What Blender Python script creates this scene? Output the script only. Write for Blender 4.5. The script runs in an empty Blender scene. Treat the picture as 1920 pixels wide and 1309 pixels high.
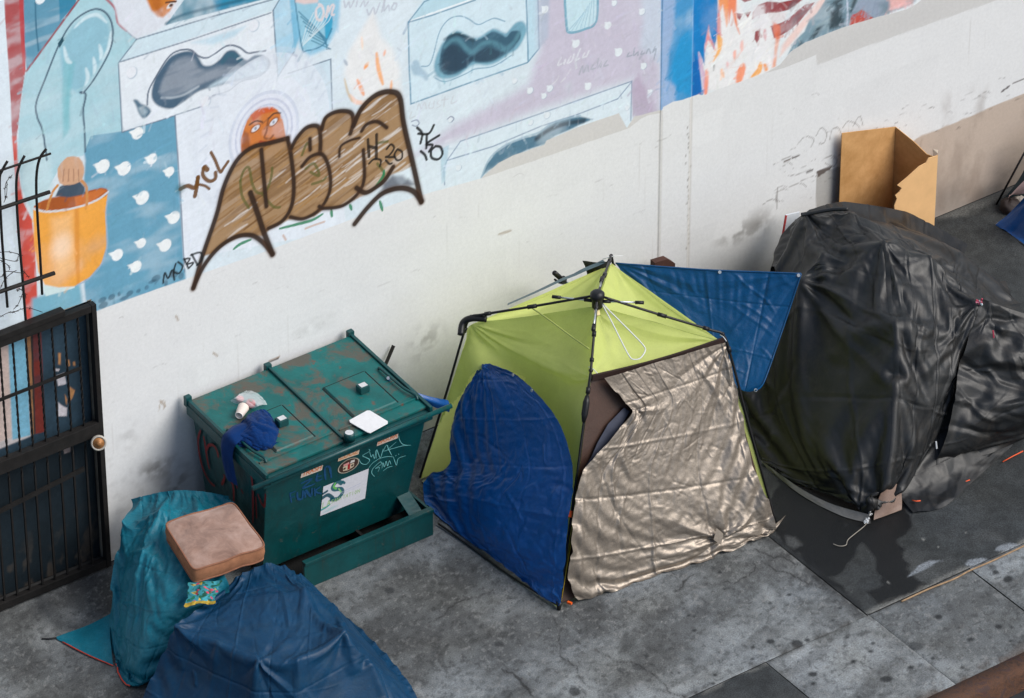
import bpy, bmesh, math, random
import numpy as np
from mathutils import Vector, Matrix

scene = bpy.context.scene
COL = scene.collection

# ------------------------------------------------------------------ camera
FPX, IW, IH = 9720.27, 1920.0, 1309.0
PITCH, ROLL, HEAD = math.radians(35.06701), math.radians(-0.1548), math.radians(54.57138)
FW = np.array([math.cos(HEAD) * math.cos(PITCH), math.sin(HEAD) * math.cos(PITCH), -math.sin(PITCH)])
_rt = np.array([math.sin(HEAD), -math.cos(HEAD), 0.0]); _up = np.cross(_rt, FW)
RT = _rt * math.cos(ROLL) + _up * math.sin(ROLL)
UP = -_rt * math.sin(ROLL) + _up * math.cos(ROLL)
CAM = np.array([-13.0203, -22.7933, 20.0])
cam_data = bpy.data.cameras.new('camera')
cam_data.sensor_width = 36.0
cam_data.lens = FPX / IW * 36.0
cam_data.clip_end = 500.0
cam = bpy.data.objects.new('camera', cam_data)
COL.objects.link(cam)
M = Matrix(((RT[0], UP[0], -FW[0], CAM[0]), (RT[1], UP[1], -FW[1], CAM[1]), (RT[2], UP[2], -FW[2], CAM[2]), (0, 0, 0, 1)))
cam.matrix_world = M
scene.camera = cam

# ------------------------------------------------------------------ light
SUN_AZ, SUN_EL = math.radians(143.0), math.radians(44.0)      # azimuth measured from +Y towards +X
sun_dir = Vector((math.sin(SUN_AZ) * math.cos(SUN_EL), math.cos(SUN_AZ) * math.cos(SUN_EL), math.sin(SUN_EL)))
world = bpy.data.worlds.new('World'); scene.world = world; world.use_nodes = True
wn = world.node_tree.nodes; wl = world.node_tree.links
bg = wn['Background']
sky = wn.new('ShaderNodeTexSky'); sky.sky_type = 'NISHITA'; sky.sun_disc = False
sky.sun_elevation = SUN_EL; sky.sun_rotation = SUN_AZ
sky.air_density = 1.0; sky.dust_density = 1.5; sky.ozone_density = 1.0
wl.new(sky.outputs[0], bg.inputs[0]); bg.inputs[1].default_value = 0.12
sl = bpy.data.lights.new('sun', 'SUN'); sl.energy = 3.2; sl.angle = math.radians(40.0); sl.color = (1.0, 0.96, 0.90)
so = bpy.data.objects.new('sun', sl); COL.objects.link(so)
so.rotation_euler = sun_dir.to_track_quat('Z', 'Y').to_euler()
so.location = (0, -6, 12)
scene.view_settings.view_transform = 'Standard'
scene.view_settings.look = 'None'
scene.view_settings.gamma = 1.0
scene.view_settings.exposure = 0.08
scene.view_settings.use_curve_mapping = False
scene.cycles.use_denoising = True
scene.cycles.max_bounces = 6

# ------------------------------------------------------------------ geometry of the place: wall = plane y 0, pavement = plane z 0
def ray(px, py):
    return FW * FPX + RT * (px - IW / 2) - UP * (py - IH / 2)
def at(px, py, z=None, y=None, x=None, plane=None):
    """survey helper: where the line of sight through a photo point meets a known plane of the place"""
    d = ray(px, py)
    if z is not None: t = (z - CAM[2]) / d[2]
    elif y is not None: t = (y - CAM[1]) / d[1]
    elif x is not None: t = (x - CAM[0]) / d[0]
    else:
        p0, n = np.array(plane[0]), np.array(plane[1])
        t = ((p0 - CAM) @ n) / (d @ n)
    return CAM + d * t
def wallp(pts):           # photo points on the wall -> (x, z)
    return [tuple(at(a, b, y=0)[[0, 2]]) for a, b in pts]
def grp(pts):             # photo points on the pavement -> (x, y)
    return [tuple(at(a, b, z=0)[:2]) for a, b in pts]

# ------------------------------------------------------------------ helpers
rng = np.random.RandomState(7)
random.seed(7)
def lin(c):
    c = np.asarray(c, float) / 255.0
    return np.where(c <= 0.04045, c / 12.92, ((c + 0.055) / 1.055) ** 2.4)
_tab = rng.rand(256, 256)
def vnoise(x, y, seed=0):
    x = np.asarray(x, float) + seed * 17.31; y = np.asarray(y, float) + seed * 9.77
    xi = np.floor(x).astype(int); yi = np.floor(y).astype(int); fx = x - xi; fy = y - yi
    fx = fx * fx * (3 - 2 * fx); fy = fy * fy * (3 - 2 * fy)
    g = lambda a, b: _tab[a & 255, b & 255]
    return (g(xi, yi) * (1 - fx) + g(xi + 1, yi) * fx) * (1 - fy) + (g(xi, yi + 1) * (1 - fx) + g(xi + 1, yi + 1) * fx) * fy
def fbm(x, y, o=4, seed=0, gain=0.5):
    s = 0; a = 1; t = 0
    for i in range(o):
        s = s + a * vnoise(x * 2 ** i, y * 2 ** i, seed + i * 3); t += a; a *= gain
    return s / t
def sstep(a, b, x):
    t = np.clip((x - a) / (b - a + 1e-12), 0, 1); return t * t * (3 - 2 * t)
def spline(pts, n=8, closed=False):
    P = np.array(pts, float); k = len(P); out = []
    idx = range(k if closed else k - 1)
    for i in idx:
        if closed: p0, p1, p2, p3 = P[(i - 1) % k], P[i], P[(i + 1) % k], P[(i + 2) % k]
        else: p0, p1, p2, p3 = P[max(i - 1, 0)], P[i], P[i + 1], P[min(i + 2, k - 1)]
        for t in np.arange(n) / n:
            out.append(0.5 * ((2 * p1) + (-p0 + p2) * t + (2 * p0 - 5 * p1 + 4 * p2 - p3) * t * t + (-p0 + 3 * p1 - 3 * p2 + p3) * t ** 3))
    if not closed: out.append(P[-1])
    return np.array(out)

# materials -------------------------------------------------------
def mat_new(name):
    m = bpy.data.materials.new(name); m.use_nodes = True
    return m, m.node_tree.nodes, m.node_tree.links, m.node_tree.nodes['Principled BSDF']
def noise_node(N, L, scale, detail=4, rough=0.6, coord='Object', dist=0.0, vec=None, stretch=None):
    tc = N.new('ShaderNodeTexCoord'); n = N.new('ShaderNodeTexNoise')
    n.inputs['Scale'].default_value = scale; n.inputs['Detail'].default_value = detail
    n.inputs['Roughness'].default_value = rough; n.inputs['Distortion'].default_value = dist
    src = tc.outputs[coord]
    if stretch:
        mp = N.new('ShaderNodeMapping'); mp.inputs['Scale'].default_value = stretch
        L.new(src, mp.inputs[0]); src = mp.outputs[0]
    L.new(src, n.inputs['Vector'])
    return n
def ramp(N, L, src, stops):
    r = N.new('ShaderNodeValToRGB')
    e = r.color_ramp.elements
    e[0].position, e[0].color = stops[0][0], (*stops[0][1], 1)
    e[1].position, e[1].color = stops[1][0], (*stops[1][1], 1)
    for p, c in stops[2:]:
        q = e.new(p); q.color = (*c, 1)
    L.new(src, r.inputs[0]); return r
def bump(N, L, B, src, strength, dist):
    b = N.new('ShaderNodeBump'); b.inputs['Strength'].default_value = strength; b.inputs['Distance'].default_value = dist
    L.new(src, b.inputs['Height'])
    old = B.inputs['Normal'].links
    if old: L.new(old[0].from_socket, b.inputs['Normal'])
    L.new(b.outputs[0], B.inputs['Normal']); return b
_mats = {}
def plain(name, rgb, rough=0.6, metal=0.0, var=0.15, scale=12.0, bmp=0.0, spec=0.4, wear=None, wear2=None, drips=None, dents=0.0):
    """procedural paint/plastic/metal: base colour with noise variation, optional wear colour in patches"""
    if name in _mats: return _mats[name]
    m, N, L, B = mat_new(name)
    c = np.array(lin(rgb))
    n = noise_node(N, L, scale, 6, 0.65)
    lo = tuple(np.clip(c * (1 - var), 0, 1)); hi = tuple(np.clip(c * (1 + var), 0, 1))
    r = ramp(N, L, n.outputs[0], [(0.3, lo), (0.7, hi)])
    out = r.outputs[0]
    for wr_ in (wear, wear2):
        if not wr_: continue
        wc, amount, wscale = wr_
        n2 = noise_node(N, L, wscale, 8, 0.7, dist=0.4)
        mk = ramp(N, L, n2.outputs[0], [(1 - amount - 0.04, (0, 0, 0)), (1 - amount + 0.04, (1, 1, 1))])
        mx = N.new('ShaderNodeMix'); mx.data_type = 'RGBA'
        L.new(mk.outputs[0], mx.inputs[0]); L.new(out, mx.inputs[6]); mx.inputs[7].default_value = (*lin(wc), 1)
        out = mx.outputs[2]
    if drips:
        n3 = noise_node(N, L, 1.0, 6, 0.7, stretch=(26, 26, 1.6))
        mk = ramp(N, L, n3.outputs[0], [(.56, (0, 0, 0)), (.72, (drips[1],) * 3)])
        mx = N.new('ShaderNodeMix'); mx.data_type = 'RGBA'
        L.new(mk.outputs[0], mx.inputs[0]); L.new(out, mx.inputs[6]); mx.inputs[7].default_value = (*lin(drips[0]), 1)
        out = mx.outputs[2]
    L.new(out, B.inputs['Base Color'])
    B.inputs['Roughness'].default_value = rough; B.inputs['Metallic'].default_value = metal
    if dents: bump(N, L, B, noise_node(N, L, 4.0, 3, 0.5, dist=.6).outputs[0], dents, 0.03)
    B.inputs['Specular IOR Level'].default_value = spec
    if bmp: bump(N, L, B, noise_node(N, L, scale * 6, 6, 0.7).outputs[0], bmp, 0.004)
    _mats[name] = m
    return m
def painted(name, rough=0.8, grain=0.12, gscale=60.0, bmp=0.25, bscale=90.0, bdist=0.003, spec=0.25, metal=0.0):
    """surface whose pigment is the colour attribute 'paint', with fine procedural grain and relief"""
    if name in _mats: return _mats[name]
    m, N, L, B = mat_new(name)
    a = N.new('ShaderNodeAttribute'); a.attribute_name = 'paint'
    n = noise_node(N, L, gscale, 6, 0.7)
    r = ramp(N, L, n.outputs[0], [(0.36, (1 - grain,) * 3), (0.64, (1 + grain * 0.6,) * 3)])
    mx = N.new('ShaderNodeMix'); mx.data_type = 'RGBA'; mx.blend_type = 'MULTIPLY'; mx.inputs[0].default_value = 1.0
    L.new(a.outputs['Color'], mx.inputs[6]); L.new(r.outputs[0], mx.inputs[7])
    L.new(mx.outputs[2], B.inputs['Base Color'])
    B.inputs['Roughness'].default_value = rough; B.inputs['Specular IOR Level'].default_value = spec; B.inputs['Metallic'].default_value = metal
    if bmp: bump(N, L, B, noise_node(N, L, bscale, 8, 0.7).outputs[0], bmp, bdist)
    _mats[name] = m
    return m

# objects ---------------------------------------------------------
def wloc(o):
    v = np.zeros(3)
    while o is not None:
        v += np.array(o.location); o = o.parent
    return v
def rebase(P, parent):
    """world points -> local points: children are local to their thing, a thing that is one mesh gets its origin at its base"""
    P = np.asarray(P, float).reshape(-1, 3)
    b = wloc(parent) if parent is not None else np.array([(P[:, 0].min() + P[:, 0].max()) / 2, (P[:, 1].min() + P[:, 1].max()) / 2, P[:, 2].min()])
    return P - b, b
def link(o, parent=None):
    COL.objects.link(o)
    if parent is not None: o.parent = parent
    return o
def mesh(name, V, F, mat, parent=None, smooth=False, paint=None):
    me = bpy.data.meshes.new(name)
    V, base = rebase(V, parent)
    me.from_pydata([tuple(map(float, v)) for v in V], [], [tuple(map(int, f)) for f in F])
    if paint is not None:
        ca = me.color_attributes.new('paint', 'FLOAT_COLOR', 'POINT')
        d = np.ones((len(V), 4), np.float32); d[:, :3] = np.clip(paint, 0.002, 1)
        ca.data.foreach_set('color', d.ravel())
    if mat: me.materials.append(mat)
    if smooth: me.polygons.foreach_set('use_smooth', [True] * len(me.polygons))
    me.update()
    o = bpy.data.objects.new(name, me)
    if parent is None: o.location = base
    return link(o, parent)
def gridmesh(name, P, mat, parent=None, paint=None, smooth=True, mask=None):
    """P (n,m,3) -> quad sheet, built with foreach for speed"""
    n, m = P.shape[:2]
    idx = np.arange(n * m).reshape(n, m)
    Q = np.stack([idx[:-1, :-1], idx[1:, :-1], idx[1:, 1:], idx[:-1, 1:]], -1).reshape(-1, 4)
    if mask is not None: Q = Q[mask.reshape(-1)]
    me = bpy.data.meshes.new(name)
    P, base = rebase(P, parent)
    me.vertices.add(n * m); me.vertices.foreach_set('co', P.reshape(-1).astype(np.float32))
    k = len(Q)
    me.loops.add(k * 4); me.loops.foreach_set('vertex_index', Q.reshape(-1).astype(np.int32))
    me.polygons.add(k); me.polygons.foreach_set('loop_start', (np.arange(k) * 4).astype(np.int32))
    me.polygons.foreach_set('loop_total', np.full(k, 4, np.int32))
    me.polygons.foreach_set('use_smooth', np.full(k, smooth))
    if paint is not None:
        ca = me.color_attributes.new('paint', 'FLOAT_COLOR', 'POINT')
        d = np.ones((n * m, 4), np.float32); d[:, :3] = np.clip(paint.reshape(-1, 3), 0.002, 1)
        ca.data.foreach_set('color', d.ravel())
    me.update(calc_edges=True); me.validate()
    if mat: me.materials.append(mat)
    o = bpy.data.objects.new(name, me)
    if parent is None: o.location = base
    return link(o, parent)
def thing(name, label, cat, loc=(0, 0, 0), group=None):
    o = bpy.data.objects.new(name, None); o.empty_display_size = 0.1
    link(o); o.location = loc
    return tag(o, label, cat, group)
def tag(o, label=None, cat=None, group=None, kind=None):
    if label: o['label'] = label
    if cat: o['category'] = cat
    if group: o['group'] = group
    if kind: o['kind'] = kind
    return o
class MB:
    """collects vertices and faces of one part"""
    def __init__(s): s.V = []; s.F = []
    def add(s, V, F):
        b = len(s.V); s.V += [tuple(map(float, v)) for v in V]; s.F += [tuple(b + i for i in f) for f in F]; return s
    def hexa(s, c8):
        return s.add(c8, [(0, 3, 2, 1), (4, 5, 6, 7), (0, 1, 5, 4), (1, 2, 6, 5), (2, 3, 7, 6), (3, 0, 4, 7)])
    def box(s, a, b):
        (x0, y0, z0), (x1, y1, z1) = a, b
        return s.hexa([(x0, y0, z0), (x1, y0, z0), (x1, y1, z0), (x0, y1, z0), (x0, y0, z1), (x1, y0, z1), (x1, y1, z1), (x0, y1, z1)])
    def bar(s, a, b, w, h=None, up=(0, 0, 1)):
        a = np.array(a, float); b = np.array(b, float); d = b - a; d /= np.linalg.norm(d); h = h or w
        u = np.cross(d, up)
        if np.linalg.norm(u) < 1e-4: u = np.cross(d, (0, 1, 0.1))
        u /= np.linalg.norm(u); v = np.cross(u, d)
        u = u * w / 2; v = v * h / 2
        return s.hexa([a - u - v, a + u - v, a + u + v, a - u + v, b - u - v, b + u - v, b + u + v, b - u + v])
    def tube(s, pts, r, n=8, cap=True):
        P = np.array(pts, float); k = len(P)
        R = np.full(k, r) if np.isscalar(r) else np.array(r, float)
        T = np.gradient(P, axis=0); T /= np.linalg.norm(T, axis=1)[:, None] + 1e-12
        ref = np.array([0.13, 0.21, 0.97]);
        if abs(T[0] @ ref) > 0.9: ref = np.array([0.97, 0.1, 0.1])
        V = []; 
        u = np.cross(T[0], ref); u /= np.linalg.norm(u)
        for i in range(k):
            u = u - T[i] * (u @ T[i]); u /= np.linalg.norm(u); w = np.cross(T[i], u)
            for j in range(n):
                a = 2 * math.pi * j / n; V.append(P[i] + R[i] * (math.cos(a) * u + math.sin(a) * w))
        F = [(i * n + j, i * n + (j + 1) % n, (i + 1) * n + (j + 1) % n, (i + 1) * n + j) for i in range(k - 1) for j in range(n)]
        if cap: F += [tuple(range(n - 1, -1, -1)), tuple((k - 1) * n + j for j in range(n))]
        return s.add(V, F)
    def lathe(s, prof, c=(0, 0, 0), axis=(0, 0, 1), n=20):
        ax = np.array(axis, float); ax /= np.linalg.norm(ax)
        u = np.cross(ax, (0.3, 0.9, 0.2)); u /= np.linalg.norm(u); w = np.cross(ax, u); c = np.array(c, float)
        V = [c + ax * h + r * (math.cos(2 * math.pi * j / n) * u + math.sin(2 * math.pi * j / n) * w) for r, h in prof for j in range(n)]
        k = len(prof)
        F = [(i * n + j, i * n + (j + 1) % n, (i + 1) * n + (j + 1) % n, (i + 1) * n + j) for i in range(k - 1) for j in range(n)]
        F += [tuple(range(n - 1, -1, -1)), tuple((k - 1) * n + j for j in range(n))]
        return s.add(V, F)
    def prism(s, poly, d):
        """planar polygon (list of 3-D points) extruded by vector d"""
        P = [np.array(p, float) for p in poly]; k = len(P); d = np.array(d, float)
        return s.add(P + [p + d for p in P], [tuple(range(k - 1, -1, -1)), tuple(range(k, 2 * k))] + [(i, (i + 1) % k, k + (i + 1) % k, k + i) for i in range(k)])
    def build(s, name, mat, parent=None, smooth=False, bevel=0.0, off=None):
        V = np.array(s.V)
        o = mesh(name, V, s.F, mat, parent, smooth)
        bm = bmesh.new(); bm.from_mesh(o.data); bmesh.ops.recalc_face_normals(bm, faces=bm.faces)
        if bevel: bmesh.ops.bevel(bm, geom=[e for e in bm.edges if e.is_manifold and e.calc_face_angle(0) > 0.5], offset=bevel, segments=2, affect='EDGES', profile=0.6)
        bm.to_mesh(o.data); bm.free()
        return o

# paint on a surface ---------------------------------------------
class Paint:
    """pigment laid on a regular sheet of points (U,V in metres)"""
    def __init__(s, U, V, base): s.U, s.V = U, V; s.C = np.zeros(U.shape + (3,)) + lin(base)
    def _win(s, P, pad):
        lo = P.min(0) - pad; hi = P.max(0) + pad
        r = np.where((s.U.max(1) >= lo[0]) & (s.U.min(1) <= hi[0]))[0]; c = np.where((s.V.max(0) >= lo[1]) & (s.V.min(0) <= hi[1]))[0]
        if len(r) == 0 or len(c) == 0: return None
        return (slice(r[0], r[-1] + 1), slice(c[0], c[-1] + 1))
    @staticmethod
    def _segd(U, V, P, closed):
        D = np.full(U.shape, 1e9); A = np.zeros(U.shape); k = len(P); tot = 0
        ins = np.zeros(U.shape, bool)
        for i in range(k if closed else k - 1):
            a = P[i]; b = P[(i + 1) % k]; e = b - a; l2 = e @ e + 1e-12
            t = np.clip(((U - a[0]) * e[0] + (V - a[1]) * e[1]) / l2, 0, 1)
            d = np.hypot(U - a[0] - t * e[0], V - a[1] - t * e[1])
            up = d < D; D = np.where(up, d, D); A = np.where(up, i + t, A)
            if closed:
                c = ((a[1] > V) != (b[1] > V)) & (U < (b[0] - a[0]) * (V - a[1]) / (b[1] - a[1] + 1e-15) + a[0])
                ins ^= c
        return D, A / max(1, k - 1), ins
    def blend(s, w, col, m):
        col = lin(col) if not (isinstance(col, np.ndarray) and col.ndim == 3) else col
        s.C[w] = s.C[w] * (1 - m[..., None]) + col * m[..., None]
    def fill(s, pts, col, a=1.0, soft=0.0035, streak=None, edge=0.0, smooth=0):
        P = np.array(pts, float)
        if smooth: P = spline(P, smooth, True)
        w = s._win(P, soft + edge + 0.01)
        if w is None: return s
        U, V = s.U[w], s.V[w]
        if edge: 
            U = U + (vnoise(U * 14, V * 14, 5) - 0.5) * edge * 2; V = V + (vnoise(U * 14, V * 14, 9) - 0.5) * edge * 2
        D, A, ins = s._segd(U, V, P, True)
        sd = np.where(ins, -D, D); m = (1 - sstep(-soft, soft, sd)) * a
        if streak:
            fu, fv, amt = streak
            m = m * (1 - amt * sstep(0.45, 0.75, fbm(s.U[w] * fu, s.V[w] * fv, 3, 11)))
        s.blend(w, col, m); return s
    def stroke(s, pts, wd, col, a=1.0, soft=0.003, smooth=6, taper=0.0, dry=0.0):
        P = np.array(pts, float)
        if smooth and len(P) > 2: P = spline(P, smooth)
        w = s._win(P, wd + soft + 0.01)
        if w is None: return s
        U, V = s.U[w], s.V[w]
        D, A, _ = s._segd(U, V, P, False)
        h = wd / 2 * (1 - taper * np.abs(2 * A - 1) ** 2)
        m = (1 - sstep(h - soft, h + soft, D)) * a
        if dry: m = m * (1 - dry * sstep(0.4, 0.7, fbm(U * 60, V * 60, 2, 4)))
        s.blend(w, col, m); return s
    def dab(s, c, d, wd, k, a):
        """one brush dab that takes the colour it lands on, a little lighter or darker"""
        i = int(np.clip(np.searchsorted(s.U[:, 0], c[0]), 0, s.U.shape[0] - 1)); j = int(np.clip(np.searchsorted(s.V[i], c[1]), 0, s.V.shape[1] - 1))
        P = np.array([np.array(c) - d, np.array(c) + d]); i2 = int(np.clip(np.searchsorted(s.U[:, 0], c[0] + d[0] * .5), 0, s.U.shape[0] - 1))
        col = s.C[i, j] * k; w = s._win(P, wd + .01)
        if w is None: return
        D, A, _ = s._segd(s.U[w], s.V[w], P, False)
        m = (1 - sstep(wd / 2 - .004, wd / 2 + .004, D)) * a * (1 - .8 * A)
        s.C[w] = s.C[w] * (1 - m[..., None]) + col * m[..., None]
    def ell(s, c, r, col, a=1.0, ang=0.0, soft=0.0035):
        w = s._win(np.array([[c[0] - max(r), c[1] - max(r)], [c[0] + max(r), c[1] + max(r)]]), soft + 0.01)
        if w is None: return s
        U, V = s.U[w] - c[0], s.V[w] - c[1]; ca, sa = math.cos(ang), math.sin(ang)
        d = np.hypot((U * ca + V * sa) / r[0], (-U * sa + V * ca) / r[1])
        s.blend(w, col, (1 - sstep(1 - soft / min(r), 1 + soft / min(r), d)) * a); return s
    def mottle(s, amount, f, seed=0, tint=(1, 1, 1)):
        n = (fbm(s.U * f, s.V * f, 5, seed) - 0.5) * 2 * amount
        s.C *= 1 + n[..., None] * np.array(tint); return s

# cloth -----------------------------------------------------------
def bicubic(ctrl, n, m):
    """control net (r,c,3) -> smooth sheet (n,m,3) through its points"""
    C = np.array(ctrl, float)
    def along(A, n):
        k = A.shape[0]; t = np.linspace(0, k - 1, n); i = np.minimum(t.astype(int), k - 2); f = (t - i)[:, None, None]
        g = lambda j: A[np.clip(j, 0, k - 1)]
        p0 = np.where((i == 0)[:, None, None], 2 * g(i) - g(i + 1), g(i - 1)); p3 = np.where((i == k - 2)[:, None, None], 2 * g(i + 1) - g(i), g(i + 2))
        p1, p2 = g(i), g(i + 1)
        return 0.5 * (2 * p1 + (p2 - p0) * f + (2 * p0 - 5 * p1 + 4 * p2 - p3) * f ** 2 + (3 * p1 - p0 - 3 * p2 + p3) * f ** 3)
    A = along(C, n)
    return along(A.transpose(1, 0, 2), m).transpose(1, 0, 2)
def upsample(P, k=3):
    return bicubic(P, (P.shape[0] - 1) * k + 1, (P.shape[1] - 1) * k + 1)
def normals(P):
    a = np.gradient(P, axis=0); b = np.gradient(P, axis=1); n = np.cross(a, b)
    return n / (np.linalg.norm(n, axis=2)[..., None] + 1e-12)
def drape(P, pin, slack=1.03, steps=60, iters=10, grav=-9.8, collide=None, bend=0.15, jitter=0.004, seed=1, damp=0.97, dt=0.016, rest=None, keep=0.0, anis=(1, 1)):
    """small position-based cloth solver on a regular sheet: slack cloth hung from its pins settles into folds"""
    r_ = np.random.RandomState(seed)
    P = P.copy(); P0 = P.copy(); R = P if rest is None else rest
    sets = []
    def addset(s1, s2, k, sl):
        L0 = np.linalg.norm(R[s1] - R[s2], axis=2) * sl; sets.append((s1, s2, L0, k))
    S = slice
    n, m = P.shape[:2]
    for par in (0, 1):
        a = S(par, n - 1, 2); b = S(par + 1, n, 2); addset((a, S(None)), (b, S(None)), 1.0, slack * anis[0])
        a = S(par, m - 1, 2); b = S(par + 1, m, 2); addset((S(None), a), (S(None), b), 1.0, slack * anis[1])
        a = S(par, n - 1, 2); b = S(par + 1, n, 2)
        addset((a, S(0, m - 1)), (b, S(1, m)), 0.5, slack); addset((a, S(1, m)), (b, S(0, m - 1)), 0.5, slack)
    for q in range(4):
        a = S(q, n - 2, 4); b = S(q + 2, n, 4)
        if n - 2 > q: addset((a, S(None)), (b, S(None)), bend, slack * anis[0])
        a = S(q, m - 2, 4); b = S(q + 2, m, 4)
        if m - 2 > q: addset((S(None), a), (S(None), b), bend, slack * anis[1])
    wgt = np.where(pin, 0.0, 1.0)[..., None]
    wp = []
    for s1, s2, L0, k in sets:
        a = np.minimum(len(range(*s1[0].indices(n))), len(range(*s2[0].indices(n)))); b = np.minimum(len(range(*s1[1].indices(m))), len(range(*s2[1].indices(m))))
        w1 = wgt[s1][:a, :b]; w2 = wgt[s2][:a, :b]; ws = w1 + w2; ws[ws == 0] = 1
        wp.append((a, b, w1 / ws * k, w2 / ws * k))
    nn = normals(P)
    f = fbm(np.arange(n)[:, None] / 5.0 + 0 * np.arange(m), np.arange(m)[None] / 5.0 + 0 * np.arange(n)[:, None], 3, seed) - 0.5
    P += nn * (f[..., None] * 4 + r_.randn(n, m, 1) * 0.5) * jitter * wgt
    Q = P.copy()
    for st in range(steps):
        v = (P - Q) * damp; Q = P.copy()
        P = P + (v + np.array([0, 0, grav]) * dt * dt) * wgt
        for it in range(iters):
            for (s1, s2, L0, k), (a, b, c1, c2) in zip(sets, wp):
                A = P[s1][:a, :b]; B = P[s2][:a, :b]; d = B - A
                l = np.sqrt((d * d).sum(2)) + 1e-9
                e = d * ((l - L0[:a, :b]) / l)[..., None]
                A += e * c1; B -= e * c2
        if keep: P += (P0 - P) * keep * wgt
        if collide is not None: P = np.where(wgt > 0, collide(P), P)
    return P
def tnoise(x, y, seed=0):
    """piecewise linear noise: flat facets meeting in sharp creases"""
    x = x + seed * 13.7; y = y + seed * 7.3
    s = (x + y) * 0.36602540; xs = x + s; ys = y + s
    i = np.floor(xs).astype(int); j = np.floor(ys).astype(int); fx = xs - i; fy = ys - j
    g = lambda a, b: _tab[a & 255, b & 255]
    up = fx > fy
    return np.where(up, g(i, j) * (1 - fx) + g(i + 1, j) * (fx - fy) + g(i + 1, j + 1) * fy, g(i, j) * (1 - fy) + g(i, j + 1) * (fy - fx) + g(i + 1, j + 1) * fx)
def crinkle(P, freq, amp, seed=0, kind='facet', size=None):
    """fine creases pressed into a sheet along its normals"""
    n, m = P.shape[:2]
    lu = np.linalg.norm(np.diff(P, axis=0), axis=2).mean() * (n - 1); lv = np.linalg.norm(np.diff(P, axis=1), axis=2).mean() * (m - 1)
    U = np.linspace(0, lu, n)[:, None] + np.zeros((1, m)); V = np.linspace(0, lv, m)[None] + np.zeros((n, 1))
    fu, fv = (freq, freq) if np.isscalar(freq) else freq
    wx = fbm(U * 3, V * 3, 2, seed + 20) * 0.25; wy = fbm(U * 3, V * 3, 2, seed + 30) * 0.25
    h = fbm((U + wx) * fu, (V + wy) * fv, 3, seed)
    if kind == 'facet':
        k = max(fu, fv); wx = (vnoise(U * k * .45, V * k * .45, seed + 40) - .5) * 1.6; wy = (vnoise(U * k * .45, V * k * .45, seed + 50) - .5) * 1.6
        h = tnoise(U * fu + wx, V * fv + wy, seed) - 0.5
        h = h * (0.35 + 1.3 * vnoise(U * 2.3, V * 2.3, seed + 60))
    elif kind == 'ridge': h = 1 - np.abs(h * 2 - 1) * 2.2
    else: h = h - 0.5
    return P + normals(P) * (h * amp)[..., None]
def creases(P, n, amp, w, seed, ang=None, spread=.5, length=(.12, .5), curve=.15):
    """sharp fold lines: straight-ish ridges and valleys with a tent profile"""
    r_ = np.random.RandomState(seed); U, V = uvlen(P); h = np.zeros(U.shape)
    for k in range(n):
        c = np.array([r_.uniform(0, U.max()), r_.uniform(0, V.max())]); a = r_.uniform(0, math.pi) if ang is None else r_.normal(ang, spread)
        l = r_.uniform(*length); d = np.array([math.cos(a), math.sin(a)]) * l / 2; nn = np.array([-d[1], d[0]])
        q = np.array([c - d, c - d * .3 + nn * r_.uniform(-curve, curve), c + d * .4 + nn * r_.uniform(-curve, curve), c + d])
        D, A, _ = Paint._segd(U, V, q, False)
        h += np.sign(r_.uniform(-.6, 1)) * amp * r_.uniform(.4, 1) * np.maximum(0, 1 - D / (w * r_.uniform(.6, 1.5))) * np.clip(np.minimum(A, 1 - A) * 5, 0, 1)
    return P + normals(P) * h[..., None] * (1 if normals(P)[..., 2].mean() > 0 else -1)
def pulls(P, pt, n, amp, w, L, seed, wide=2.4):
    """tension folds running out from a tie point"""
    r_ = np.random.RandomState(seed); U, V = uvlen(P); h = np.zeros(U.shape)
    i, j = np.unravel_index(np.argmin(((P - np.array(pt)) ** 2).sum(2)), P.shape[:2]); c = np.array([U[i, j], V[i, j]])
    mid = np.array([U.max() / 2, V.max() / 2]) - c; a0 = math.atan2(mid[1], mid[0])
    for k in range(n):
        a = a0 + (k / max(1, n - 1) - .5) * wide + r_.uniform(-.12, .12); l = L * r_.uniform(.5, 1.2)
        q = np.array([c, c + np.array([math.cos(a), math.sin(a)]) * l * .5, c + np.array([math.cos(a + r_.uniform(-.12, .12)), math.sin(a)]) * l])
        D, A, _ = Paint._segd(U, V, q, False)
        h += (1 if k % 2 else -.8) * amp * r_.uniform(.5, 1) * np.maximum(0, 1 - D / (w * (.35 + 1.1 * A))) * (1 - A) ** .6
    return P + normals(P) * h[..., None] * (1 if normals(P)[..., 2].mean() > 0 else -1)
def bilinear(ctrl, n, m):
    C = np.array(ctrl, float)
    def along(A, n):
        k = A.shape[0]; t = np.linspace(0, k - 1, n); i = np.minimum(t.astype(int), k - 2); f = (t - i)[:, None, None]
        return A[i] * (1 - f) + A[i + 1] * f
    return along(along(C, n).transpose(1, 0, 2), m).transpose(1, 0, 2)
def foldgrid(P, step, amp, w=.012, seed=0):
    """the straight creases a sheet keeps from having been folded in its packet"""
    U, V = uvlen(P); h = np.zeros(U.shape)
    for X, off in ((U, .11), (V, .17)):
        t = (X + off) / step; k = np.round(t); d = np.abs(t - k) * step
        h += np.where(k.astype(int) % 2 == 0, 1, -1) * amp * np.maximum(0, 1 - d / w) * (.3 + 1.2 * vnoise(U * 3, V * 3, seed))
    return P + normals(P) * h[..., None]
def uvlen(P):
    n, m = P.shape[:2]
    lu = np.linalg.norm(np.diff(P, axis=0), axis=2).mean() * (n - 1); lv = np.linalg.norm(np.diff(P, axis=1), axis=2).mean() * (m - 1)
    return np.linspace(0, lu, n)[:, None] + np.zeros((1, m)), np.linspace(0, lv, m)[None] + np.zeros((n, 1))
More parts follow.
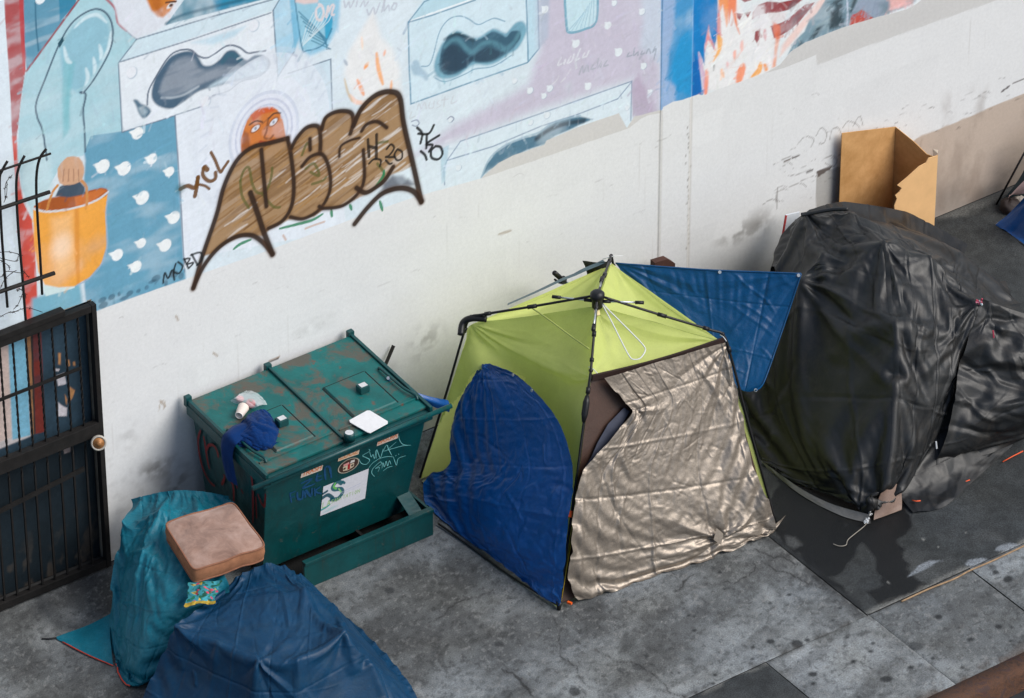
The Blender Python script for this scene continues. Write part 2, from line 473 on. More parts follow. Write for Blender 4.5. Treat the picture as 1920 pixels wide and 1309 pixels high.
def fabric(name, rgb, rough=0.45, var=0.12, weave=0.15, wscale=900.0, creases=0.5, cscale=14.0, spec=0.5, trans=0.0, metal=0.0, sheen=0.0, dust=None, weft=0.14, coat=0.0):
    if name in _mats: return _mats[name]
    m, N, L, B = mat_new(name)
    c = np.array(lin(rgb))
    n = noise_node(N, L, 5.0, 7, 0.7)
    r = ramp(N, L, n.outputs[0], [(0.3, tuple(np.clip(c * (1 - var), 0, 1))), (0.72, tuple(np.clip(c * (1 + var), 0, 1)))])
    out = r.outputs[0]
    if dust:
        n2 = noise_node(N, L, 9.0, 9, 0.75, dist=0.6)
        mk = ramp(N, L, n2.outputs[0], [(0.48, (0, 0, 0)), (0.85, (dust[1],) * 3)])
        mx = N.new('ShaderNodeMix'); mx.data_type = 'RGBA'
        L.new(mk.outputs[0], mx.inputs[0]); L.new(out, mx.inputs[6]); mx.inputs[7].default_value = (*lin(dust[0]), 1); out = mx.outputs[2]
    wf = noise_node(N, L, 130.0, 3, 0.7); wr_ = ramp(N, L, wf.outputs[0], [(.38, (1 - weft,) * 3), (.62, (1 + weft * .7,) * 3)])
    mw = N.new('ShaderNodeMix'); mw.data_type = 'RGBA'; mw.blend_type = 'MULTIPLY'; mw.inputs[0].default_value = 1.0
    L.new(out, mw.inputs[6]); L.new(wr_.outputs[0], mw.inputs[7]); out = mw.outputs[2]
    L.new(out, B.inputs['Base Color'])
    rn = noise_node(N, L, 18.0, 5, 0.6)
    rr = N.new('ShaderNodeMapRange'); rr.inputs[3].default_value = max(rough - 0.12, 0.05); rr.inputs[4].default_value = min(rough + 0.15, 1)
    L.new(rn.outputs[0], rr.inputs[0]); L.new(rr.outputs[0], B.inputs['Roughness'])
    B.inputs['Specular IOR Level'].default_value = spec; B.inputs['Metallic'].default_value = metal
    B.inputs['Sheen Weight'].default_value = sheen; B.inputs['Coat Weight'].default_value = coat
    if creases:
        k = noise_node(N, L, cscale, 5, 0.55, dist=1.2)
        ab = N.new('ShaderNodeMath'); ab.operation = 'SUBTRACT'; ab.inputs[1].default_value = 0.5; L.new(k.outputs[0], ab.inputs[0])
        ab2 = N.new('ShaderNodeMath'); ab2.operation = 'ABSOLUTE'; L.new(ab.outputs[0], ab2.inputs[0])
        bump(N, L, B, ab2.outputs[0], creases * 0.5, 0.012)
        k2 = noise_node(N, L, cscale * 4, 6, 0.6, dist=0.8); bump(N, L, B, k2.outputs[0], creases * 0.5, 0.003)
    if weave: bump(N, L, B, noise_node(N, L, wscale, 2, 0.5).outputs[0], weave, 0.0008)
    if trans:
        tr = N.new('ShaderNodeBsdfTranslucent'); L.new(out, tr.inputs[0])
        ms = N.new('ShaderNodeMixShader'); ms.inputs[0].default_value = trans
        o = [x for x in N if x.type == 'OUTPUT_MATERIAL'][0]
        L.new(B.outputs[0], ms.inputs[1]); L.new(tr.outputs[0], ms.inputs[2]); L.new(ms.outputs[0], o.inputs[0])
    _mats[name] = m
    return m
# ================================================================== the painted wall
WALL = thing('painted_wall', 'long white wall with a pale blue mural and brown graffiti above the overpainted band', 'wall', (3.2, 0.0, 0.0))
mat_wall = painted('wall_paint', rough=0.82, grain=0.05, gscale=40, bmp=0.35, bscale=70, bdist=0.003)

def L_(z): return lambda pts: wallp(pts)
def zo(ox, oy, s):                 # points read off an enlargement of the photo
    return lambda pts: wallp([(ox + a / s, oy + b / s) for a, b in pts])
def wm(px): return px / 262.0      # photo pixels -> metres on the wall

INK = (96, 116, 138); INK2 = (70, 92, 112)
def drop(p, c, r, ang=0.9, col=(232, 240, 244), rim=None):
    (x, z), = wallp([c]); r = wm(r) * .88
    if rim: p.ell((x + r * .1, z - r * .1), (r * 1.12, r * 1.12), rim, 0.7)
    p.ell((x, z), (r, r * 1.02), col)
    t = np.array([(-math.cos(ang), math.sin(ang))])[0]
    n_ = np.array([t[1], -t[0]])
    q = np.array([x, z])
    p.fill([q + n_ * r * 0.9, q + t * r * 1.75, q - n_ * r * 0.9], col, soft=0.004)

def paint_wall(p):
    W = wallp
    # ---- mural ground
    p.C[:] = lin((214, 226, 233))
    n1 = fbm(p.U * 2.0, p.V * 2.0, 4, 2)[..., None]
    p.C[:] = p.C * (0.93 + 0.14 * n1)
    brush = fbm(p.U * 5 + p.V * 2, p.V * 34 - p.U * 9, 3, 17)
    # upper left: blue boards, red post
    p.fill(W([(42, -60), (330, -60), (150, 0), (105, 60), (50, 132), (40, 60)]), (98, 152, 178), streak=(3, 18, .3))
    p.fill(W([(108, -60), (150, -60), (150, 0), (112, 40)]), (40, 130, 165), .8)
    p.stroke(W([(66, 5), (68, 50), (72, 95)]), wm(3), (50, 105, 130), .8)
    p.ell(W([(76, -2)])[0], (wm(9), wm(9)), (232, 240, 244))
    p.fill(W([(-30, -40), (8, -40), (22, 240), (24, 420), (36, 600), (-30, 600)]), (220, 232, 240), streak=(4, 20, .2))
    p.fill(W([(6, -40), (43, -40), (48, 132), (40, 180), (34, 240), (30, 262), (23, 262), (18, 150), (10, 40)]), (172, 84, 86), streak=(6, 14, .35))
    p.fill(W([(34, -40), (43, -40), (48, 132), (44, 140), (38, 60)]), (190, 62, 66), .8)
    p.fill(W([(22, 255), (31, 255), (36, 330), (44, 380), (60, 412), (66, 470), (72, 600), (48, 600), (38, 450), (30, 350)]), (206, 82, 70), streak=(8, 14, .3))
    # lower left blue field
    p.fill(W([(150, 250), (228, 245), (330, 205), (338, 330), (344, 470), (350, 540), (170, 600), (160, 560), (150, 430), (160, 300)]), (104, 160, 186), soft=.012, streak=(3, 9, .28))
    p.fill(W([(60, 560), (150, 530), (160, 600), (60, 620)]), (120, 175, 195), soft=.02)
    for k in range(26):
        a, b = 175 + 12 * k + rng.uniform(-6, 6), 580 - 4.3 * k + rng.uniform(-16, 2)
        if a < 350: p.ell(W([(a, b)])[0], (wm(rng.uniform(3, 9)), wm(rng.uniform(3, 7))), (50, 78, 96), .55)
    # man's coat
    coat = [(152, -40), (200, -40), (215, 15), (222, 45), (240, 62), (257, 74), (223, 116), (226, 180), (229, 246), (170, 255), (156, 292), (128, 296), (110, 318), (62, 402), (40, 350), (33, 290), (36, 220), (45, 150), (50, 132), (105, 55), (140, 14)]
    p.fill(W(coat), (170, 208, 218), streak=(3, 12, .2))
    p.fill(W([(36, 270), (80, 250), (95, 300), (100, 350), (64, 402), (40, 350)]), (196, 220, 226), .8, soft=.03)
    p.fill(W([(112, 90), (138, 48), (172, 24), (198, 32), (207, 60), (200, 95), (178, 135), (155, 168), (150, 176), (120, 160), (114, 120)]), (146, 192, 208), soft=.02)
    p.fill(W([(120, 110), (132, 112), (128, 250), (118, 260), (116, 180)]), (130, 190, 200), .7, soft=.015)
    p.stroke(W([(136, 120), (126, 200), (128, 240)]), wm(9), (110, 185, 195), .45, soft=.015)
    for s_ in ([(186, 84), (190, 100), (188, 112)], [(175, 108), (178, 125), (176, 138)], [(161, 128), (165, 145), (160, 160)], [(120, 88), (126, 112), (134, 118)], [(140, 52), (160, 34), (182, 28), (200, 42)], [(208, 60), (204, 90), (192, 112)]):
        p.stroke(W(s_), wm(7), (212, 232, 238), .85, soft=.008, taper=.6)
    for s_ in ([(88, 300), (80, 246), (70, 220), (68, 193), (84, 150), (112, 81), (138, 40), (174, 18), (198, 24), (211, 51), (207, 92), (180, 143), (158, 172), (150, 173)], [(152, 173), (161, 178), (156, 207), (158, 240), (160, 285)]):
        p.stroke(W(s_), wm(3.4), INK2, .9)
    p.stroke(W([(50, 133), (105, 58), (152, -6)]), wm(4), (150, 66, 76), .9)
    p.stroke(W([(190, -10), (215, 15), (221, 42), (238, 58)]), wm(4), (176, 96, 108), .9)
    p.stroke(W([(238, 58), (246, 66), (258, 74)]), wm(2.5), INK, .7)
    p.fill(W([(108, 82), (118, 68), (120, 76), (112, 90)]), (40, 80, 95))
    # beard and face, dark book edge
    p.fill(W([(195, -40), (345, -40), (330, 20), (312, 46), (290, 60), (256, 73), (240, 60), (223, 44), (216, 14)]), (220, 225, 233), soft=.012, streak=(14, 6, .15))
    p.fill(W([(270, -40), (338, -40), (330, 2), (318, 22), (306, 33), (296, 32), (284, 20), (275, 0)]), (206, 124, 48), soft=.012, streak=(9, 9, .35))
    p.fill(W([(276, -20), (300, -20), (302, 10), (296, 24), (286, 14)]), (172, 92, 36), .6, soft=.02)
    p.ell(W([(320, 10)])[0], (wm(8), wm(4)), (226, 226, 226), 1, .4); p.ell(W([(321, 10)])[0], (wm(4), wm(3)), (90, 60, 50))
    p.stroke(W([(311, 5), (320, 4), (330, 3)]), wm(3), (90, 58, 40))
    p.fill(W([(311, 47), (345, 0), (380, -40), (640, -40), (520, -8), (420, 18)]), (88, 142, 164), streak=(10, 4, .4))
    p.fill(W([(400, 0), (500, -30), (520, -12), (405, 20)]), (36, 142, 182), .85, soft=.02)
    p.stroke(W([(312, 44), (350, 26), (470, -4)]), wm(6), (44, 96, 118), .7, soft=.01)
    # box one
    p.fill(W([(222, 118), (256, 74), (530, -8), (512, 20)]), (206, 225, 234), streak=(8, 3, .2))
    p.fill(W([(222, 118), (512, 20), (521, 142), (420, 180), (396, 196), (229, 248)]), (226, 233, 239), streak=(6, 4, .1))
    p.fill(W([(512, 20), (534, -20), (540, 0), (551, 98), (521, 144)]), (168, 209, 230), soft=.008, streak=(2, 10, .3))
    p.fill(W([(540, -20), (566, -20), (566, 60), (551, 100)]), (110, 182, 214), .9, soft=.015)
    p.fill(W([(360, 80), (420, 62), (460, 50), (440, 68), (400, 84)]), (178, 212, 228), .7, soft=.02)
    for s_ in ([(222, 118), (256, 74)], [(256, 74), (395, 32), (530, -6)], [(222, 120), (226, 190), (229, 248), (300, 226), (378, 200)], [(226, 116), (360, 74), (508, 24)], [(512, 20), (521, 142)], [(512, 20), (526, -4)], [(521, 144), (551, 98)]):
        p.stroke(W(s_), wm(2.6), INK, .8, smooth=0)
    Z = zo(200, 0, 5.236)
    blob = Z([(440, 930), (470, 790), (560, 640), (640, 550), (760, 505), (850, 510), (905, 570), (950, 640), (1030, 640), (1110, 585), (1180, 505), (1260, 495), (1320, 560), (1380, 590), (1450, 545), (1540, 545), (1605, 600), (1580, 690), (1480, 750), (1300, 790), (1150, 830), (920, 890), (770, 990), (650, 1065), (540, 1055), (470, 1010)])
    p.fill(blob, (74, 100, 122), smooth=3, soft=.01)
    p.fill(Z([(520, 900), (560, 760), (650, 610), (760, 560), (850, 570), (900, 660), (1000, 690), (1120, 640), (1200, 640), (1330, 650), (1250, 720), (1000, 800), (860, 860), (700, 930), (570, 950)]), (140, 151, 164), smooth=3, soft=.02, streak=(4, 22, .35))
    p.fill(Z([(1380, 640), (1480, 580), (1570, 590), (1560, 690), (1440, 750), (1200, 800), (1000, 860), (1150, 760)]), (190, 212, 224), smooth=3, soft=.02)
    p.stroke(Z([(1140, 610), (1200, 540), (1280, 560), (1340, 630)]), wm(9), (58, 102, 122), .8, soft=.012)
    p.stroke(Z([(540, 960), (640, 960), (760, 930), (900, 850)]), wm(4), (200, 210, 218), .6, soft=.008)
    p.stroke(Z([(400, 1030), (410, 900), (480, 760), (600, 570), (700, 500), (820, 490), (900, 550), (980, 570), (1060, 530), (1160, 460), (1230, 445), (1310, 470), (1380, 520), (1450, 515), (1560, 500)]), wm(3.2), (66, 84, 108), .85)
    p.stroke(Z([(1040, 940), (1200, 890), (1320, 800), (1480, 760), (1560, 700)]), wm(2.4), INK, .7)
    p.fill(Z([(262, 985), (300, 980), (340, 1020), (390, 1040), (435, 1095), (370, 1165), (320, 1120), (290, 1040)]), (88, 116, 136), smooth=3, soft=.01)
    p.fill(Z([(310, 1060), (370, 1060), (400, 1100), (350, 1130)]), (170, 190, 202), .8, smooth=3, soft=.015)
    for c in ((250, 715), (1450, 255), (975, 1000)):
        q = Z([c])[0]; p.ell(q, (wm(10), wm(11)), (150, 172, 190), .55); p.ell((q[0] - .005, q[1] + .005), (wm(9), wm(10)), (230, 234, 240))
    # waste basket one
    p.fill(W([(545, -20), (640, -20), (634, 50), (612, 92), (580, 106), (562, 90)]), (136, 196, 224), .85, soft=.02)
    p.fill(W([(553, 0), (628, 0), (622, 55), (606, 84), (574, 95), (566, 90)]), (150, 200, 220), soft=.006)
    p.fill(W([(608, 30), (626, 20), (622, 60), (610, 80)]), (40, 160, 200), .9, soft=.008)
    for k in range(7):
        p.stroke(W([(560 + k * 4, 22 + k * 9), (590 + k * 5, 50 + k * 7), (612, 74 + k * 3)]), wm(2), (60, 122, 150), .8, smooth=0)
        p.stroke(W([(564 + k * 3, 90 - k * 3), (574 + k * 7, 52 - k * 2), (588 + k * 6, 24)]), wm(2), (214, 230, 236), .8, smooth=0)
    p.stroke(W([(553, 0), (566, 88), (576, 95), (606, 84), (622, 54)]), wm(3), (70, 130, 160), .8)
    p.fill(W([(552, -20), (600, -20), (596, 5), (570, 8), (554, 4)]), (228, 200, 196), .9, soft=.01)
    # tyre panel and the face in the ring
    p.fill(W([(328, 217), (396, 196), (421, 180), (540, 138), (620, 110), (624, 200), (650, 430), (380, 480), (345, 505)]), (224, 231, 239), soft=.006)
    p.fill(W([(540, 138), (620, 110), (624, 200), (600, 230), (575, 170)]), (202, 222, 233), .9, soft=.012)
    for s_ in ([(328, 217), (338, 360), (346, 510)], [(540, 138), (620, 111), (623, 205)]): p.stroke(W(s_), wm(2.6), INK, .8, smooth=0)
    c0 = W([(495, 250)])[0]
    for rr, cc, aa in ((wm(148), (212, 219, 230), .3), (wm(138), (226, 232, 240), .6), (wm(74), (196, 204, 222), .6), (wm(68), (226, 230, 240), .9), (wm(61), (190, 196, 216), .7), (wm(57), (224, 228, 238), .9), (wm(51), (182, 190, 212), .7), (wm(48), (216, 222, 234), .9)):
        p.ell(c0, (rr * .92, rr * 1.06), cc, aa)
    for k in range(30):
        a = 0.2 + k / 30 * 5.6
        q = (c0[0] + wm(120) * math.cos(a) * .92, c0[1] + wm(120) * math.sin(a) * 1.06); q2 = (c0[0] + wm(134) * math.cos(a + .06) * .92, c0[1] + wm(134) * math.sin(a + .06) * 1.06)
        p.stroke([q, q2], wm(4), (186, 197, 213), .35, soft=.008)
    Z = zo(200, 0, 5.236)
    p.fill(W([(452, 285), (458, 240), (470, 216), (488, 203), (512, 201), (526, 214), (533, 240), (534, 275), (500, 300)]), (206, 122, 60), soft=.006, streak=(10, 10, .25), smooth=2)
    p.fill(W([(470, 216), (488, 203), (512, 201), (516, 208), (492, 214), (474, 228)]), (204, 84, 42), .8, soft=.01)
    p.fill(W([(452, 285), (457, 245), (466, 250), (470, 280)]), (120, 62, 40), .6, soft=.012)
    p.stroke(W([(503, 222), (500, 245), (496, 258), (506, 260), (512, 254)]), wm(4), (104, 62, 44), .7, soft=.006)
    for e, ang in (((479, 241), .35), ((513, 229), .5)):
        q = W([e])[0]; p.ell(q, (wm(11), wm(7)), (112, 66, 44), .6, ang); p.ell(q, (wm(8), wm(4.5)), (222, 224, 230), 1, ang); p.ell(q, (wm(2.5), wm(3)), (120, 130, 150), .8)
    p.stroke(W([(468, 234), (480, 227), (492, 229)]), wm(3.4), (62, 48, 46), .8); p.stroke(W([(504, 222), (514, 213), (526, 212)]), wm(3.4), (62, 48, 46), .8)
    p.stroke(W([(488, 266), (500, 268), (512, 264)]), wm(6), (176, 60, 44), .7)
    # pale fire in the middle
    p.fill(W([(660, 180), (645, 140), (652, 100), (675, 60), (700, 20), (715, 70), (735, 90), (750, 130), (752, 180), (700, 200)]), (232, 233, 233), soft=.03)
    for s_, w_, c_ in (([(690, 118), (684, 128)], 8, (246, 160, 84)), ([(706, 100), (710, 130), (718, 158)], 8, (246, 176, 120)), ([(722, 95), (720, 104)], 5, (244, 180, 150)), ([(670, 150), (678, 168), (682, 178)], 7, (244, 168, 126)), ([(734, 152), (733, 170)], 5, (246, 180, 130)), ([(655, 178), (670, 192), (700, 190)], 8, (246, 206, 186)), ([(678, 70), (680, 92)], 5, (244, 222, 206)), ([(646, 148), (652, 172), (660, 190)], 4, (210, 190, 160)), ([(645, 112), (651, 122)], 5, (170, 182, 196)), ([(745, 90), (752, 96)], 3, (190, 200, 210))):
        p.stroke(W(s_), wm(w_), c_, .9, soft=.008, taper=.5)
    # writing: on, who, must
    def script(pts_list, w_, c_, a_=.9):
        for q in pts_list: p.stroke(W(q), wm(w_), c_, a_, soft=.003)
    script([[(601, 10), (593, 18), (594, 34), (602, 38), (607, 26), (604, 12), (598, 8)], [(612, 32), (615, 12), (616, 22), (622, 10), (626, 12), (622, 26), (626, 28)]], 4.5, (226, 214, 216))
    script([[(645, 2), (648, 14), (654, 4), (657, 14), (664, 0)], [(668, 12), (670, 2)], [(676, 12), (682, 2), (684, 12), (690, 4)], [(688, 18), (692, 28), (700, 14), (704, 26), (712, 6)], [(716, 22), (722, -4), (720, 20), (728, 10), (730, 20)], [(738, 8), (734, 16), (740, 18), (744, 8), (738, 6)]], 3.2, (190, 196, 208), .8)
    script([[(782, 206), (786, 194), (790, 204), (796, 192), (800, 204)], [(806, 192), (804, 202), (812, 202), (814, 190)], [(824, 188), (820, 194), (826, 198), (820, 202)], [(834, 182), (832, 200)], [(828, 188), (840, 186)], [(850, 180), (846, 194), (856, 190)], [(772, 210), (768, 222), (778, 218)]], 2.6, (200, 206, 212), .75)
    # box three
    Z = zo(740, 0, 5.95)
    p.fill(W([(766, 41), (795, -4), (890, -34), (1000, -40), (1009, 0), (1012, 92), (992, 116), (984, 121), (770, 195)]), (208, 228, 237), streak=(5, 5, .15))
    p.fill(W([(989, -40), (1009, -20), (1012, 92), (991, 116)]), (190, 218, 231), soft=.006)
    p.fill(Z([(175, 235), (330, 20), (420, -40), (900, -60), (820, 10)]), (184, 216, 228), .9, soft=.008)
    p.stroke(Z([(175, 240), (420, 150), (860, 0)]), wm(5), (232, 240, 244), 1, smooth=0)
    for s_ in ([(155, 250), (420, 170), (900, 0)], [(155, 245), (330, 20), (420, -20)], [(150, 250), (160, 700), (182, 1160)], [(182, 1160), (820, 930), (1480, 700)], [(1470, 0), (1482, 400), (1490, 690)], [(1600, 0), (1612, 540), (1490, 690)]):
        p.stroke(Z(s_), wm(3), (104, 148, 174), .85, smooth=0)
    p.fill(Z([(440, 760), (460, 640), (520, 500), (600, 390), (700, 340), (790, 380), (860, 420), (950, 410), (1040, 350), (1110, 320), (1190, 350), (1240, 370), (1290, 320), (1350, 255), (1430, 240), (1475, 320), (1440, 430), (1370, 545), (1280, 600), (1170, 680), (1040, 730), (900, 720), (810, 770), (700, 850), (590, 880), (480, 860)]), (122, 170, 190), smooth=3, soft=.014)
    p.fill(Z([(495, 740), (520, 560), (590, 430), (700, 375), (790, 410), (870, 450), (960, 430), (1040, 380), (1110, 350), (1200, 390), (1250, 410), (1300, 350), (1390, 350), (1400, 430), (1300, 560), (1180, 640), (1080, 690), (940, 700), (860, 690), (790, 760), (690, 820), (600, 840), (520, 810)]), (62, 98, 118), smooth=3, soft=.01, streak=(6, 12, .3))
    p.fill(Z([(520, 720), (560, 560), (640, 500), (720, 520), (800, 600), (870, 620), (960, 560), (1050, 520), (1150, 560), (1220, 590), (1080, 680), (940, 690), (860, 680), (780, 750), (680, 800), (580, 800)]), (48, 68, 86), .85, smooth=3, soft=.016)
    p.stroke(Z([(560, 520), (640, 450), (720, 455), (800, 540), (870, 580), (960, 500), (1060, 470), (1160, 500), (1230, 550), (1330, 470), (1380, 380)]), wm(8), (92, 142, 158), .75, soft=.014)
    p.stroke(Z([(560, 440), (680, 380), (790, 410), (880, 450)]), wm(6), (40, 58, 72), .8, soft=.01)
    for s_ in ([(300, 740), (380, 730), (430, 620), (500, 360), (600, 220), (720, 180), (820, 210), (930, 275), (1040, 230), (1120, 205), (1230, 240)], [(450, 870), (540, 910), (640, 890), (800, 820), (900, 770), (1100, 740), (1300, 620)]):
        p.stroke(Z(s_), wm(2.4), (118, 160, 184), .8)
    p.fill(Z([(180, 740), (215, 675), (265, 680), (295, 750), (370, 830), (360, 900), (280, 850), (210, 830)]), (170, 196, 212), smooth=3, soft=.012)
    # lavender field
    lav = W([(1010, -60), (1242, -60), (1240, 215), (1186, 222), (1186, 150), (1000, 210), (780, 290), (850, 235), (990, 160), (1012, 95)])
    p.fill(lav, (197, 190, 207), .92, soft=.06, streak=(3, 3, .55))
    p.fill(W([(1180, 160), (1196, 140), (1225, 190), (1228, 220), (1184, 222)]), (180, 164, 186), .8, soft=.03)
    p.fill(W([(1196, -60), (1242, -60), (1240, 120), (1200, 90), (1206, 40)]), (198, 210, 224), .8, soft=.04)
    p.fill(W([(1012, -60), (1032, -60), (1028, 70), (1012, 90)]), (174, 188, 206), .7, soft=.02)
    p.fill(W([(1057, -40), (1121, -40), (1118, 40), (1098, 55), (1066, 62), (1061, 40)]), (198, 224, 233), soft=.008)
    p.stroke(W([(1058, -20), (1062, 45), (1068, 61), (1096, 55), (1118, 40), (1121, -20)]), wm(5), (110, 166, 188), .85)
    for k in range(7): p.stroke(W([(1064 + k * 8, 60 - k * 2), (1090 + k * 4, 30 - k * 6)]), wm(1.6), (140, 184, 204), .7)
    script([[(1052, 108), (1046, 122), (1056, 118)], [(1060, 112), (1058, 120)], [(1070, 106), (1064, 118), (1072, 114), (1076, 102)], [(1088, 92), (1080, 112), (1086, 110)], [(1096, 100), (1092, 108), (1098, 106)], [(1104, 96), (1100, 106)]], 3.4, (222, 224, 230), .8)
    script([[(1086, 140), (1092, 124), (1094, 136), (1101, 122), (1104, 134)], [(1112, 122), (1108, 130), (1116, 128)], [(1122, 110), (1120, 128), (1128, 116), (1126, 126)], [(1134, 120), (1138, 114), (1132, 124), (1140, 122)]], 3.2, (168, 172, 184), .75)
    script([[(1180, 98), (1176, 106), (1184, 104)], [(1190, 90), (1188, 104), (1196, 98), (1196, 104)], [(1204, 96), (1202, 102), (1208, 100)], [(1212, 100), (1216, 92), (1220, 100)], [(1228, 88), (1224, 98), (1230, 92), (1226, 112)]], 3.0, (150, 160, 174), .75)
    script([[(1036, 158), (1044, 150), (1048, 142)], [(1052, 154), (1060, 146)], [(1064, 140), (1070, 130)]], 3.0, (216, 216, 222), .7)
    for c, r_ in (((1022, 18), 8), ((1152, 6), 6), ((1204, 22), 7), ((1140, 48), 8), ((1080, 82), 9), ((1160, 98), 9), ((1207, 124), 7), ((1103, 162), 8), ((1031, 166), 7), ((994, 170), 7), ((1219, 173), 6), ((965, 152), 6), ((1020, 180), 6)):
        drop(p, c, r_, col=(224, 231, 236), rim=(160, 180, 196) if r_ < 8 else None)
    # box four
    Z = zo(800, 150, 4.174)
    p.fill(W([(836, 302), (864, 265), (1184, 153), (1186, 232), (905, 334), (832, 350)]), (214, 227, 235), soft=.005, streak=(5, 5, .1))
    for s_ in ([(160, 630), (265, 480), (700, 330), (1000, 225), (1605, 10)], [(160, 630), (520, 520), (900, 360), (1180, 270), (1495, 148)], [(1495, 148), (1600, 20)], [(1605, 10), (1598, 320)], [(155, 640), (135, 700), (140, 820)]):
        p.stroke(Z(s_), wm(2.6), (124, 146, 172), .8, smooth=0)
    p.fill(Z([(430, 760), (470, 660), (540, 570), (640, 500), (760, 455), (860, 430), (960, 350), (1080, 300), (1200, 285), (1300, 308), (1200, 350), (1120, 390), (1000, 440), (930, 500), (780, 550), (600, 640), (570, 670), (480, 710)]), (84, 122, 144), soft=.01, streak=(8, 8, .3))
    p.stroke(Z([(860, 460), (960, 390), (1080, 345), (1230, 318)]), wm(9), (42, 56, 68), .8, soft=.014)
    p.stroke(Z([(430, 760), (490, 620), (600, 520), (760, 450), (880, 410), (1000, 330), (1200, 280)]), wm(4), (150, 178, 196), .8, soft=.006)
    p.fill(W([(826, 280), (842, 272), (834, 340), (828, 345)]), (170, 200, 216), .7, soft=.008)
    for c, r_ in (((1176, 203), 5), ((1026, 216), 7), ((995, 230), 6), ((845, 224), 6), ((860, 315), 6)): drop(p, c, r_, col=(222, 230, 236), rim=(140, 162, 184))
    # orange bag and hand
    p.fill(W([(140, 540), (86, 556), (80, 536), (140, 530)]), (206, 226, 226))
    p.fill(W([(62, 392), (90, 396), (140, 390), (180, 376), (202, 362), (198, 400), (199, 440), (200, 462), (190, 494), (168, 520), (147, 532), (140, 537), (110, 539), (84, 534), (72, 510), (64, 460)]), (238, 166, 72), soft=.005, streak=(4, 4, .2))
    p.fill(W([(96, 410), (135, 400), (138, 500), (110, 520), (98, 480)]), (244, 196, 140), .7, soft=.04)
    p.ell(W([(116, 462)])[0], (wm(18), wm(22)), (250, 222, 196), .7, soft=.05)
    p.fill(W([(62, 392), (72, 380), (100, 370), (150, 362), (190, 352), (203, 358), (198, 368), (160, 384), (120, 393), (85, 396)]), (168, 88, 40), soft=.005, smooth=2)
    p.fill(W([(140, 370), (190, 354), (200, 358), (170, 380), (142, 388)]), (206, 116, 56), .9, soft=.008)
    p.stroke(W([(62, 391), (90, 397), (140, 390), (180, 376), (203, 360)]), wm(4), (214, 220, 224), .9)
    p.stroke(W([(204, 362), (199, 400), (201, 460), (190, 496), (166, 523), (146, 534)]), wm(3), (150, 176, 196), .9)
    p.fill(W([(140, 392), (148, 390), (150, 530), (144, 534), (140, 470)]), (218, 140, 56), .7, soft=.01)
    p.fill(W([(104, 368), (112, 350), (130, 342), (150, 340), (158, 350), (160, 364), (130, 370)]), (66, 82, 98), soft=.006)
    p.stroke(W([(88, 393), (98, 362), (108, 348)]), wm(5), (206, 140, 74)); p.stroke(W([(152, 338), (162, 352), (163, 384)]), wm(5), (206, 140, 74))
    p.fill(W([(108, 316), (122, 298), (130, 294), (148, 295), (158, 314), (155, 334), (148, 342), (130, 347), (112, 344)]), (208, 164, 132), soft=.004, smooth=2, streak=(20, 5, .2))
    for k in range(4): p.stroke(W([(118 + k * 10, 340), (120 + k * 9, 318)]), wm(2), (150, 104, 82), .7)
    for c, r_ in (((258, 250), 12), ((193, 312), 14), ((233, 316), 14), ((285, 298), 11), ((318, 322), 10), ((267, 371), 14), ((326, 408), 13), ((265, 456), 10), ((310, 460), 13), ((220, 478), 12), ((255, 500), 12)): drop(p, c, r_, 0.5, (236, 240, 240))
    # pilaster and the burning flag
    p.fill(W([(1240, -60), (1302, -60), (1296, 200), (1238, 212)]), (72, 150, 202), soft=.004, streak=(6, 4, .3))
    p.fill(W([(1242, -60), (1270, -60), (1262, 60), (1254, 100), (1250, 150), (1268, 160), (1266, 200), (1238, 212)]), (166, 186, 218), .8, soft=.02)
    p.fill(W([(1262, 110), (1275, 70), (1290, 58), (1298, 80), (1296, 180), (1268, 170), (1256, 140)]), (30, 148, 206), .8, soft=.02)
    p.fill(W([(1301, -60), (1800, -60), (1800, 20), (1300, 190)]), (224, 230, 232))
    p.fill(W([(1301, -60), (1352, -60), (1346, 20), (1345, 60), (1340, 100), (1330, 150), (1318, 178), (1297, 186)]), (22, 126, 194), soft=.006, streak=(5, 4, .3))
    p.fill(W([(1299, 100), (1318, 120), (1315, 180), (1297, 186)]), (12, 92, 172), .7, soft=.02)
    Z = zo(1280, 0, 6.546)
    p.fill(Z([(240, 1100), (220, 900), (200, 640), (270, 800), (270, 560), (320, 340), (380, 600), (440, 430), (430, 0), (660, -60), (760, 200), (830, 100), (860, 300), (1000, 80), (1100, 300), (1130, 560), (1090, 860), (800, 980), (400, 1110)]), (232, 232, 232), soft=.01)
    # flag stripes
    for a_ in ([(670, -40), (760, 30), (850, 0), (850, -60), (700, -80)], [(850, 240), (860, 150), (930, 60), (1040, 20), (1200, 30), (1340, 0), (1480, -60), (1560, -60), (1440, 20), (1300, 120), (1160, 160), (1030, 160), (930, 190)], [(660, 160), (740, 170), (700, 250), (670, 220)], [(760, 160), (840, 140), (800, 220)], [(880, 480), (890, 390), (950, 350), (940, 480), (910, 530)], [(1120, 470), (1080, 320), (1180, 290), (1290, 240), (1400, 140), (1500, 60), (1620, 30), (1540, 140), (1440, 260), (1340, 350), (1220, 430)]):
        p.fill(Z(a_), (148, 62, 66), soft=.006, streak=(14, 14, .25))
    for a_ in ([(1280, 100), (1340, 10), (1440, -20), (1400, 60), (1340, 130)], [(1340, 230), (1480, 100), (1540, 120), (1420, 250), (1350, 320)]): p.fill(Z(a_), (96, 72, 80), .6, soft=.015)
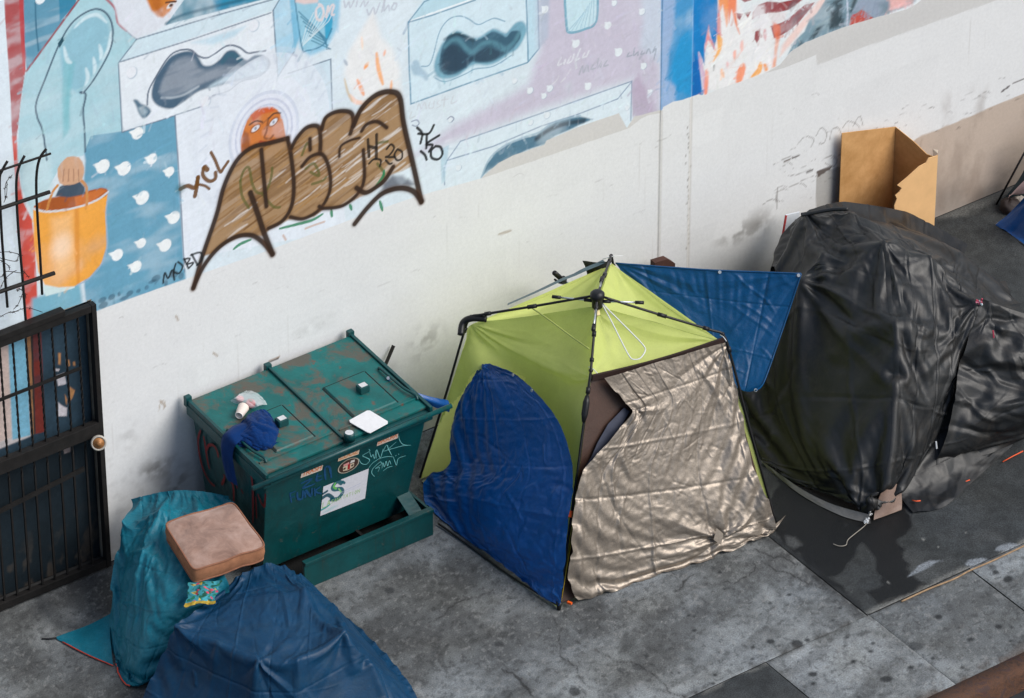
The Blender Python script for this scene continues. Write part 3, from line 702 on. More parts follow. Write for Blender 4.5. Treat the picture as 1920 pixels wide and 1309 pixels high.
    # flames
    fl = [([(440, -60), (560, -60), (560, 200), (540, 330), (510, 180), (490, 60), (460, 140)], (240, 140, 60)), ([(560, -60), (660, -60), (660, 200), (700, 420), (640, 280), (600, 120), (570, 280)], (236, 120, 62)),
          ([(440, 60), (460, 200), (470, 400), (440, 560), (420, 380)], (214, 92, 96)), ([(320, 310), (330, 430), (380, 540), (400, 620), (360, 560), (310, 500), (270, 640), (280, 520)], (226, 128, 132)), ([(420, 420), (490, 480), (470, 620), (420, 700), (370, 760), (430, 600)], (246, 178, 92)),
          ([(190, 640), (240, 740), (260, 850), (300, 980), (300, 1140), (260, 1140), (240, 1000), (210, 850)], (206, 170, 200)), ([(280, 860), (320, 900), (300, 1150), (262, 1150)], (246, 150, 120)), ([(460, 850), (500, 860), (515, 950), (480, 940)], (248, 172, 110)),
          ([(650, 1010), (680, 850), (740, 770), (775, 830), (740, 960), (700, 1025)], (246, 140, 92)), ([(620, 640), (655, 620), (650, 730), (625, 720)], (248, 178, 160)), ([(710, 520), (745, 500), (740, 620), (712, 620)], (244, 190, 180)), ([(820, 960), (900, 860), (950, 760), (980, 800), (960, 890), (900, 930)], (246, 168, 70)),
          ([(990, 790), (1030, 790), (1050, 860), (1010, 870)], (244, 150, 66)), ([(1090, 850), (1120, 700), (1140, 480), (1190, 470), (1160, 640), (1140, 830)], (240, 168, 140)), ([(1100, 260), (1130, 460), (1190, 470), (1200, 330), (1170, 300)], (226, 110, 70)), ([(1000, 360), (1030, 380), (1020, 500), (990, 440)], (206, 120, 126)), ([(540, 760), (570, 780), (560, 840), (535, 820)], (240, 196, 196)), ([(380, 800), (396, 810), (378, 870)], (70, 62, 60))]
    for a_, c_ in fl: p.fill(Z(a_), c_, .9, soft=.01, smooth=2, streak=(16, 6, .3))
    p.fill(Z([(860, 60), (1000, 60), (1020, 200), (1060, 300), (980, 320), (900, 360), (860, 250)]), (230, 228, 230), .8, soft=.02)
    p.fill(Z([(1040, 160), (1280, 150), (1240, 260), (1150, 290), (1090, 280)]), (228, 218, 218), .8, soft=.015)
    p.fill(Z([(1190, 700), (1220, 560), (1400, 320), (1560, 150), (1660, 20), (1760, -60), (1760, 60), (1560, 260), (1400, 460), (1280, 600)]), (236, 204, 196), .9, soft=.02)
    Z = zo(1480, 0, 6.4)
    p.fill(Z([(-20, 660), (60, 500), (180, 380), (240, 240), (330, 160), (420, 20), (460, -60), (1560, -60), (1500, 40), (1300, 120), (700, 330), (300, 470)]), (124, 152, 166), soft=.012, streak=(6, 10, .3))
    for a_ in ([(470, 360), (500, 140), (600, 90), (660, 240), (640, 300)], [(240, 470), (330, 330), (400, 310), (340, 430)], [(110, 550), (140, 500), (160, 520)], [(530, 20), (640, -40), (640, 120), (560, 110)], [(720, 140), (780, -40), (830, -40), (790, 60), (750, 160)]): p.fill(Z(a_), (36, 48, 54), .85, soft=.022)
    p.fill(Z([(750, 150), (830, 0), (1180, -40), (1220, 100), (1150, 180), (1040, 220), (960, 180), (880, 110)]), (150, 164, 182), soft=.01)
    p.fill(Z([(1060, 60), (1190, 0), (1220, 100), (1140, 180)]), (104, 128, 140), .7, soft=.03)
    p.fill(Z([(720, 310), (740, 200), (860, 120), (900, 130), (1010, 220), (940, 250)]), (190, 84, 74), soft=.008, streak=(20, 20, .4))
    p.ell(Z([(765, 190)])[0], (wm(4), wm(4)), (200, 60, 54))
    p.stroke(Z([(690, 330), (700, 150), (690, -40)]), wm(4), (196, 206, 222), .9)
    p.fill(Z([(1210, 120), (1200, -40), (1500, -60), (1480, 60)]), (236, 184, 180), soft=.02, streak=(10, 10, .4))
    if p.V.max() > 2:
        rb = np.random.RandomState(77)
        for k in range(2600):
            x = rb.uniform(-.9, 7.2); z = rb.uniform(1.75, max(1.9, 4.4 - (x + .8) * .345)); a = rb.normal(1.45, .5) if rb.rand() < .6 else rb.normal(.3, .3)
            l = rb.uniform(.02, .07); p.dab((x, z), np.array([math.cos(a), math.sin(a)]) * l, rb.uniform(.006, .022), rb.uniform(.82, 1.16) * (1 + rb.uniform(-.05, .05, 3)), rb.uniform(.2, .6))
    # brushwork: pigment laid on in broad strokes, thin in places
    b2 = fbm(p.U * 26 + 3 * p.V, p.V * 6, 3, 19)
    p.C *= np.clip(1 + (brush - .5) * .09 + (b2 - .5) * .09, .6, 1.25)[..., None]
    thin = sstep(.56, .78, fbm(p.U * 3.1, p.V * 3.1, 5, 23)) * .13
    p.blend((slice(None), slice(None)), (226, 232, 238), thin)
    # ---- overpainting: off-white roller paint below the mural, greyer bands where it was rolled again
    white = (222, 223, 223)
    p.fill(W([(1175, 240), (1190, 218), (1240, 206), (1240, 260), (900, 345), (905, 332), (935, 306), (962, 292), (1020, 272), (1024, 264), (1080, 240), (1120, 226), (1160, 212), (1168, 226)]), (206, 204, 201), soft=.003, edge=.004)
    edge = [(150, 600), (176, 585), (230, 565), (300, 540), (360, 519), (480, 478), (620, 426), (690, 400), (770, 372), (860, 346), (905, 334), (1000, 302), (1180, 240), (1202, 222), (1216, 216), (1238, 212), (1243, 200), (1262, 190), (1280, 187), (1290, 183), (1310, 177), (1318, 180), (1345, 168), (1440, 135), (1446, 128), (1462, 122), (1484, 96), (1500, 90), (1510, 80), (1580, 52), (1640, 34), (1700, 18), (1718, 8), (1740, -10), (1940, -90)]
    # built as a broad band downwards
    p.fill(W(edge) + [(9.5, 1.75), (9.5, -0.3), (-2.5, -0.3), (-2.5, 1.9)], white, soft=.004, edge=.0022)
    p.fill(W([(1435, 137), (1462, 122), (1484, 96), (1510, 80), (1580, 52), (1640, 34), (1700, 18), (1718, 8), (1740, -10), (1990, -100), (1990, -40), (1870, 0), (1800, 25), (1700, 60), (1610, 92), (1532, 122), (1530, 103), (1470, 128)]), (204, 203, 201), soft=.004, edge=.002)
    # old paint ghosting through and tone
    g = fbm(p.U * 1.3, p.V * 1.3, 5, 31); g2 = fbm(p.U * 9, p.V * 7, 4, 41)
    below = np.clip((1.85 - p.V) / 0.1, 0, 1)
    p.C *= 1 - (below * (0.05 * g + 0.05 * (g2 - .5)))[..., None]
    rp = np.random.RandomState(41)
    for k in range(46):               # patches rolled at different times
        x = rp.uniform(.1, 7.4); z = rp.uniform(.1, 1.55); w2, h2 = rp.uniform(.12, .5), rp.uniform(.06, .22); t_ = rp.uniform(206, 236); j_ = rp.uniform(-.02, .02, 8)
        p.fill([(x - w2 + j_[0], z - h2 + j_[1]), (x + w2 + j_[2], z - h2 + j_[3]), (x + w2 + j_[4], z + h2 + j_[5]), (x - w2 + j_[6], z + h2 + j_[7])], (t_ - 2, t_ - 1, t_ - 1), rp.uniform(.12, .35), soft=.006, edge=.008)
    for k in range(30):               # thin dirty runs
        x = rp.uniform(.1, 7.4); z = rp.uniform(.5, 1.7); p.stroke([(x, z), (x + rp.uniform(-.006, .006), z - rp.uniform(.08, .4))], rp.uniform(.004, .010), (150, 142, 132), rp.uniform(.08, .25), soft=.004, taper=.6)
    for (q, r1, r2, al) in (((290, 880), 60, 30, .35), ((330, 905), 40, 40, .3), ((705, 700), 50, 34, .3), ((800, 640), 50, 50, .22), ((1380, 440), 60, 30, .3), ((1420, 420), 50, 40, .3), ((240, 820), 30, 50, .12), ((590, 610), 60, 20, .12)):  # smudges; beside tents and dumpster they also paint the cast shade
        (x, z), = W([q]); w = p._win(np.array([[x - .4, z - .4], [x + .4, z + .4]]), .01)
        if w is not None:
            dd = np.hypot((p.U[w] - x) / wm(r1), (p.V[w] - z) / wm(r2)); p.blend(w, (104, 100, 94), np.clip(1 - dd, 0, 1) * sstep(.35, .68, fbm(p.U[w] * 16, p.V[w] * 16, 4, 3)) * al * 2.2)
    # tan older coat at the lower right
    p.fill(W([(1700, 272), (1722, 258), (1750, 246), (1800, 226), (1835, 212), (1862, 198), (1990, 150), (2300, 40)]) + [(11, -0.2), (6.2, -.2)] + W([(1700, 430)]), (186, 170, 156), soft=.005, edge=.006)
    p.fill(W([(1530, 330), (1580, 312), (1580, 420), (1530, 440)]), (168, 166, 162), .9, soft=.003)  # grey patch paints the shadow the cardboard box casts on the wall
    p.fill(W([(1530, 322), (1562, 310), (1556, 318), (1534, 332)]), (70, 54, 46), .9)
    # splash dirt rising from the pavement, scuffs
    d = np.clip(1 - p.V / 0.55, 0, 1) ** 1.6 * sstep(0.30, 0.75, fbm(p.U * 3.2, p.V * 4.5, 5, 51))
    p.blend((slice(None), slice(None)), (110, 108, 104), np.clip(d * .8, 0, .5))
    tn = sstep(6.0, 6.8, p.U) * np.clip((1.05 - p.V) / .15, 0, 1) * sstep(0.45, 0.8, fbm(p.U * 6, p.V * 2.4, 5, 61))
    p.blend((slice(None), slice(None)), (120, 104, 92), tn * .5)
    r_ = np.random.RandomState(3)
    for k in range(150):
        a = r_.uniform(1450, 1700) if k < 70 else (r_.uniform(1600, 1910) if k < 110 else r_.uniform(200, 1240))
        line = 585 - (a - 175) * .36
        b = r_.normal(310, 45) if k < 70 else (r_.uniform(190, 260) + (1750 - a) * .35 if k < 110 else line + abs(r_.normal(60, 90)) + 12)
        if b < line + 10: continue
        l = r_.exponential(9) + 2; q = [(a, b), (a + l * .6, b - l * .3 + r_.uniform(-2, 2)), (a + l, b - l * r_.uniform(.1, .5))]
        p.stroke(W(q), wm(r_.uniform(.9, 2.2)), (92, 84, 78), r_.uniform(.15, .6) if k < 110 else r_.uniform(.08, .3), soft=.003)
    for q in ([(1466, 300), (1480, 294), (1492, 296)], [(1478, 330), (1500, 326), (1520, 318)], [(1496, 270), (1510, 256), (1526, 262), (1520, 276)], [(1530, 255), (1540, 240), (1550, 250), (1545, 268), (1535, 268)], [(1556, 262), (1560, 244), (1572, 240), (1580, 262)], [(1580, 240), (1590, 228), (1605, 232), (1612, 240)], [(1600, 236), (1612, 218), (1618, 236)], [(1542, 300), (1560, 292), (1570, 302), (1562, 312), (1548, 306)], [(1454, 380), (1458, 352), (1456, 392)], [(1430, 384), (1446, 374), (1462, 378)], [(1480, 350), (1500, 344), (1512, 350)]):
        p.stroke(W(q), wm(2), (100, 92, 86), .55, soft=.003)
    for q, c_ in (((1486, 296), (70, 60, 54)), ((1470, 304), (80, 66, 56)), ((1512, 324), (60, 52, 48))): p.stroke(W([q, (q[0] + 12, q[1] - 5)]), wm(3.2), c_, .9)
    p.stroke(W([(1878, 172), (1892, 162)]), wm(4), (60, 50, 48), .9); p.stroke(W([(1900, 156), (1920, 148)]), wm(3), (70, 60, 56), .8)
    p.stroke(W([(1728, 262), (1722, 300), (1730, 330)]), wm(5), (140, 120, 106), .3, soft=.01)
    for q in (((330, 593), (334, 600)), ((400, 662), (408, 668)), ((300, 752), (310, 762)), ((505, 676), (522, 670)), ((935, 440), (958, 432)), ((520, 672), (524, 668))): p.stroke(W(q), wm(3.4), (150, 128, 104), .7)
    p.stroke(W([(505, 680), (522, 672)]), wm(3), (64, 60, 58), .9)
    for q in ([(298, 770), (302, 752), (310, 756), (306, 768)],): p.stroke(W(q), wm(2), (160, 138, 110), .6)
    for k in range(40):
        q = (r_.uniform(200, 360), r_.uniform(860, 960)); p.ell(W([q])[0], (wm(r_.uniform(2, 14)), wm(r_.uniform(2, 9))), (110, 108, 100), .12, soft=.01)
    for k in range(26): p.ell(W([(1290 + r_.normal(0, 2.4), 240 + k * 9 + r_.uniform(-3, 3))])[0], (wm(1.6), wm(2.6)), (120, 112, 106), .7)
    # soft vertical shadow lines of the pilaster edges, painted on the wall
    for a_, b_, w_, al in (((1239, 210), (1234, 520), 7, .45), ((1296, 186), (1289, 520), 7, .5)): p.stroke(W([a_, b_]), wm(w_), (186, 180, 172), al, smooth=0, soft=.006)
    graffiti(p)

def graffiti(p):
    Z = zo(300, 140, 3.117)
    dk = (52, 36, 27)
    sil = [(250, 1060), (300, 930), (335, 830), (365, 690), (425, 550), (500, 445), (560, 412), (745, 372), (775, 420), (810, 350), (880, 298), (935, 310), (960, 250), (1040, 212), (1110, 218), (1135, 250), (1180, 185), (1270, 115), (1350, 98), (1405, 135), (1430, 300), (1455, 430), (1480, 530), (1420, 560), (1340, 590), (1300, 640), (1230, 690), (1170, 715), (1060, 775), (960, 785), (900, 830), (820, 845), (750, 850), (640, 905), (600, 945), (480, 945), (390, 985), (300, 1050)]
    p.fill(Z(sil), (158, 120, 72), .93, soft=.012)
    w = p._win(np.array(Z(sil)), .02)
    if w is not None:
        U, V = p.U[w], p.V[w]
        D, A, ins = p._segd(U, V, np.array(Z(sil)), True)
        s1 = fbm(U * 2.2 + V * 1.2, (V * .93 - U * .33) * 26, 3, 71)
        wide = sstep(.52, .68, s1) * ins * (0.2 + 0.8 * sstep(1.5, 2.3, U))
        p.blend(w, (222, 214, 206), wide * .55)
        p.blend(w, (110, 76, 38), sstep(.5, .72, fbm(U * 3, (V * .93 - U * .33) * 20, 3, 75)) * ins * .5)
    # hand-scribbled fill: overlapping back-and-forth spray strokes with gaps
    rs = np.random.RandomState(14); zp = np.array(Z(sil)); lo, hi = zp.min(0), zp.max(0)
    for k in range(190):
        c = np.array([rs.uniform(lo[0], hi[0]), rs.uniform(lo[1], hi[1])]); l = rs.uniform(.10, .26)
        _, _, i1 = p._segd(np.array([c[0] - l / 2]), np.array([c[1] - l * .17]), zp, True); _, _, i2 = p._segd(np.array([c[0] + l / 2]), np.array([c[1] + l * .17]), zp, True)
        if not (i1[0] and i2[0]): continue
        gap = rs.rand() < (.12 + .38 * (c[0] > 1.75)); q = [c + np.array([-l / 2, -l * .17]), c + rs.uniform(-.012, .012, 2), c + np.array([l / 2, l * .17])]
        p.stroke(q, rs.uniform(.008, .02), (226, 220, 214) if gap else [(126, 88, 44), (176, 134, 80), (104, 70, 36), (150, 110, 62)][k % 4], .55 if gap else .5, soft=.005, taper=.4)
    grn = (88, 92, 44)
    for q in ([(470, 620), (490, 560), (520, 545), (540, 640), (570, 690), (620, 680), (650, 600), (655, 545)], [(470, 620), (480, 710), (520, 780)], [(600, 700), (660, 770), (700, 775)], [(830, 470), (860, 400), (880, 440)], [(850, 550), (900, 520), (930, 590), (880, 570)], [(890, 640), (950, 620), (970, 600)], [(1270, 400), (1330, 390)], [(1270, 520), (1310, 580), (1290, 640)]):
        p.stroke(Z(q), wm(5), grn, .75)
    for q in ([(430, 1020), (470, 990), (530, 965)], [(700, 900), (800, 875), (890, 850), (950, 815)], [(1000, 790), (1005, 830)], [(1110, 760), (1120, 790)], [(1285, 740), (1300, 795)], [(1240, 680), (1300, 600), (1310, 560)]):
        p.stroke(Z(q), wm(6), (26, 128, 84), .9, taper=.4)
    for q in ([(720, 940), (735, 965)], [(850, 900), (900, 880), (960, 860)]): p.stroke(Z(q), wm(4), (196, 150, 120), .6)
    p.fill(Z([(1300, 640), (1360, 590), (1420, 590), (1480, 640), (1400, 660), (1310, 680)]), (120, 128, 140), .8, soft=.02)
    for q in ([(1270, 700), (1310, 640), (1360, 590), (1400, 640), (1350, 690)], [(1420, 640), (1450, 610), (1490, 640), (1450, 660)]): p.fill(Z(q), (84, 88, 98), .6, soft=.02)
    S = [([(195, 1250), (245, 1070), (330, 820), (375, 650), (450, 500), (540, 425), (640, 400), (745, 372)], 9), ([(745, 372), (765, 470), (782, 640), (768, 770), (715, 855), (632, 900)], 8), ([(592, 440), (606, 600), (622, 770)], 8), ([(195, 1245), (255, 1120), (340, 1015), (440, 950), (535, 940), (605, 985), (658, 1052)], 9), ([(528, 690), (570, 810), (610, 930), (658, 1050)], 10),
         ([(768, 430), (800, 370), (860, 308), (925, 305), (938, 380), (935, 460)], 8), ([(830, 535), (880, 480), (950, 468), (990, 560), (992, 680), (935, 785), (840, 842), (762, 832)], 7), ([(876, 375), (878, 440)], 7), ([(945, 320), (970, 250), (1040, 215), (1115, 222), (1130, 280), (1112, 345)], 8), ([(1048, 480), (1056, 420), (1110, 385), (1165, 370)], 5), ([(1188, 440), (1194, 600), (1160, 690), (1070, 765), (960, 782), (930, 770)], 7),
         ([(1130, 300), (1180, 195), (1265, 118), (1350, 100), (1402, 135), (1425, 290), (1480, 530), (1528, 745)], 10), ([(1178, 330), (1210, 290), (1270, 275), (1325, 310)], 7), ([(1148, 662), (1200, 690), (1260, 660), (1315, 615), (1362, 540)], 9), ([(1528, 742), (1480, 682), (1400, 664), (1300, 695), (1215, 775), (1138, 872)], 10)]
    for q, w_ in S:
        p.stroke(Z(q), wm(w_ + 4), (100, 66, 40), .45, soft=.014); p.stroke(Z(q), wm(w_), dk, .96, soft=.006)
    bk = (20, 20, 22)
    for q in ([(1215, 380), (1222, 480)], [(1266, 350), (1264, 490)], [(1222, 420), (1264, 430)]): p.stroke(Z(q), wm(6), (36, 28, 24), .9)
    for q in ([(1222, 520), (1250, 495), (1290, 500), (1285, 535)], [(1325, 435), (1350, 408), (1368, 430), (1340, 472), (1320, 482), (1372, 482)], [(1388, 436), (1370, 468), (1385, 500), (1412, 490), (1414, 452), (1388, 436)], [(1320, 500), (1340, 522), (1355, 518)]): p.stroke(Z(q), wm(4.2), bk, .92)
    for q in ([(1503, 310), (1532, 345), (1522, 402)], [(1510, 345), (1570, 345), (1600, 296)], [(1560, 350), (1556, 430)], [(1632, 355), (1556, 405), (1592, 412), (1572, 450)], [(1612, 418), (1585, 445), (1588, 485), (1625, 495), (1650, 465), (1640, 425), (1610, 418)], [(1524, 448), (1548, 470), (1558, 497)]): p.stroke(Z(q), wm(5), bk, .95)
    for q in ([(1470, 275), (1500, 265), (1515, 285), (1495, 302), (1475, 295)], [(1680, 260), (1700, 245), (1718, 258), (1705, 275)]): p.stroke(Z(q), wm(2), (110, 122, 150), .8)
    br = (110, 72, 30)
    for q, w_ in (([(120, 668), (160, 650), (205, 660), (222, 600)], 8), ([(222, 600), (214, 660), (204, 710)], 8), ([(216, 640), (262, 650), (288, 668)], 5), ([(254, 545), (252, 590), (285, 622), (322, 610), (324, 572)], 7), ([(262, 540), (276, 556)], 9), ([(298, 455), (322, 500), (352, 568), (372, 545), (398, 508)], 6)): p.stroke(Z(q), wm(w_), br, .95)
    p.ell(Z([(120, 665)])[0], (wm(9), wm(9)), (30, 90, 92), .5, soft=.02)
    for q in ([(18, 1218), (28, 1160), (48, 1190), (72, 1142), (84, 1200)], [(92, 1105), (82, 1150), (112, 1160), (132, 1120), (105, 1095)], [(140, 1075), (165, 1130)], [(140, 1080), (175, 1075), (160, 1105), (195, 1100), (168, 1132)], [(185, 1050), (218, 1110)], [(180, 1055), (235, 1040), (245, 1080), (215, 1115)]): p.stroke(Z(q), wm(3.6), (24, 30, 34), .95)

# sheets: mural (fine) above z 1.70, plaster below; both are one continuous wall face at y = 0
Z0 = 1.70
nx, nz = 1420, 400
ux = np.linspace(-1.25, 7.75, nx)
ztop = np.maximum(4.75 - (ux + 0.8) * 0.345, 2.0)
Um = ux[:, None] + np.zeros((1, nz)); Vm = Z0 + (ztop[:, None] - Z0) * np.linspace(0, 1, nz)[None]
class PaintS(Paint):
    def _win(s, P, pad):
        lo = P.min(0) - pad; hi = P.max(0) + pad
        r = np.where((s.U[:, 0] >= lo[0]) & (s.U[:, 0] <= hi[0]))[0]
        if len(r) == 0 or hi[1] < s.V.min(): return None
        tr = s.V[r]; c = np.where((tr.max(0) >= lo[1]) & (tr.min(0) <= hi[1]))[0]
        if len(c) == 0: return None
        return (slice(r[0], r[-1] + 1), slice(c[0], c[-1] + 1))
DOOR = (-0.93, 0.035, 2.03)          # opening: x0, x1, top
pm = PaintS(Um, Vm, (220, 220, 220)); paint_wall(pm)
PX0, PX1 = wallp([(1240, 100)])[0][0], wallp([(1297, 100)])[0][0]
def pil(U):                         # shallow pilaster, 3 cm proud of the wall
    return -0.004 * sstep(PX0 - .004, PX0 + .004, U) * (1 - sstep(PX1 - .004, PX1 + .004, U))
Pm = np.stack([Um, pil(Um), Vm], -1)
fcx = (Um[:-1, :-1] + Um[1:, 1:]) / 2; fcz = (Vm[:-1, :-1] + Vm[1:, 1:]) / 2
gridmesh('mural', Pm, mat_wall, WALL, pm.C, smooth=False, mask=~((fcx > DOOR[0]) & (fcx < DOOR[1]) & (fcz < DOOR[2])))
nx2, nz2 = 900, 160
Ul = np.linspace(-1.25, 7.75, nx2)[:, None] + np.zeros((1, nz2)); Vl = np.linspace(0, Z0, nz2)[None] + np.zeros((nx2, 1))
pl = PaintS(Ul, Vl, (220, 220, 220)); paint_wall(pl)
fcx = (Ul[:-1, :-1] + Ul[1:, 1:]) / 2
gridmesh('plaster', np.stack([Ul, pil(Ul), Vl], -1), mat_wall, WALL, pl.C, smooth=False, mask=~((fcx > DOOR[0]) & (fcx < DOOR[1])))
# the wall goes on beyond the picture
plain_wall = plain('wall_far_paint', (214, 214, 212), .85, var=.04, scale=3, bmp=.2)
tan_wall = plain('wall_tan_paint', (186, 170, 156), .85, var=.08, scale=3, bmp=.2)
blue_wall = plain('wall_blue_paint', (206, 222, 232), .85, var=.06, scale=2, bmp=.2)
b = MB()
V = []; F = []
for i in list(range(0, nx, 20)) + [nx - 1]:
    V += [(ux[i], 0.0, ztop[i]), (ux[i], 0.0, 6.5)]
F = [(2 * i, 2 * i + 2, 2 * i + 3, 2 * i + 1) for i in range(len(V) // 2 - 1)]
mesh('upper_wall', V, F, blue_wall, WALL)
mesh('wall_end', [(ux[-1], 0, 0), (20, 0, 0), (20, 0, 1.2), (ux[-1], 0, 1.2)], [(0, 1, 2, 3)], tan_wall, WALL)
mesh('wall_end', [(ux[-1], 0, 1.2), (20, 0, 1.2), (20, 0, 6.5), (ux[-1], 0, 6.5)], [(0, 1, 2, 3)], plain_wall, WALL)
mesh('wall_end', [(-9, 0, 0), (-1.25, 0, 0), (-1.25, 0, 6.5), (-9, 0, 6.5)], [(0, 1, 2, 3)], plain_wall, WALL)
# door recess behind the gate: reveals, and the painted door leaf set back
jamb = plain('jamb_paint', (150, 142, 128), .8, var=.3, scale=10)
b = MB(); x0, x1, zt = DOOR
b.box((x1 - .002, 0.001, 0), (x1 + .06, .22, zt + .03)).box((x0 - .06, 0.001, 0), (x0 + .002, .22, zt + .03)).box((x0 - .06, 0.001, zt - .004), (x1 + .06, .22, zt + .06))
b.build('door_reveal', jamb, WALL)
b = MB().box((x0 - .05, .215, -.02), (x1 + .05, .24, zt + .05)); b.build('recess_back', plain('recess_dark', (52, 50, 46), .9, var=.4, scale=6), WALL)
b = MB().box((x0 - .02, .0, -.01), (x1 + .02, .22, .02)); b.build('threshold', plain('threshold_stone', (58, 58, 58), .9, var=.3, scale=14), WALL)
# ================================================================== road, pavement, kerb
road_m = plain('road_asphalt', (44, 46, 48), .9, var=.35, scale=30, bmp=.5)
b = MB().box((-150, -150, -.4), (150, 150, -.15)); o = b.build('road', road_m); tag(o, 'dark asphalt road below the kerb', None, kind='structure'); o['kind'] = 'structure'
SW = bpy.data.objects.new('pavement', None); link(SW); SW['kind'] = 'structure'; SW['label'] = 'stained grey concrete pavement with asphalt patches'
b = MB().box((-40, -4.06, -.148), (40, 0.6, -.014)); b.build('pavement_base', plain('joint_dirt', (34, 33, 32), .95, var=.3, scale=40), SW)
mat_conc = painted('pavement_concrete', rough=.86, grain=.38, gscale=110, bmp=.8, bscale=140, bdist=.005, spec=.3)
mat_asph = painted('patch_asphalt', rough=.8, grain=.55, gscale=110, bmp=.9, bscale=150, bdist=.005, spec=.35)
N_, L__, B_ = mat_asph.node_tree.nodes, mat_asph.node_tree.links, mat_asph.node_tree.nodes['Principled BSDF']
a_ = [n for n in N_ if n.type == 'ATTRIBUTE'][0]
mr = N_.new('ShaderNodeMapRange'); mr.inputs[1].default_value = .006; mr.inputs[2].default_value = .03; mr.inputs[3].default_value = .38; mr.inputs[4].default_value = .86
L__.new(a_.outputs['Fac'], mr.inputs[0]); L__.new(mr.outputs[0], B_.inputs['Roughness'])

def gm(px): return px / 262.0
XJ = at(1545, 1088, z=0)[0]; YJ = -3.232
FJ = sorted([at(1442, 1246, z=0)[0], at(1722, 1226, z=0)[0], at(1870, 1106, z=0)[0]])
KY = -4.085
def sheet(x0, x1, y0, y1, step):
    n = max(2, int((x1 - x0) / step)); m = max(2, int((y1 - y0) / step))
    U = np.linspace(x0, x1, n)[:, None] + np.zeros((1, m)); V = np.linspace(y0, y1, m)[None] + np.zeros((n, 1))
    return U, V
def ground_paint(p, base, seed):
    U, V = p.U, p.V
    p.C[:] = lin(base)
    n1 = fbm(U * 1.1, V * 1.1, 5, seed); n2 = fbm(U * 5, V * 5, 5, seed + 7); n3 = fbm(U * 22, V * 22, 4, seed + 13)
    p.C *= np.clip(1 + (n1 - .5) * .7 + (n2 - .5) * .6 + (n3 - .5) * .9, .3, 2)[..., None]
    warm = (fbm(U * 2.3, V * 2.3, 3, seed + 21) - .5)[..., None]
    p.C *= 1 + warm * np.array([.10, .02, -.12])
def jag(q, r_):                    # a crack never runs smoothly
    q = [np.array(a, float) for a in q]
    for it in range(3):
        o = [q[0]]
        for a, c in zip(q[:-1], q[1:]):
            l = np.linalg.norm(c - a); o += [(a + c) / 2 + r_.uniform(-.16, .16, 2) * l, c]
        q = o
    return [tuple(a) for a in q]
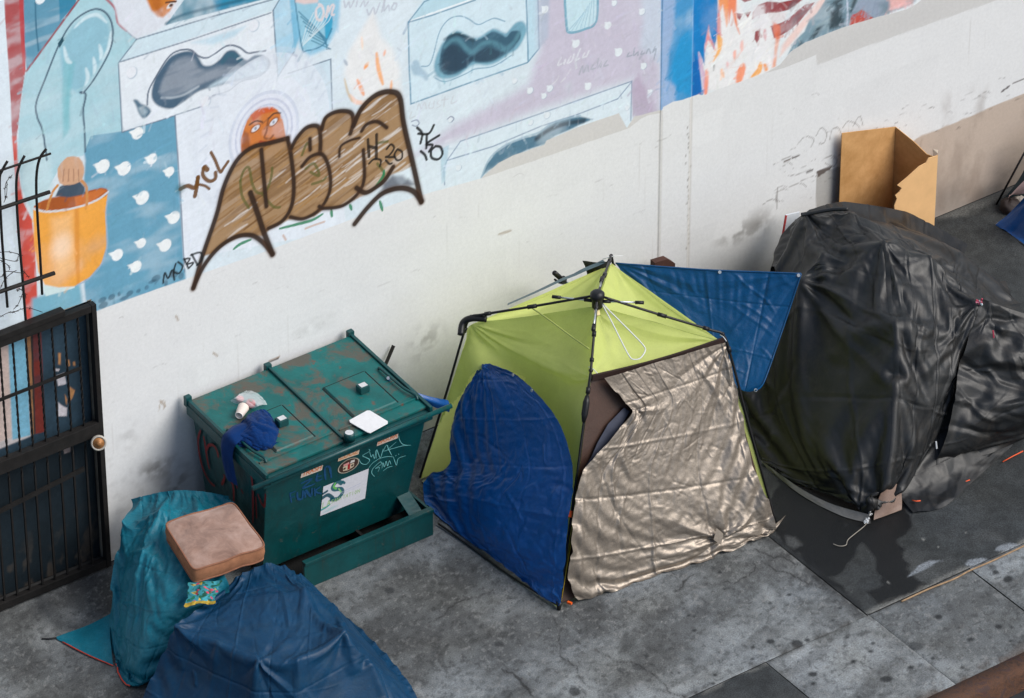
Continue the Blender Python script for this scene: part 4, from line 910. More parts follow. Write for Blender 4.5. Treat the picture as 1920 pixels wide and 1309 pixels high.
def conc(p, seed):
    ground_paint(p, (128, 132, 133), seed)
    U, V = p.U, p.V; G = grp; full = (slice(None), slice(None))
    # worn lighter film, darker blotches, stronger towards wall, dumpster and the left
    p.blend(full, (146, 152, 156), sstep(.52, .75, fbm(U * 2.4, V * 3, 5, seed + 31)) * .45)
    p.blend(full, (58, 58, 58), sstep(.50, .72, fbm(U * 2.0, V * 2.0, 5, seed + 35)) * .45)
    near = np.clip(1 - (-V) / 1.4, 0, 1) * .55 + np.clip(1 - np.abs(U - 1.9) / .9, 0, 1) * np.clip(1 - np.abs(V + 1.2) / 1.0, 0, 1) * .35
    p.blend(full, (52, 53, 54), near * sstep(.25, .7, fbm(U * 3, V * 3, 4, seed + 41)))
    p.blend(full, (50, 50, 49), sstep(.50, .66, fbm(U * .9 + 3, V * 1.1, 6, seed + 81)) * .52)
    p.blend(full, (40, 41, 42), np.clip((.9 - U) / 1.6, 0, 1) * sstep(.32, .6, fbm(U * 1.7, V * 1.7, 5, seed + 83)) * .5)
    # gritty pitting and grime, streaked across the slab where it was washed down
    p.blend(full, (44, 44, 44), sstep(.60, .72, fbm(U * 40, V * 40, 3, seed + 61)) * .45)
    p.blend(full, (150, 150, 148), sstep(.64, .74, fbm(U * 46, V * 46, 3, seed + 67)) * .35)
    p.blend(full, (62, 62, 62), sstep(.52, .66, fbm(U * 1.6 + V * 2.2, (V - U * .3) * 9, 4, seed + 71)) * .35)
    r_ = np.random.RandomState(11)
    pts = [(1358, 1104), (1267, 1108), (1291, 1154), (1301, 1156), (1302, 1182), (1340, 1266), (1337, 1282), (1305, 1298), (1259, 1262), (1273, 1262), (1412, 1214), (1411, 1236), (1445, 1203, 9, 5), (1495, 1207, 12, 8), (1514, 1200, 6, 4), (1575, 1140), (1562, 1163), (1480, 1115), (1444, 1131), (1350, 1073), (1760, 1157, 8, 5), (1872, 1175, 8, 5), (1890, 1087, 13, 6), (1867, 1074, 7, 5), (1820, 1199, 8, 4), (1749, 1234, 5, 3), (1708, 1252, 6, 4), (1662, 1274, 13, 6), (1632, 1222, 6, 3), (1600, 1240), (1637, 1207), (1895, 1202), (1912, 1204), (1804, 1252), (1524, 1265, 9, 5), (1525, 1282, 6, 3), (1588, 1196, 6, 2), (1600, 1242, 5, 3)]
    for q in pts:
        w_ = q[2] if len(q) > 2 else r_.uniform(3, 5.5); h_ = q[3] if len(q) > 3 else w_ * .55
        (x, y), = G([q[:2]]); p.ell((x, y), (gm(w_ * .8), gm(h_ * 1.25)), (38, 40, 42), .88, r_.uniform(-.5, .5), soft=.008)
    for k in range(130):
        x, y = r_.uniform(-1.2, 5), r_.uniform(-4, -.6); w_ = r_.exponential(.006) + .004
        p.ell((x, y), (w_, w_ * r_.uniform(.6, 1.3)), (48, 50, 52), r_.uniform(.3, .8), r_.uniform(0, 3), soft=.006)
    for k in range(26):               # spills and drag marks
        x, y = r_.uniform(-.6, 4.6), r_.uniform(-3.9, -1.2); a = r_.normal(.2, .7); l = r_.uniform(.05, .28); d = np.array([math.cos(a), math.sin(a)]) * l
        p.stroke([(x - d[0], y - d[1]), (x + r_.uniform(-.03, .03), y + r_.uniform(-.03, .03)), (x + d[0], y + d[1])], r_.uniform(.01, .05), (46, 47, 48), r_.uniform(.15, .5), soft=.012, taper=.7, dry=.6)
    for k in range(14):
        x, y = r_.uniform(.2, 4.6), r_.uniform(-3.9, -1.4); m_ = r_.randint(3, 7); rr = r_.uniform(.012, .04)
        p.fill([(x + rr * r_.uniform(.5, 1.4) * math.cos(t), y + rr * r_.uniform(.5, 1.4) * math.sin(t)) for t in np.linspace(0, 6.28, m_ + 4)[:-1]], (44, 46, 48), r_.uniform(.4, .8), soft=.006, edge=.008, smooth=3)
    for k in range(40):
        x, y = r_.uniform(.5, 5), r_.uniform(-4, -1); p.ell((x, y), (.004, .004), (190, 190, 186), .6)
    crk = (30, 30, 30)
    for q, w_ in (([(1408, 1050), (1416, 1060), (1415, 1072), (1392, 1084), (1355, 1092)], 2.2), ([(1427, 1052), (1452, 1068), (1490, 1082), (1530, 1098), (1558, 1101)], 3.2), ([(1300, 1078), (1282, 1090), (1272, 1108)], 3.4), ([(1115, 1216), (1150, 1236), (1200, 1248), (1240, 1280), (1286, 1309)], 2.2), ([(1416, 1030), (1440, 1042), (1470, 1046), (1500, 1060)], 4), ([(800, 1170), (840, 1140), (890, 1120), (925, 1105)], 2.2), ([(1040, 1160), (1052, 1180), (1050, 1230), (1110, 1290)], 1.6), ([(1600, 1236), (1620, 1250), (1640, 1262)], 1.6), ([(1100, 1215), (1060, 1190)], 1.4), ([(840, 1210), (826, 1240), (838, 1262)], 10), ([(940, 1255), (975, 1275), (1000, 1309)], 5)):
        q = jag(q, r_)
        p.stroke(G(q), gm(w_), crk, .8 if w_ < 6 else .4, soft=.004, taper=.5, smooth=0)
        if w_ < 6: p.stroke([(a + r_.uniform(-.004, .004), c + r_.uniform(-.004, .004)) for a, c in G(q)], gm(w_ * 4), (70, 70, 70), .25, soft=.02)
    p.stroke(G([(1440, 1258), (1470, 1275), (1500, 1309)]), gm(20), (150, 148, 140), .3, soft=.04)
    p.fill(G([(1165, 1200), (1190, 1195), (1195, 1215), (1160, 1225)]), (60, 62, 62), .5, soft=.03)
    p.stroke(G([(70, 1120), (100, 1160), (150, 1180)]), gm(30), (40, 44, 50), .5, soft=.06)
    # oily edge along the asphalt and the long joint
    p.blend(full, (40, 40, 40), np.clip(1 - np.abs(U - XJ) / .10, 0, 1) * sstep(.4, .6, fbm(U * 14, V * 14, 3, 77)) * (V > YJ) * .8)
    p.blend(full, (60, 58, 55), np.clip(1 - np.abs(V - YJ) / .05, 0, 1) * sstep(.45, .65, fbm(U * 10, V * 10, 3, 79)) * .7)
    p.blend(full, (78, 62, 50), np.clip(1 - np.abs(V - KY) / .10, 0, 1) * sstep(.4, .62, fbm(U * 9, V * 9, 3, 83)) * .7)
def asph(p, seed):
    ground_paint(p, (54, 57, 58), seed)
    U, V = p.U, p.V; G = grp; full = (slice(None), slice(None))
    p.blend(full, (96, 98, 98), sstep(.55, .8, fbm(U * 2.6, V * 2.6, 5, seed + 5)) * .35)
    wet = (17, 18, 19)
    r_ = np.random.RandomState(5)
    p.fill(G([(1455, 1005), (1440, 940), (1480, 860), (1640, 900), (1700, 960), (1710, 985), (1688, 1010), (1692, 1040), (1712, 1075), (1735, 1105), (1700, 1125), (1650, 1135), (1622, 1110), (1640, 1100), (1655, 1085), (1648, 1070), (1640, 1045), (1612, 1018), (1598, 1036), (1588, 1060), (1560, 1084), (1590, 1120), (1560, 1105), (1500, 1045)]), wet, .93, soft=.012, edge=.03)
    p.fill(G([(1400, 700), (1500, 640), (1720, 900), (1640, 930), (1460, 900)]), wet, .8, soft=.06)
    p.fill(G([(1474, 1006), (1492, 1008), (1500, 1022), (1490, 1030), (1478, 1022)]), (84, 86, 86), .7, soft=.02, edge=.01)
    p.blend(full, (34, 36, 38), np.clip(1 - np.abs(U - XJ) / .06, 0, 1) * sstep(.3, .6, fbm(U * 12, V * 12, 3, 87)) * .9)
    ed = np.clip(1 - np.abs(V - YJ) / .05, 0, 1) * sstep(.42, .58, fbm(U * 7, V * 16, 3, 91)); p.blend(full, (128, 128, 124), ed * .8)
    for q in ([(1700, 1082), (1720, 1062), (1740, 1052), (1766, 1050), (1740, 1066)], [(1808, 1062), (1816, 1050), (1846, 1046), (1856, 1048), (1826, 1064)], [(1868, 1034), (1872, 1026), (1890, 1018), (1915, 1020), (1920, 1024), (1900, 1034)]): p.fill(G(q), (132, 138, 144), .9, soft=.006, edge=.012)
    p.fill(G([(1740, 410), (1800, 378), (1880, 345), (1990, 300), (1990, 320), (1880, 372), (1790, 410)]), (110, 110, 106), .55, soft=.04, edge=.03)
    for k in range(120):
        x, y = r_.uniform(3.6, 8), r_.uniform(-3.2, -.1); w_ = r_.exponential(.003) + .003
        p.ell((x, y), (w_, w_), (150, 150, 146) if k % 2 else (38, 40, 42), .6, soft=.005)
def piece(name, x0, x1, y0, y1, step, fn, mat, z=0.0, seed=0):
    U, V = sheet(x0, x1, y0, y1, step); p = PaintS(U, V, (110, 110, 110)); fn(p, seed)
    zz = z + (fbm(U * 1.5, V * 1.5, 3, seed + 3) - .5) * .006 + (fbm(U * 9, V * 9, 3, seed + 4) - .5) * .002
    e = np.minimum(np.minimum(U - x0, x1 - U), np.minimum(V - y0, y1 - V)); zz = zz - np.clip(1 - e / (step * 1.2), 0, 1) * .005
    return gridmesh(name, np.stack([U, V, zz], -1), mat, SW, p.C, smooth=True)
g_ = .0025
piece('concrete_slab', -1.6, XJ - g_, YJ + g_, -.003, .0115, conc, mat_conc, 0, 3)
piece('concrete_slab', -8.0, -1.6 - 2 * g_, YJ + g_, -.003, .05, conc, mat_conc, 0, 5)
piece('asphalt_patch', XJ + g_, 8.6, YJ + g_, -.003, .014, asph, mat_asph, .002, 9)
piece('asphalt_patch', 8.6 + 2 * g_, 20, YJ + g_, -.003, .08, asph, mat_asph, .002, 9)
xs = [FJ[0] - 1.35] + FJ
piece('asphalt_patch', xs[0] + g_, xs[1] - g_, KY, YJ - g_, .012, asph, mat_asph, .001, 15)
for k in range(1, len(xs) - 1): piece('concrete_slab', xs[k] + g_, xs[k + 1] - g_, KY, YJ - g_, .0115, conc, mat_conc, .002 * (k % 2), 21 + k)
piece('concrete_slab', xs[-1] + g_, xs[-1] + 1.4, KY, YJ - g_, .0115, conc, mat_conc, .003, 31)
piece('concrete_slab', xs[-1] + 1.4 + 2 * g_, 20, KY, YJ - g_, .08, conc, mat_conc, .0, 33)
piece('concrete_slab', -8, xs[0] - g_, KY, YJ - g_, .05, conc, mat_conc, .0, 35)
# kerb: concrete edge, steel nosing rusted, worn red paint
km, N, L, B = mat_new('kerb_rust')
n = noise_node(N, L, 16, 9, .8, dist=.8)
r = ramp(N, L, n.outputs[0], [(.28, tuple(lin((40, 26, 20)))), (.40, tuple(lin((62, 42, 32)))), (.50, tuple(lin((92, 60, 40)))), (.56, tuple(lin((58, 46, 42)))), (.64, tuple(lin((92, 50, 48)))), (.74, tuple(lin((46, 42, 40))))])
L.new(r.outputs[0], B.inputs['Base Color']); B.inputs['Roughness'].default_value = .85
bump(N, L, B, noise_node(N, L, 40, 8, .75).outputs[0], .8, .01)
KB = tag(bpy.data.objects.new('kerb', None), 'kerb with rusty brown steel edge and worn red paint'); link(KB); KB['kind'] = 'structure'
k = 0
for x0 in np.arange(-6, 16, 1.83):
    prof = [(KY + .002, -.145), (KY + .002, -.004), (KY - .10, .0), (KY - .13, -.008), (KY - .145, -.03), (KY - .165, -.145)]
    V = []; nseg = 40
    for i in range(nseg + 1):
        x = x0 + .004 + (1.822) * i / nseg
        for j, (y, z) in enumerate(prof): V.append((x, y + (vnoise(x * 7, j * 3.1, 4) - .5) * (.02 if j > 1 else 0), z + (vnoise(x * 9, j * 2.3, 8) - .5) * (.012 if 1 < j < 5 else 0)))
    m_ = len(prof); F = [(i * m_ + j, i * m_ + j + 1, (i + 1) * m_ + j + 1, (i + 1) * m_ + j) for i in range(nseg) for j in range(m_ - 1)]
    mesh('kerb_stone', V, F, km, KB, True)
# a dry leaf in the gutter
lf = at(1915, 1290, z=-.13)
V = [lf + np.array(q) for q in ((-.05, -.01, 0), (-.02, .025, .012), (.03, .02, .004), (.06, 0, .016), (.02, -.025, .006), (-.02, -.02, .014), (.005, .0, -.004))]
o = mesh('dry_leaf', V, [(0, 1, 6), (1, 2, 6), (2, 3, 6), (3, 4, 6), (4, 5, 6), (5, 0, 6)], plain('dry_leaf', (168, 112, 84), .8, var=.3, scale=30)); tag(o, 'dry orange brown leaf in the gutter', 'leaf')
# ================================================================== security gate, window bars
def ribbon(name, polys, w, plane_n, mat, parent, off=.002):
    """marker or paint strokes: flat strips lying on a face"""
    b = MB(); n = np.array(plane_n, float); n /= np.linalg.norm(n)
    for i, P in enumerate(polys):
        P = np.array(P, float) + n * (off + i * .00012)
        if len(P) > 2: P = np.array(spline(P, 6))
        T = np.gradient(P, axis=0); T /= np.linalg.norm(T, axis=1)[:, None] + 1e-9
        S = np.cross(T, n); k = len(P); h = np.full(k, w / 2) if np.isscalar(w) else np.array(w)
        h = h * (1 - .35 * np.abs(np.linspace(-1, 1, k)) ** 3) * (.85 + .3 * vnoise(np.arange(k) * .4, np.full(k, i * 3.3)))
        V = np.concatenate([P + S * h[:, None], P - S * h[:, None]])
        b.add(V, [(j, j + 1, k + j + 1, k + j) for j in range(k - 1)])
    return b.build(name, mat, parent)
iron = plain('black_iron', (30, 28, 27), .7, metal=.3, var=.4, scale=20, bmp=.4, wear=((70, 46, 34), .30, 30))
GATE = thing('security_gate', 'black iron security gate with vertical bars over a peeling painted door', 'gate', (-.45, -.03, 0))
x0, x1, zt = DOOR
gy = -.028
leafn = (150, 260)
Ug = np.linspace(x0 + .01, x1 - .01, leafn[0])[:, None] + np.zeros((1, leafn[1])); Vg = np.linspace(.03, zt - .03, leafn[1])[None] + np.zeros((leafn[0], 1))
pg = PaintS(Ug, Vg, (46, 66, 80))
def D_(pts): return [tuple(at(a, c, y=.06)[[0, 2]]) for a, c in pts]
def ZD(pts): return D_([(a / 4.675, 600 + c / 4.675) for a, c in pts])
pg.mottle(.35, 5, 3)
pg.fill(ZD([(-300, -80), (220, -80), (270, 1020), (-300, 1250)]), (196, 190, 190), soft=.004)
pg.fill(ZD([(60, -80), (222, -80), (272, 1010), (110, 1050)]), (124, 182, 208), soft=.006, streak=(3, 9, .25))
pg.fill(ZD([(-60, -80), (58, -80), (100, 1030), (-30, 1080)]), (206, 186, 178), soft=.006)
pg.fill(ZD([(215, -80), (262, -80), (300, 1000), (268, 1012)]), (156, 112, 76), soft=.004, streak=(6, 20, .5))
pg.fill(ZD([(262, -80), (282, -80), (310, 1000), (300, 1002)]), (40, 40, 42))
pg.fill(ZD([(282, -80), (355, -80), (395, 980), (312, 1000)]), (116, 48, 42), soft=.004, streak=(4, 12, .4))
for q in ([(495, 480), (560, 460), (575, 570), (500, 585)], [(505, 720), (590, 770), (590, 850), (520, 850)], [(480, 420), (520, 425), (510, 445), (485, 440)], [(540, 1110), (610, 1080), (610, 1165), (555, 1170)]): pg.fill(ZD(q), (206, 202, 208), soft=.004, edge=.01)
for q in ([(580, 340), (610, 345), (615, 400), (585, 400)], [(600, 590), (650, 620), (640, 680), (610, 710)], [(500, 300), (525, 300), (525, 390), (505, 385)], [(640, 360), (660, 360), (665, 395), (645, 395)], [(560, 660), (590, 690), (585, 740)]): pg.fill(ZD(q), (196, 140, 90), .9, soft=.005, edge=.01)
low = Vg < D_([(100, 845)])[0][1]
pg.C[low] *= np.array([.42, .36, .33])  # dirt and the weaker light low down, both put into the colour
pg.blend((slice(None), slice(None)), (84, 76, 68), np.clip(1 - Vg / .5, 0, 1) * sstep(.5, .7, fbm(Ug * 14, Vg * 9, 4, 9)) * .8)
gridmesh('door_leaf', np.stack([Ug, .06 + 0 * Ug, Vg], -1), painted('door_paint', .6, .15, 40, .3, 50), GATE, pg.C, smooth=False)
w_ = .034
for (a, c) in ((x0, x0 + w_), (x1 - w_, x1)): MB().box((a, gy - .035, .015), (c, gy + .012, zt)).build('stile', iron, GATE, bevel=.003)
def rail(za, zb, d=.0): MB().box((x0 + w_ + .0005, gy - .032 - d, za), (x1 - w_ - .0005, gy + .01, zb)).build('rail', iron, GATE, bevel=.003)
rail(zt - .05, zt - .001); rail(.02, .075); zl = wallp([(150, 806)])[0][1]; rail(zl - .045, zl + .05, .008)
zm = wallp([(100, 706)])[0][1]
MB().bar((x0 + w_, gy - .018, zm + .02), (wallp([(146, 690)])[0][0], gy - .018, zm + .02), .014, .018).build('rail', iron, GATE)
zm2 = wallp([(100, 905)])[0][1]
MB().bar((x0 + w_, gy - .018, zm2 - .03), (wallp([(150, 860)])[0][0], gy - .018, zm2 + .05), .014, .03).build('rail', iron, GATE)
xb = x1 - w_
k = 0
while xb - .092 > x0 + w_:
    xb -= .092; k += 1
    n = 60; zz = np.linspace(.07, zt - .05, n)      # square bar, twisted
    V = []; F = []
    for i, z in enumerate(zz):
        tw = i * .9 if (z > .95 and k % 1 == 0) else 0
        for j in range(4):
            a = tw + j * math.pi / 2 + .785; V.append((xb + .0085 * math.cos(a), gy - .012 + .0085 * math.sin(a), z))
    F = [(i * 4 + j, i * 4 + (j + 1) % 4, i * 4 + 4 + (j + 1) % 4, i * 4 + 4 + j) for i in range(n - 1) for j in range(4)]
    mesh('bar', V, F, iron, GATE)
MB().box((x0 - .04, gy - .04, zt + .004), (wallp([(112, 580)])[0][0], gy + .015, zt + .045)).build('header_bar', iron, GATE, bevel=.004)
# round lock escutcheon at the edge of the gate
kc = wallp([(184, 829)])[0]; kq_ = at(184, 829, y=-.10)
KN = thing('lock_rose', 'round white rimmed metal lock cover beside the black gate', 'lock', (kc[0], -.05, kc[1]))
MB().lathe([(.02, 0), (.044, 0), (.050, -.012), (.049, -.028), (.041, -.032), (.037, -.022)], (kq_[0], -.10, kq_[2]), (.34, .8, -.3), 28).build('rim', plain('lock_rim', (172, 166, 156), .45, var=.15, scale=30), KN, True)
MB().tube([(kq_[0] + .02, -.01, kq_[2] - .02), (kq_[0], -.085, kq_[2])], .022, 12).build('lock_body', iron, KN, True)
MB().lathe([(.037, -.002), (.035, -.008), (.020, -.012), (.016, -.022), (.006, -.026)], (kq_[0] - .007, -.118, kq_[2] + .006), (.34, .8, -.3), 28).build('dish', plain('lock_dish', (150, 104, 62), .5, metal=.3, var=.3, scale=40), KN, True)
# burglar bars left of the mural, with barbed wire
BARS = thing('window_bars', 'black iron bars with barbed wire over the mural above the gate', 'bars', (-.8, -.12, 2.2))
yb = -.13
def P3(q): return np.array([at(a, c, y=yb) for a, c in q])
for q, r_ in (([(-60, 340), (0, 320), (95, 288)], .008), ([(-60, 412), (0, 391), (93, 360)], .013), ([(-60, 569), (0, 547), (102, 512)], .014)): MB().tube(P3(q), r_, 8).build('cross_bar', iron, BARS, True)
for q in ([(14, 302), (4, 320), (-1, 340), (2, 420), (6, 480), (14, 576)], [(46, 292), (36, 312), (31, 335), (31, 372), (35, 440), (42, 520), (48, 600)], [(87, 279), (75, 296), (69, 322), (68, 360), (71, 420), (75, 480), (79, 552)], [(-34, 310), (-38, 340), (-36, 420), (-30, 500), (-22, 600)]):
    MB().tube(spline(P3(q), 6), .0085, 7).build('bar', iron, BARS, True)
wr = np.random.RandomState(8)
wirem = plain('rusty_wire', (44, 34, 30), .8, metal=.4, var=.3)
for q in ([(-30, 486), (0, 481), (22, 478), (40, 479)], [(0, 487), (24, 486), (36, 481), (48, 484)], [(4, 492), (18, 500), (22, 510)], [(-20, 520), (0, 516), (14, 512), (38, 508), (50, 514), (56, 522)], [(0, 540), (16, 532), (28, 518), (34, 510)], [(34, 548), (42, 546), (52, 556), (56, 566)], [(40, 548), (34, 570), (30, 584)], [(26, 590), (40, 584), (56, 580), (78, 584)], [(0, 596), (20, 592), (40, 588)], [(20, 345), (10, 362), (3, 376)], [(28, 332), (16, 350), (6, 372)]):
    P = P3(q); P[:, 1] += wr.uniform(-.03, .05, len(P)); S_ = spline(P, 8)
    b = MB().tube(S_, .0022, 5)
    for i in range(3, len(S_) - 1, 7):
        c = S_[i]
        for d in wr.randn(3, 3): b.tube([c - d / np.linalg.norm(d) * .012, c + d / np.linalg.norm(d) * .012], .0014, 4)
    b.build('barbed_wire', wirem, BARS)

# ================================================================== dumpster
green = plain('dumpster_green', (0, 64, 66), .42, var=.22, scale=7, bmp=.15, spec=.5, wear=((70, 76, 70), .34, 16), drips=((36, 44, 38), .6), dents=.35)
green_lid = plain('dumpster_lid_green', (0, 92, 90), .5, var=.25, scale=6, bmp=.35, spec=.45, wear=((78, 78, 70), .47, 3.6), wear2=((104, 62, 48), .35, 11), dents=.4)
dark_in = plain('dumpster_inside', (14, 16, 16), .9, var=.3)  # near-black colour stands in for the shade inside the fork pocket
DUMP = thing('dumpster', 'green steel dumpster with rusty lids, stickers and a front fork pocket', 'dumpster', (1.25, -.5, 0))
LX0, LX1, LYB, LYF, LZB, LZF = .635, 1.905, -.065, -.955, 1.045, .99
def lidz(y): return LZB + (LZF - LZB) * (y - LYB) / (LYF - LYB)
TY, TZ, BY, BZ = -.93, .935, -.765, .105          # front face, top and bottom edge
fn_ = np.array([0, -(TZ - BZ), -(BY - TY)]); fn_ /= np.linalg.norm(fn_)
FACE = ((1.2, TY, TZ), fn_)
bx0, bx1, bb0, bb1 = .665, 1.875, .72, 1.80
MB().hexa([(bb0, BY, BZ), (bb1, BY, BZ), (bb1, -.16, BZ), (bb0, -.16, BZ), (bx0, TY, TZ), (bx1, TY, TZ), (bx1, -.08, 1.0), (bx0, -.08, 1.0)]).build('body', green, DUMP, bevel=.006)
b = MB()                                              # lip under the lids
b.hexa([(LX0, LYF, LZF - .095), (LX1, LYF, LZF - .095), (LX1, LYB, LZB - .095), (LX0, LYB, LZB - .095), (LX0, LYF, LZF - .022), (LX1, LYF, LZF - .022), (LX1, LYB, LZB - .022), (LX0, LYB, LZB - .022)])
b.build('rim', green, DUMP, bevel=.008)
xm = at(565, 750, z=1.02)[0]
groove = plain('panel_groove', (16, 34, 34), .9, var=.3, scale=40)  # dark bars draw the groove lines round each pressed panel
for (a, c) in ((LX0 + .03, xm - .006), (xm + .006, LX1 - .03)):
    t_ = MB(); t_.hexa([(a, LYF + .03, lidz(LYF + .03) - .018), (c, LYF + .03, lidz(LYF + .03) - .018), (c, LYB, LZB - .018), (a, LYB, LZB - .018), (a, LYF + .03, lidz(LYF + .03)), (c, LYF + .03, lidz(LYF + .03)), (c, LYB, LZB), (a, LYB, LZB)])
    lid = t_.build('lid', green_lid, DUMP, bevel=.004)
    # raised panel on each lid: a pressed step
    pa, pb = (a + .17, c - .13); ya, yb_ = LYF + .16, LYF + .53
    q = MB(); q.hexa([(pa, ya, lidz(ya) - .001), (pb, ya, lidz(ya) - .001), (pb, yb_, lidz(yb_) - .001), (pa, yb_, lidz(yb_) - .001), (pa + .008, ya + .008, lidz(ya) + .012), (pb - .008, ya + .008, lidz(ya) + .012), (pb - .008, yb_ - .008, lidz(yb_) + .012), (pa + .008, yb_ - .008, lidz(yb_) + .012)])
    q.build('pressed_panel', green_lid, lid, bevel=.003)
    for (u0, v0, u1, v1) in ((pa - .004, ya, pa - .004, yb_), (pb + .004, ya, pb + .004, yb_), (pa, yb_ + .004, pb, yb_ + .004)): MB().bar((u0, v0, lidz(v0) + .0005), (u1, v1, lidz(v1) + .0005), .009, .004).build('panel_groove', groove, lid)
    MB().bar((a + .02, LYF + .125, lidz(LYF + .125) + .004), (c - .02, LYF + .125, lidz(LYF + .125) + .004), .012, .012).build('rib', green_lid, lid)
    kx = (pa + pb) / 2 + .03; ky = LYF + .36
    hk = MB().box((kx - .035, ky - .03, lidz(ky) + .012), (kx + .035, ky + .03, lidz(ky) + .06)).build('rubber_stop', green, lid, bevel=.006)
    MB().box((kx - .022, ky - .02, lidz(ky) + .0605), (kx + .026, ky + .02, lidz(ky) + .063)).build('white_tag', plain('tag_paper', (196, 198, 200), .7, var=.12, scale=60), hk)
for xx in (LX0 + .008, LX1 - .03):
    MB().hexa([(xx, LYF - .01, LZF - .02), (xx + .022, LYF - .01, LZF - .02), (xx + .022, LYB + .02, LZB - .02), (xx, LYB + .02, LZB - .02), (xx, LYF - .01, LZF + .016), (xx + .022, LYF - .01, LZF + .016), (xx + .022, LYB + .02, LZB + .016), (xx, LYB + .02, LZB + .016)]).build('side_flange', green, DUMP, bevel=.003)
MB().bar((xm, LYF + .05, lidz(LYF) + .006), (xm, LYB + .02, LZB + .012), .016, .02).build('centre_rib', green, DUMP, bevel=.003)
for xx in (xm, LX0 + .02, LX1 - .02): MB().box((xx - .022, LYB - .012, LZB - .04), (xx + .022, LYB + .025, LZB + .034)).build('hinge', green, DUMP, bevel=.006)
ra, rb = at(474, 916, y=-1.0), at(846, 761, y=-1.0)
MB().tube([ra, rb], .0165, 12).build('front_rail', green, DUMP, True)
MB().bar((bx0, LYF - .008, LZF - .045), (bx1, LYF - .008, LZF - .045), .05, .02).build('front_gusset', green, DUMP, bevel=.003)
for s_, e_ in ((LX0 + .06, 1), (LX1 - .07, 1)):
    P = np.array([(s_, LYF + .5, lidz(LYF + .5) + .006), (s_, LYF + .47, lidz(LYF + .47) + .022), (s_ + .005, LYF + .25, lidz(LYF + .25) + .026), (s_ + .03, LYF + .14, lidz(LYF + .14) + .024), (s_ + .03, LYF + .11, lidz(LYF + .11) + .004)])
    MB().tube(spline(P, 5), .009, 8).build('handle', green, DUMP, True)
kq = at(655, 820, z=1.02)
MB().lathe([(.035, -.02), (.036, .03), (.03, .036)], kq, (0, 0, 1), 20).build('latch_cap', green, DUMP, True)
MB().lathe([(.027, .037), (.026, .0385)], kq, (0, 0, 1), 20).build('latch_cap_tag', plain('tag_paper', (196, 198, 200), .7), DUMP)
# fork pocket along the foot
px0, px1, py0 = .90, 1.885, -.97
MB().box((px0, py0, .004), (px1, py0 + .022, .205)).build('pocket_plate', green, DUMP, bevel=.004)
MB().box((px0 + .001, py0 - .012, .192), (px1 - .001, py0 + .03, .215)).build('pocket_lip', green, DUMP, bevel=.004)
MB().box((px1 - .02, py0 + .0225, .006), (px1 - .001, -.55, .2)).build('pocket_end', green, DUMP, bevel=.003)
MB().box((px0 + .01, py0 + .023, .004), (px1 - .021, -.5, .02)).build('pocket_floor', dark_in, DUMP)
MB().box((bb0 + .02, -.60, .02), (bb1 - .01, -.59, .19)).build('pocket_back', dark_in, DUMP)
MB().hexa([(px1 - .16, py0 + .025, .19), (px1 - .06, py0 + .025, .19), (px1 - .06, py0 + .04, .205), (px1 - .16, py0 + .04, .205), (px1 - .16, BY - .03, .27), (px1 - .06, BY - .03, .27), (px1 - .06, BY - .016, .28), (px1 - .16, BY - .016, .28)]).build('gusset', green, DUMP, bevel=.003)
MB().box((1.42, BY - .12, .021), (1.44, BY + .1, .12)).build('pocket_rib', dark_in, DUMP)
# wheels hidden in shade
for xx in (.82, 1.7): MB().lathe([(.02, -.02), (.065, -.02), (.07, 0), (.065, .02), (.02, .02)], (xx, -.3, .071), (1, 0, 0), 18).build('wheel', plain('caster_rubber', (24, 24, 24), .8), DUMP, True)

# stickers: small printed sheets on the front face
def sticker(name, corners, label, draw, res=1.0, base=(216, 208, 200), mask=None):
    (tl, tr, br, bl) = [at(a, c, plane=FACE) + fn_ * .003 for a, c in corners]
    W_ = math.dist(corners[0], corners[1]) ; H_ = math.dist(corners[0], corners[3])
    n, m = int(W_ * res) + 2, int(H_ * res) + 2
    u = np.linspace(0, 1, n)[:, None]; v = np.linspace(0, 1, m)[None]
    P = (bl[None, None] * ((1 - u) * (1 - v))[..., None] + br * (u * (1 - v))[..., None] + tr * (u * v)[..., None] + tl * ((1 - u) * v)[..., None])
    p = PaintS(u * W_ + 0 * v, v * H_ + 0 * u, base); draw(p, W_, H_)
    k = None
    if mask: k = mask((u[:-1] + u[1:]) / 2 + 0 * v[:, 1:], (v[:, :-1] + v[:, 1:]) / 2 + 0 * u[1:])
    o = gridmesh(name, P, painted('sticker_print', .5, .06, 60, .1, 90), DUMP, p.C, smooth=False, mask=k)
    o['label'] = label; return o
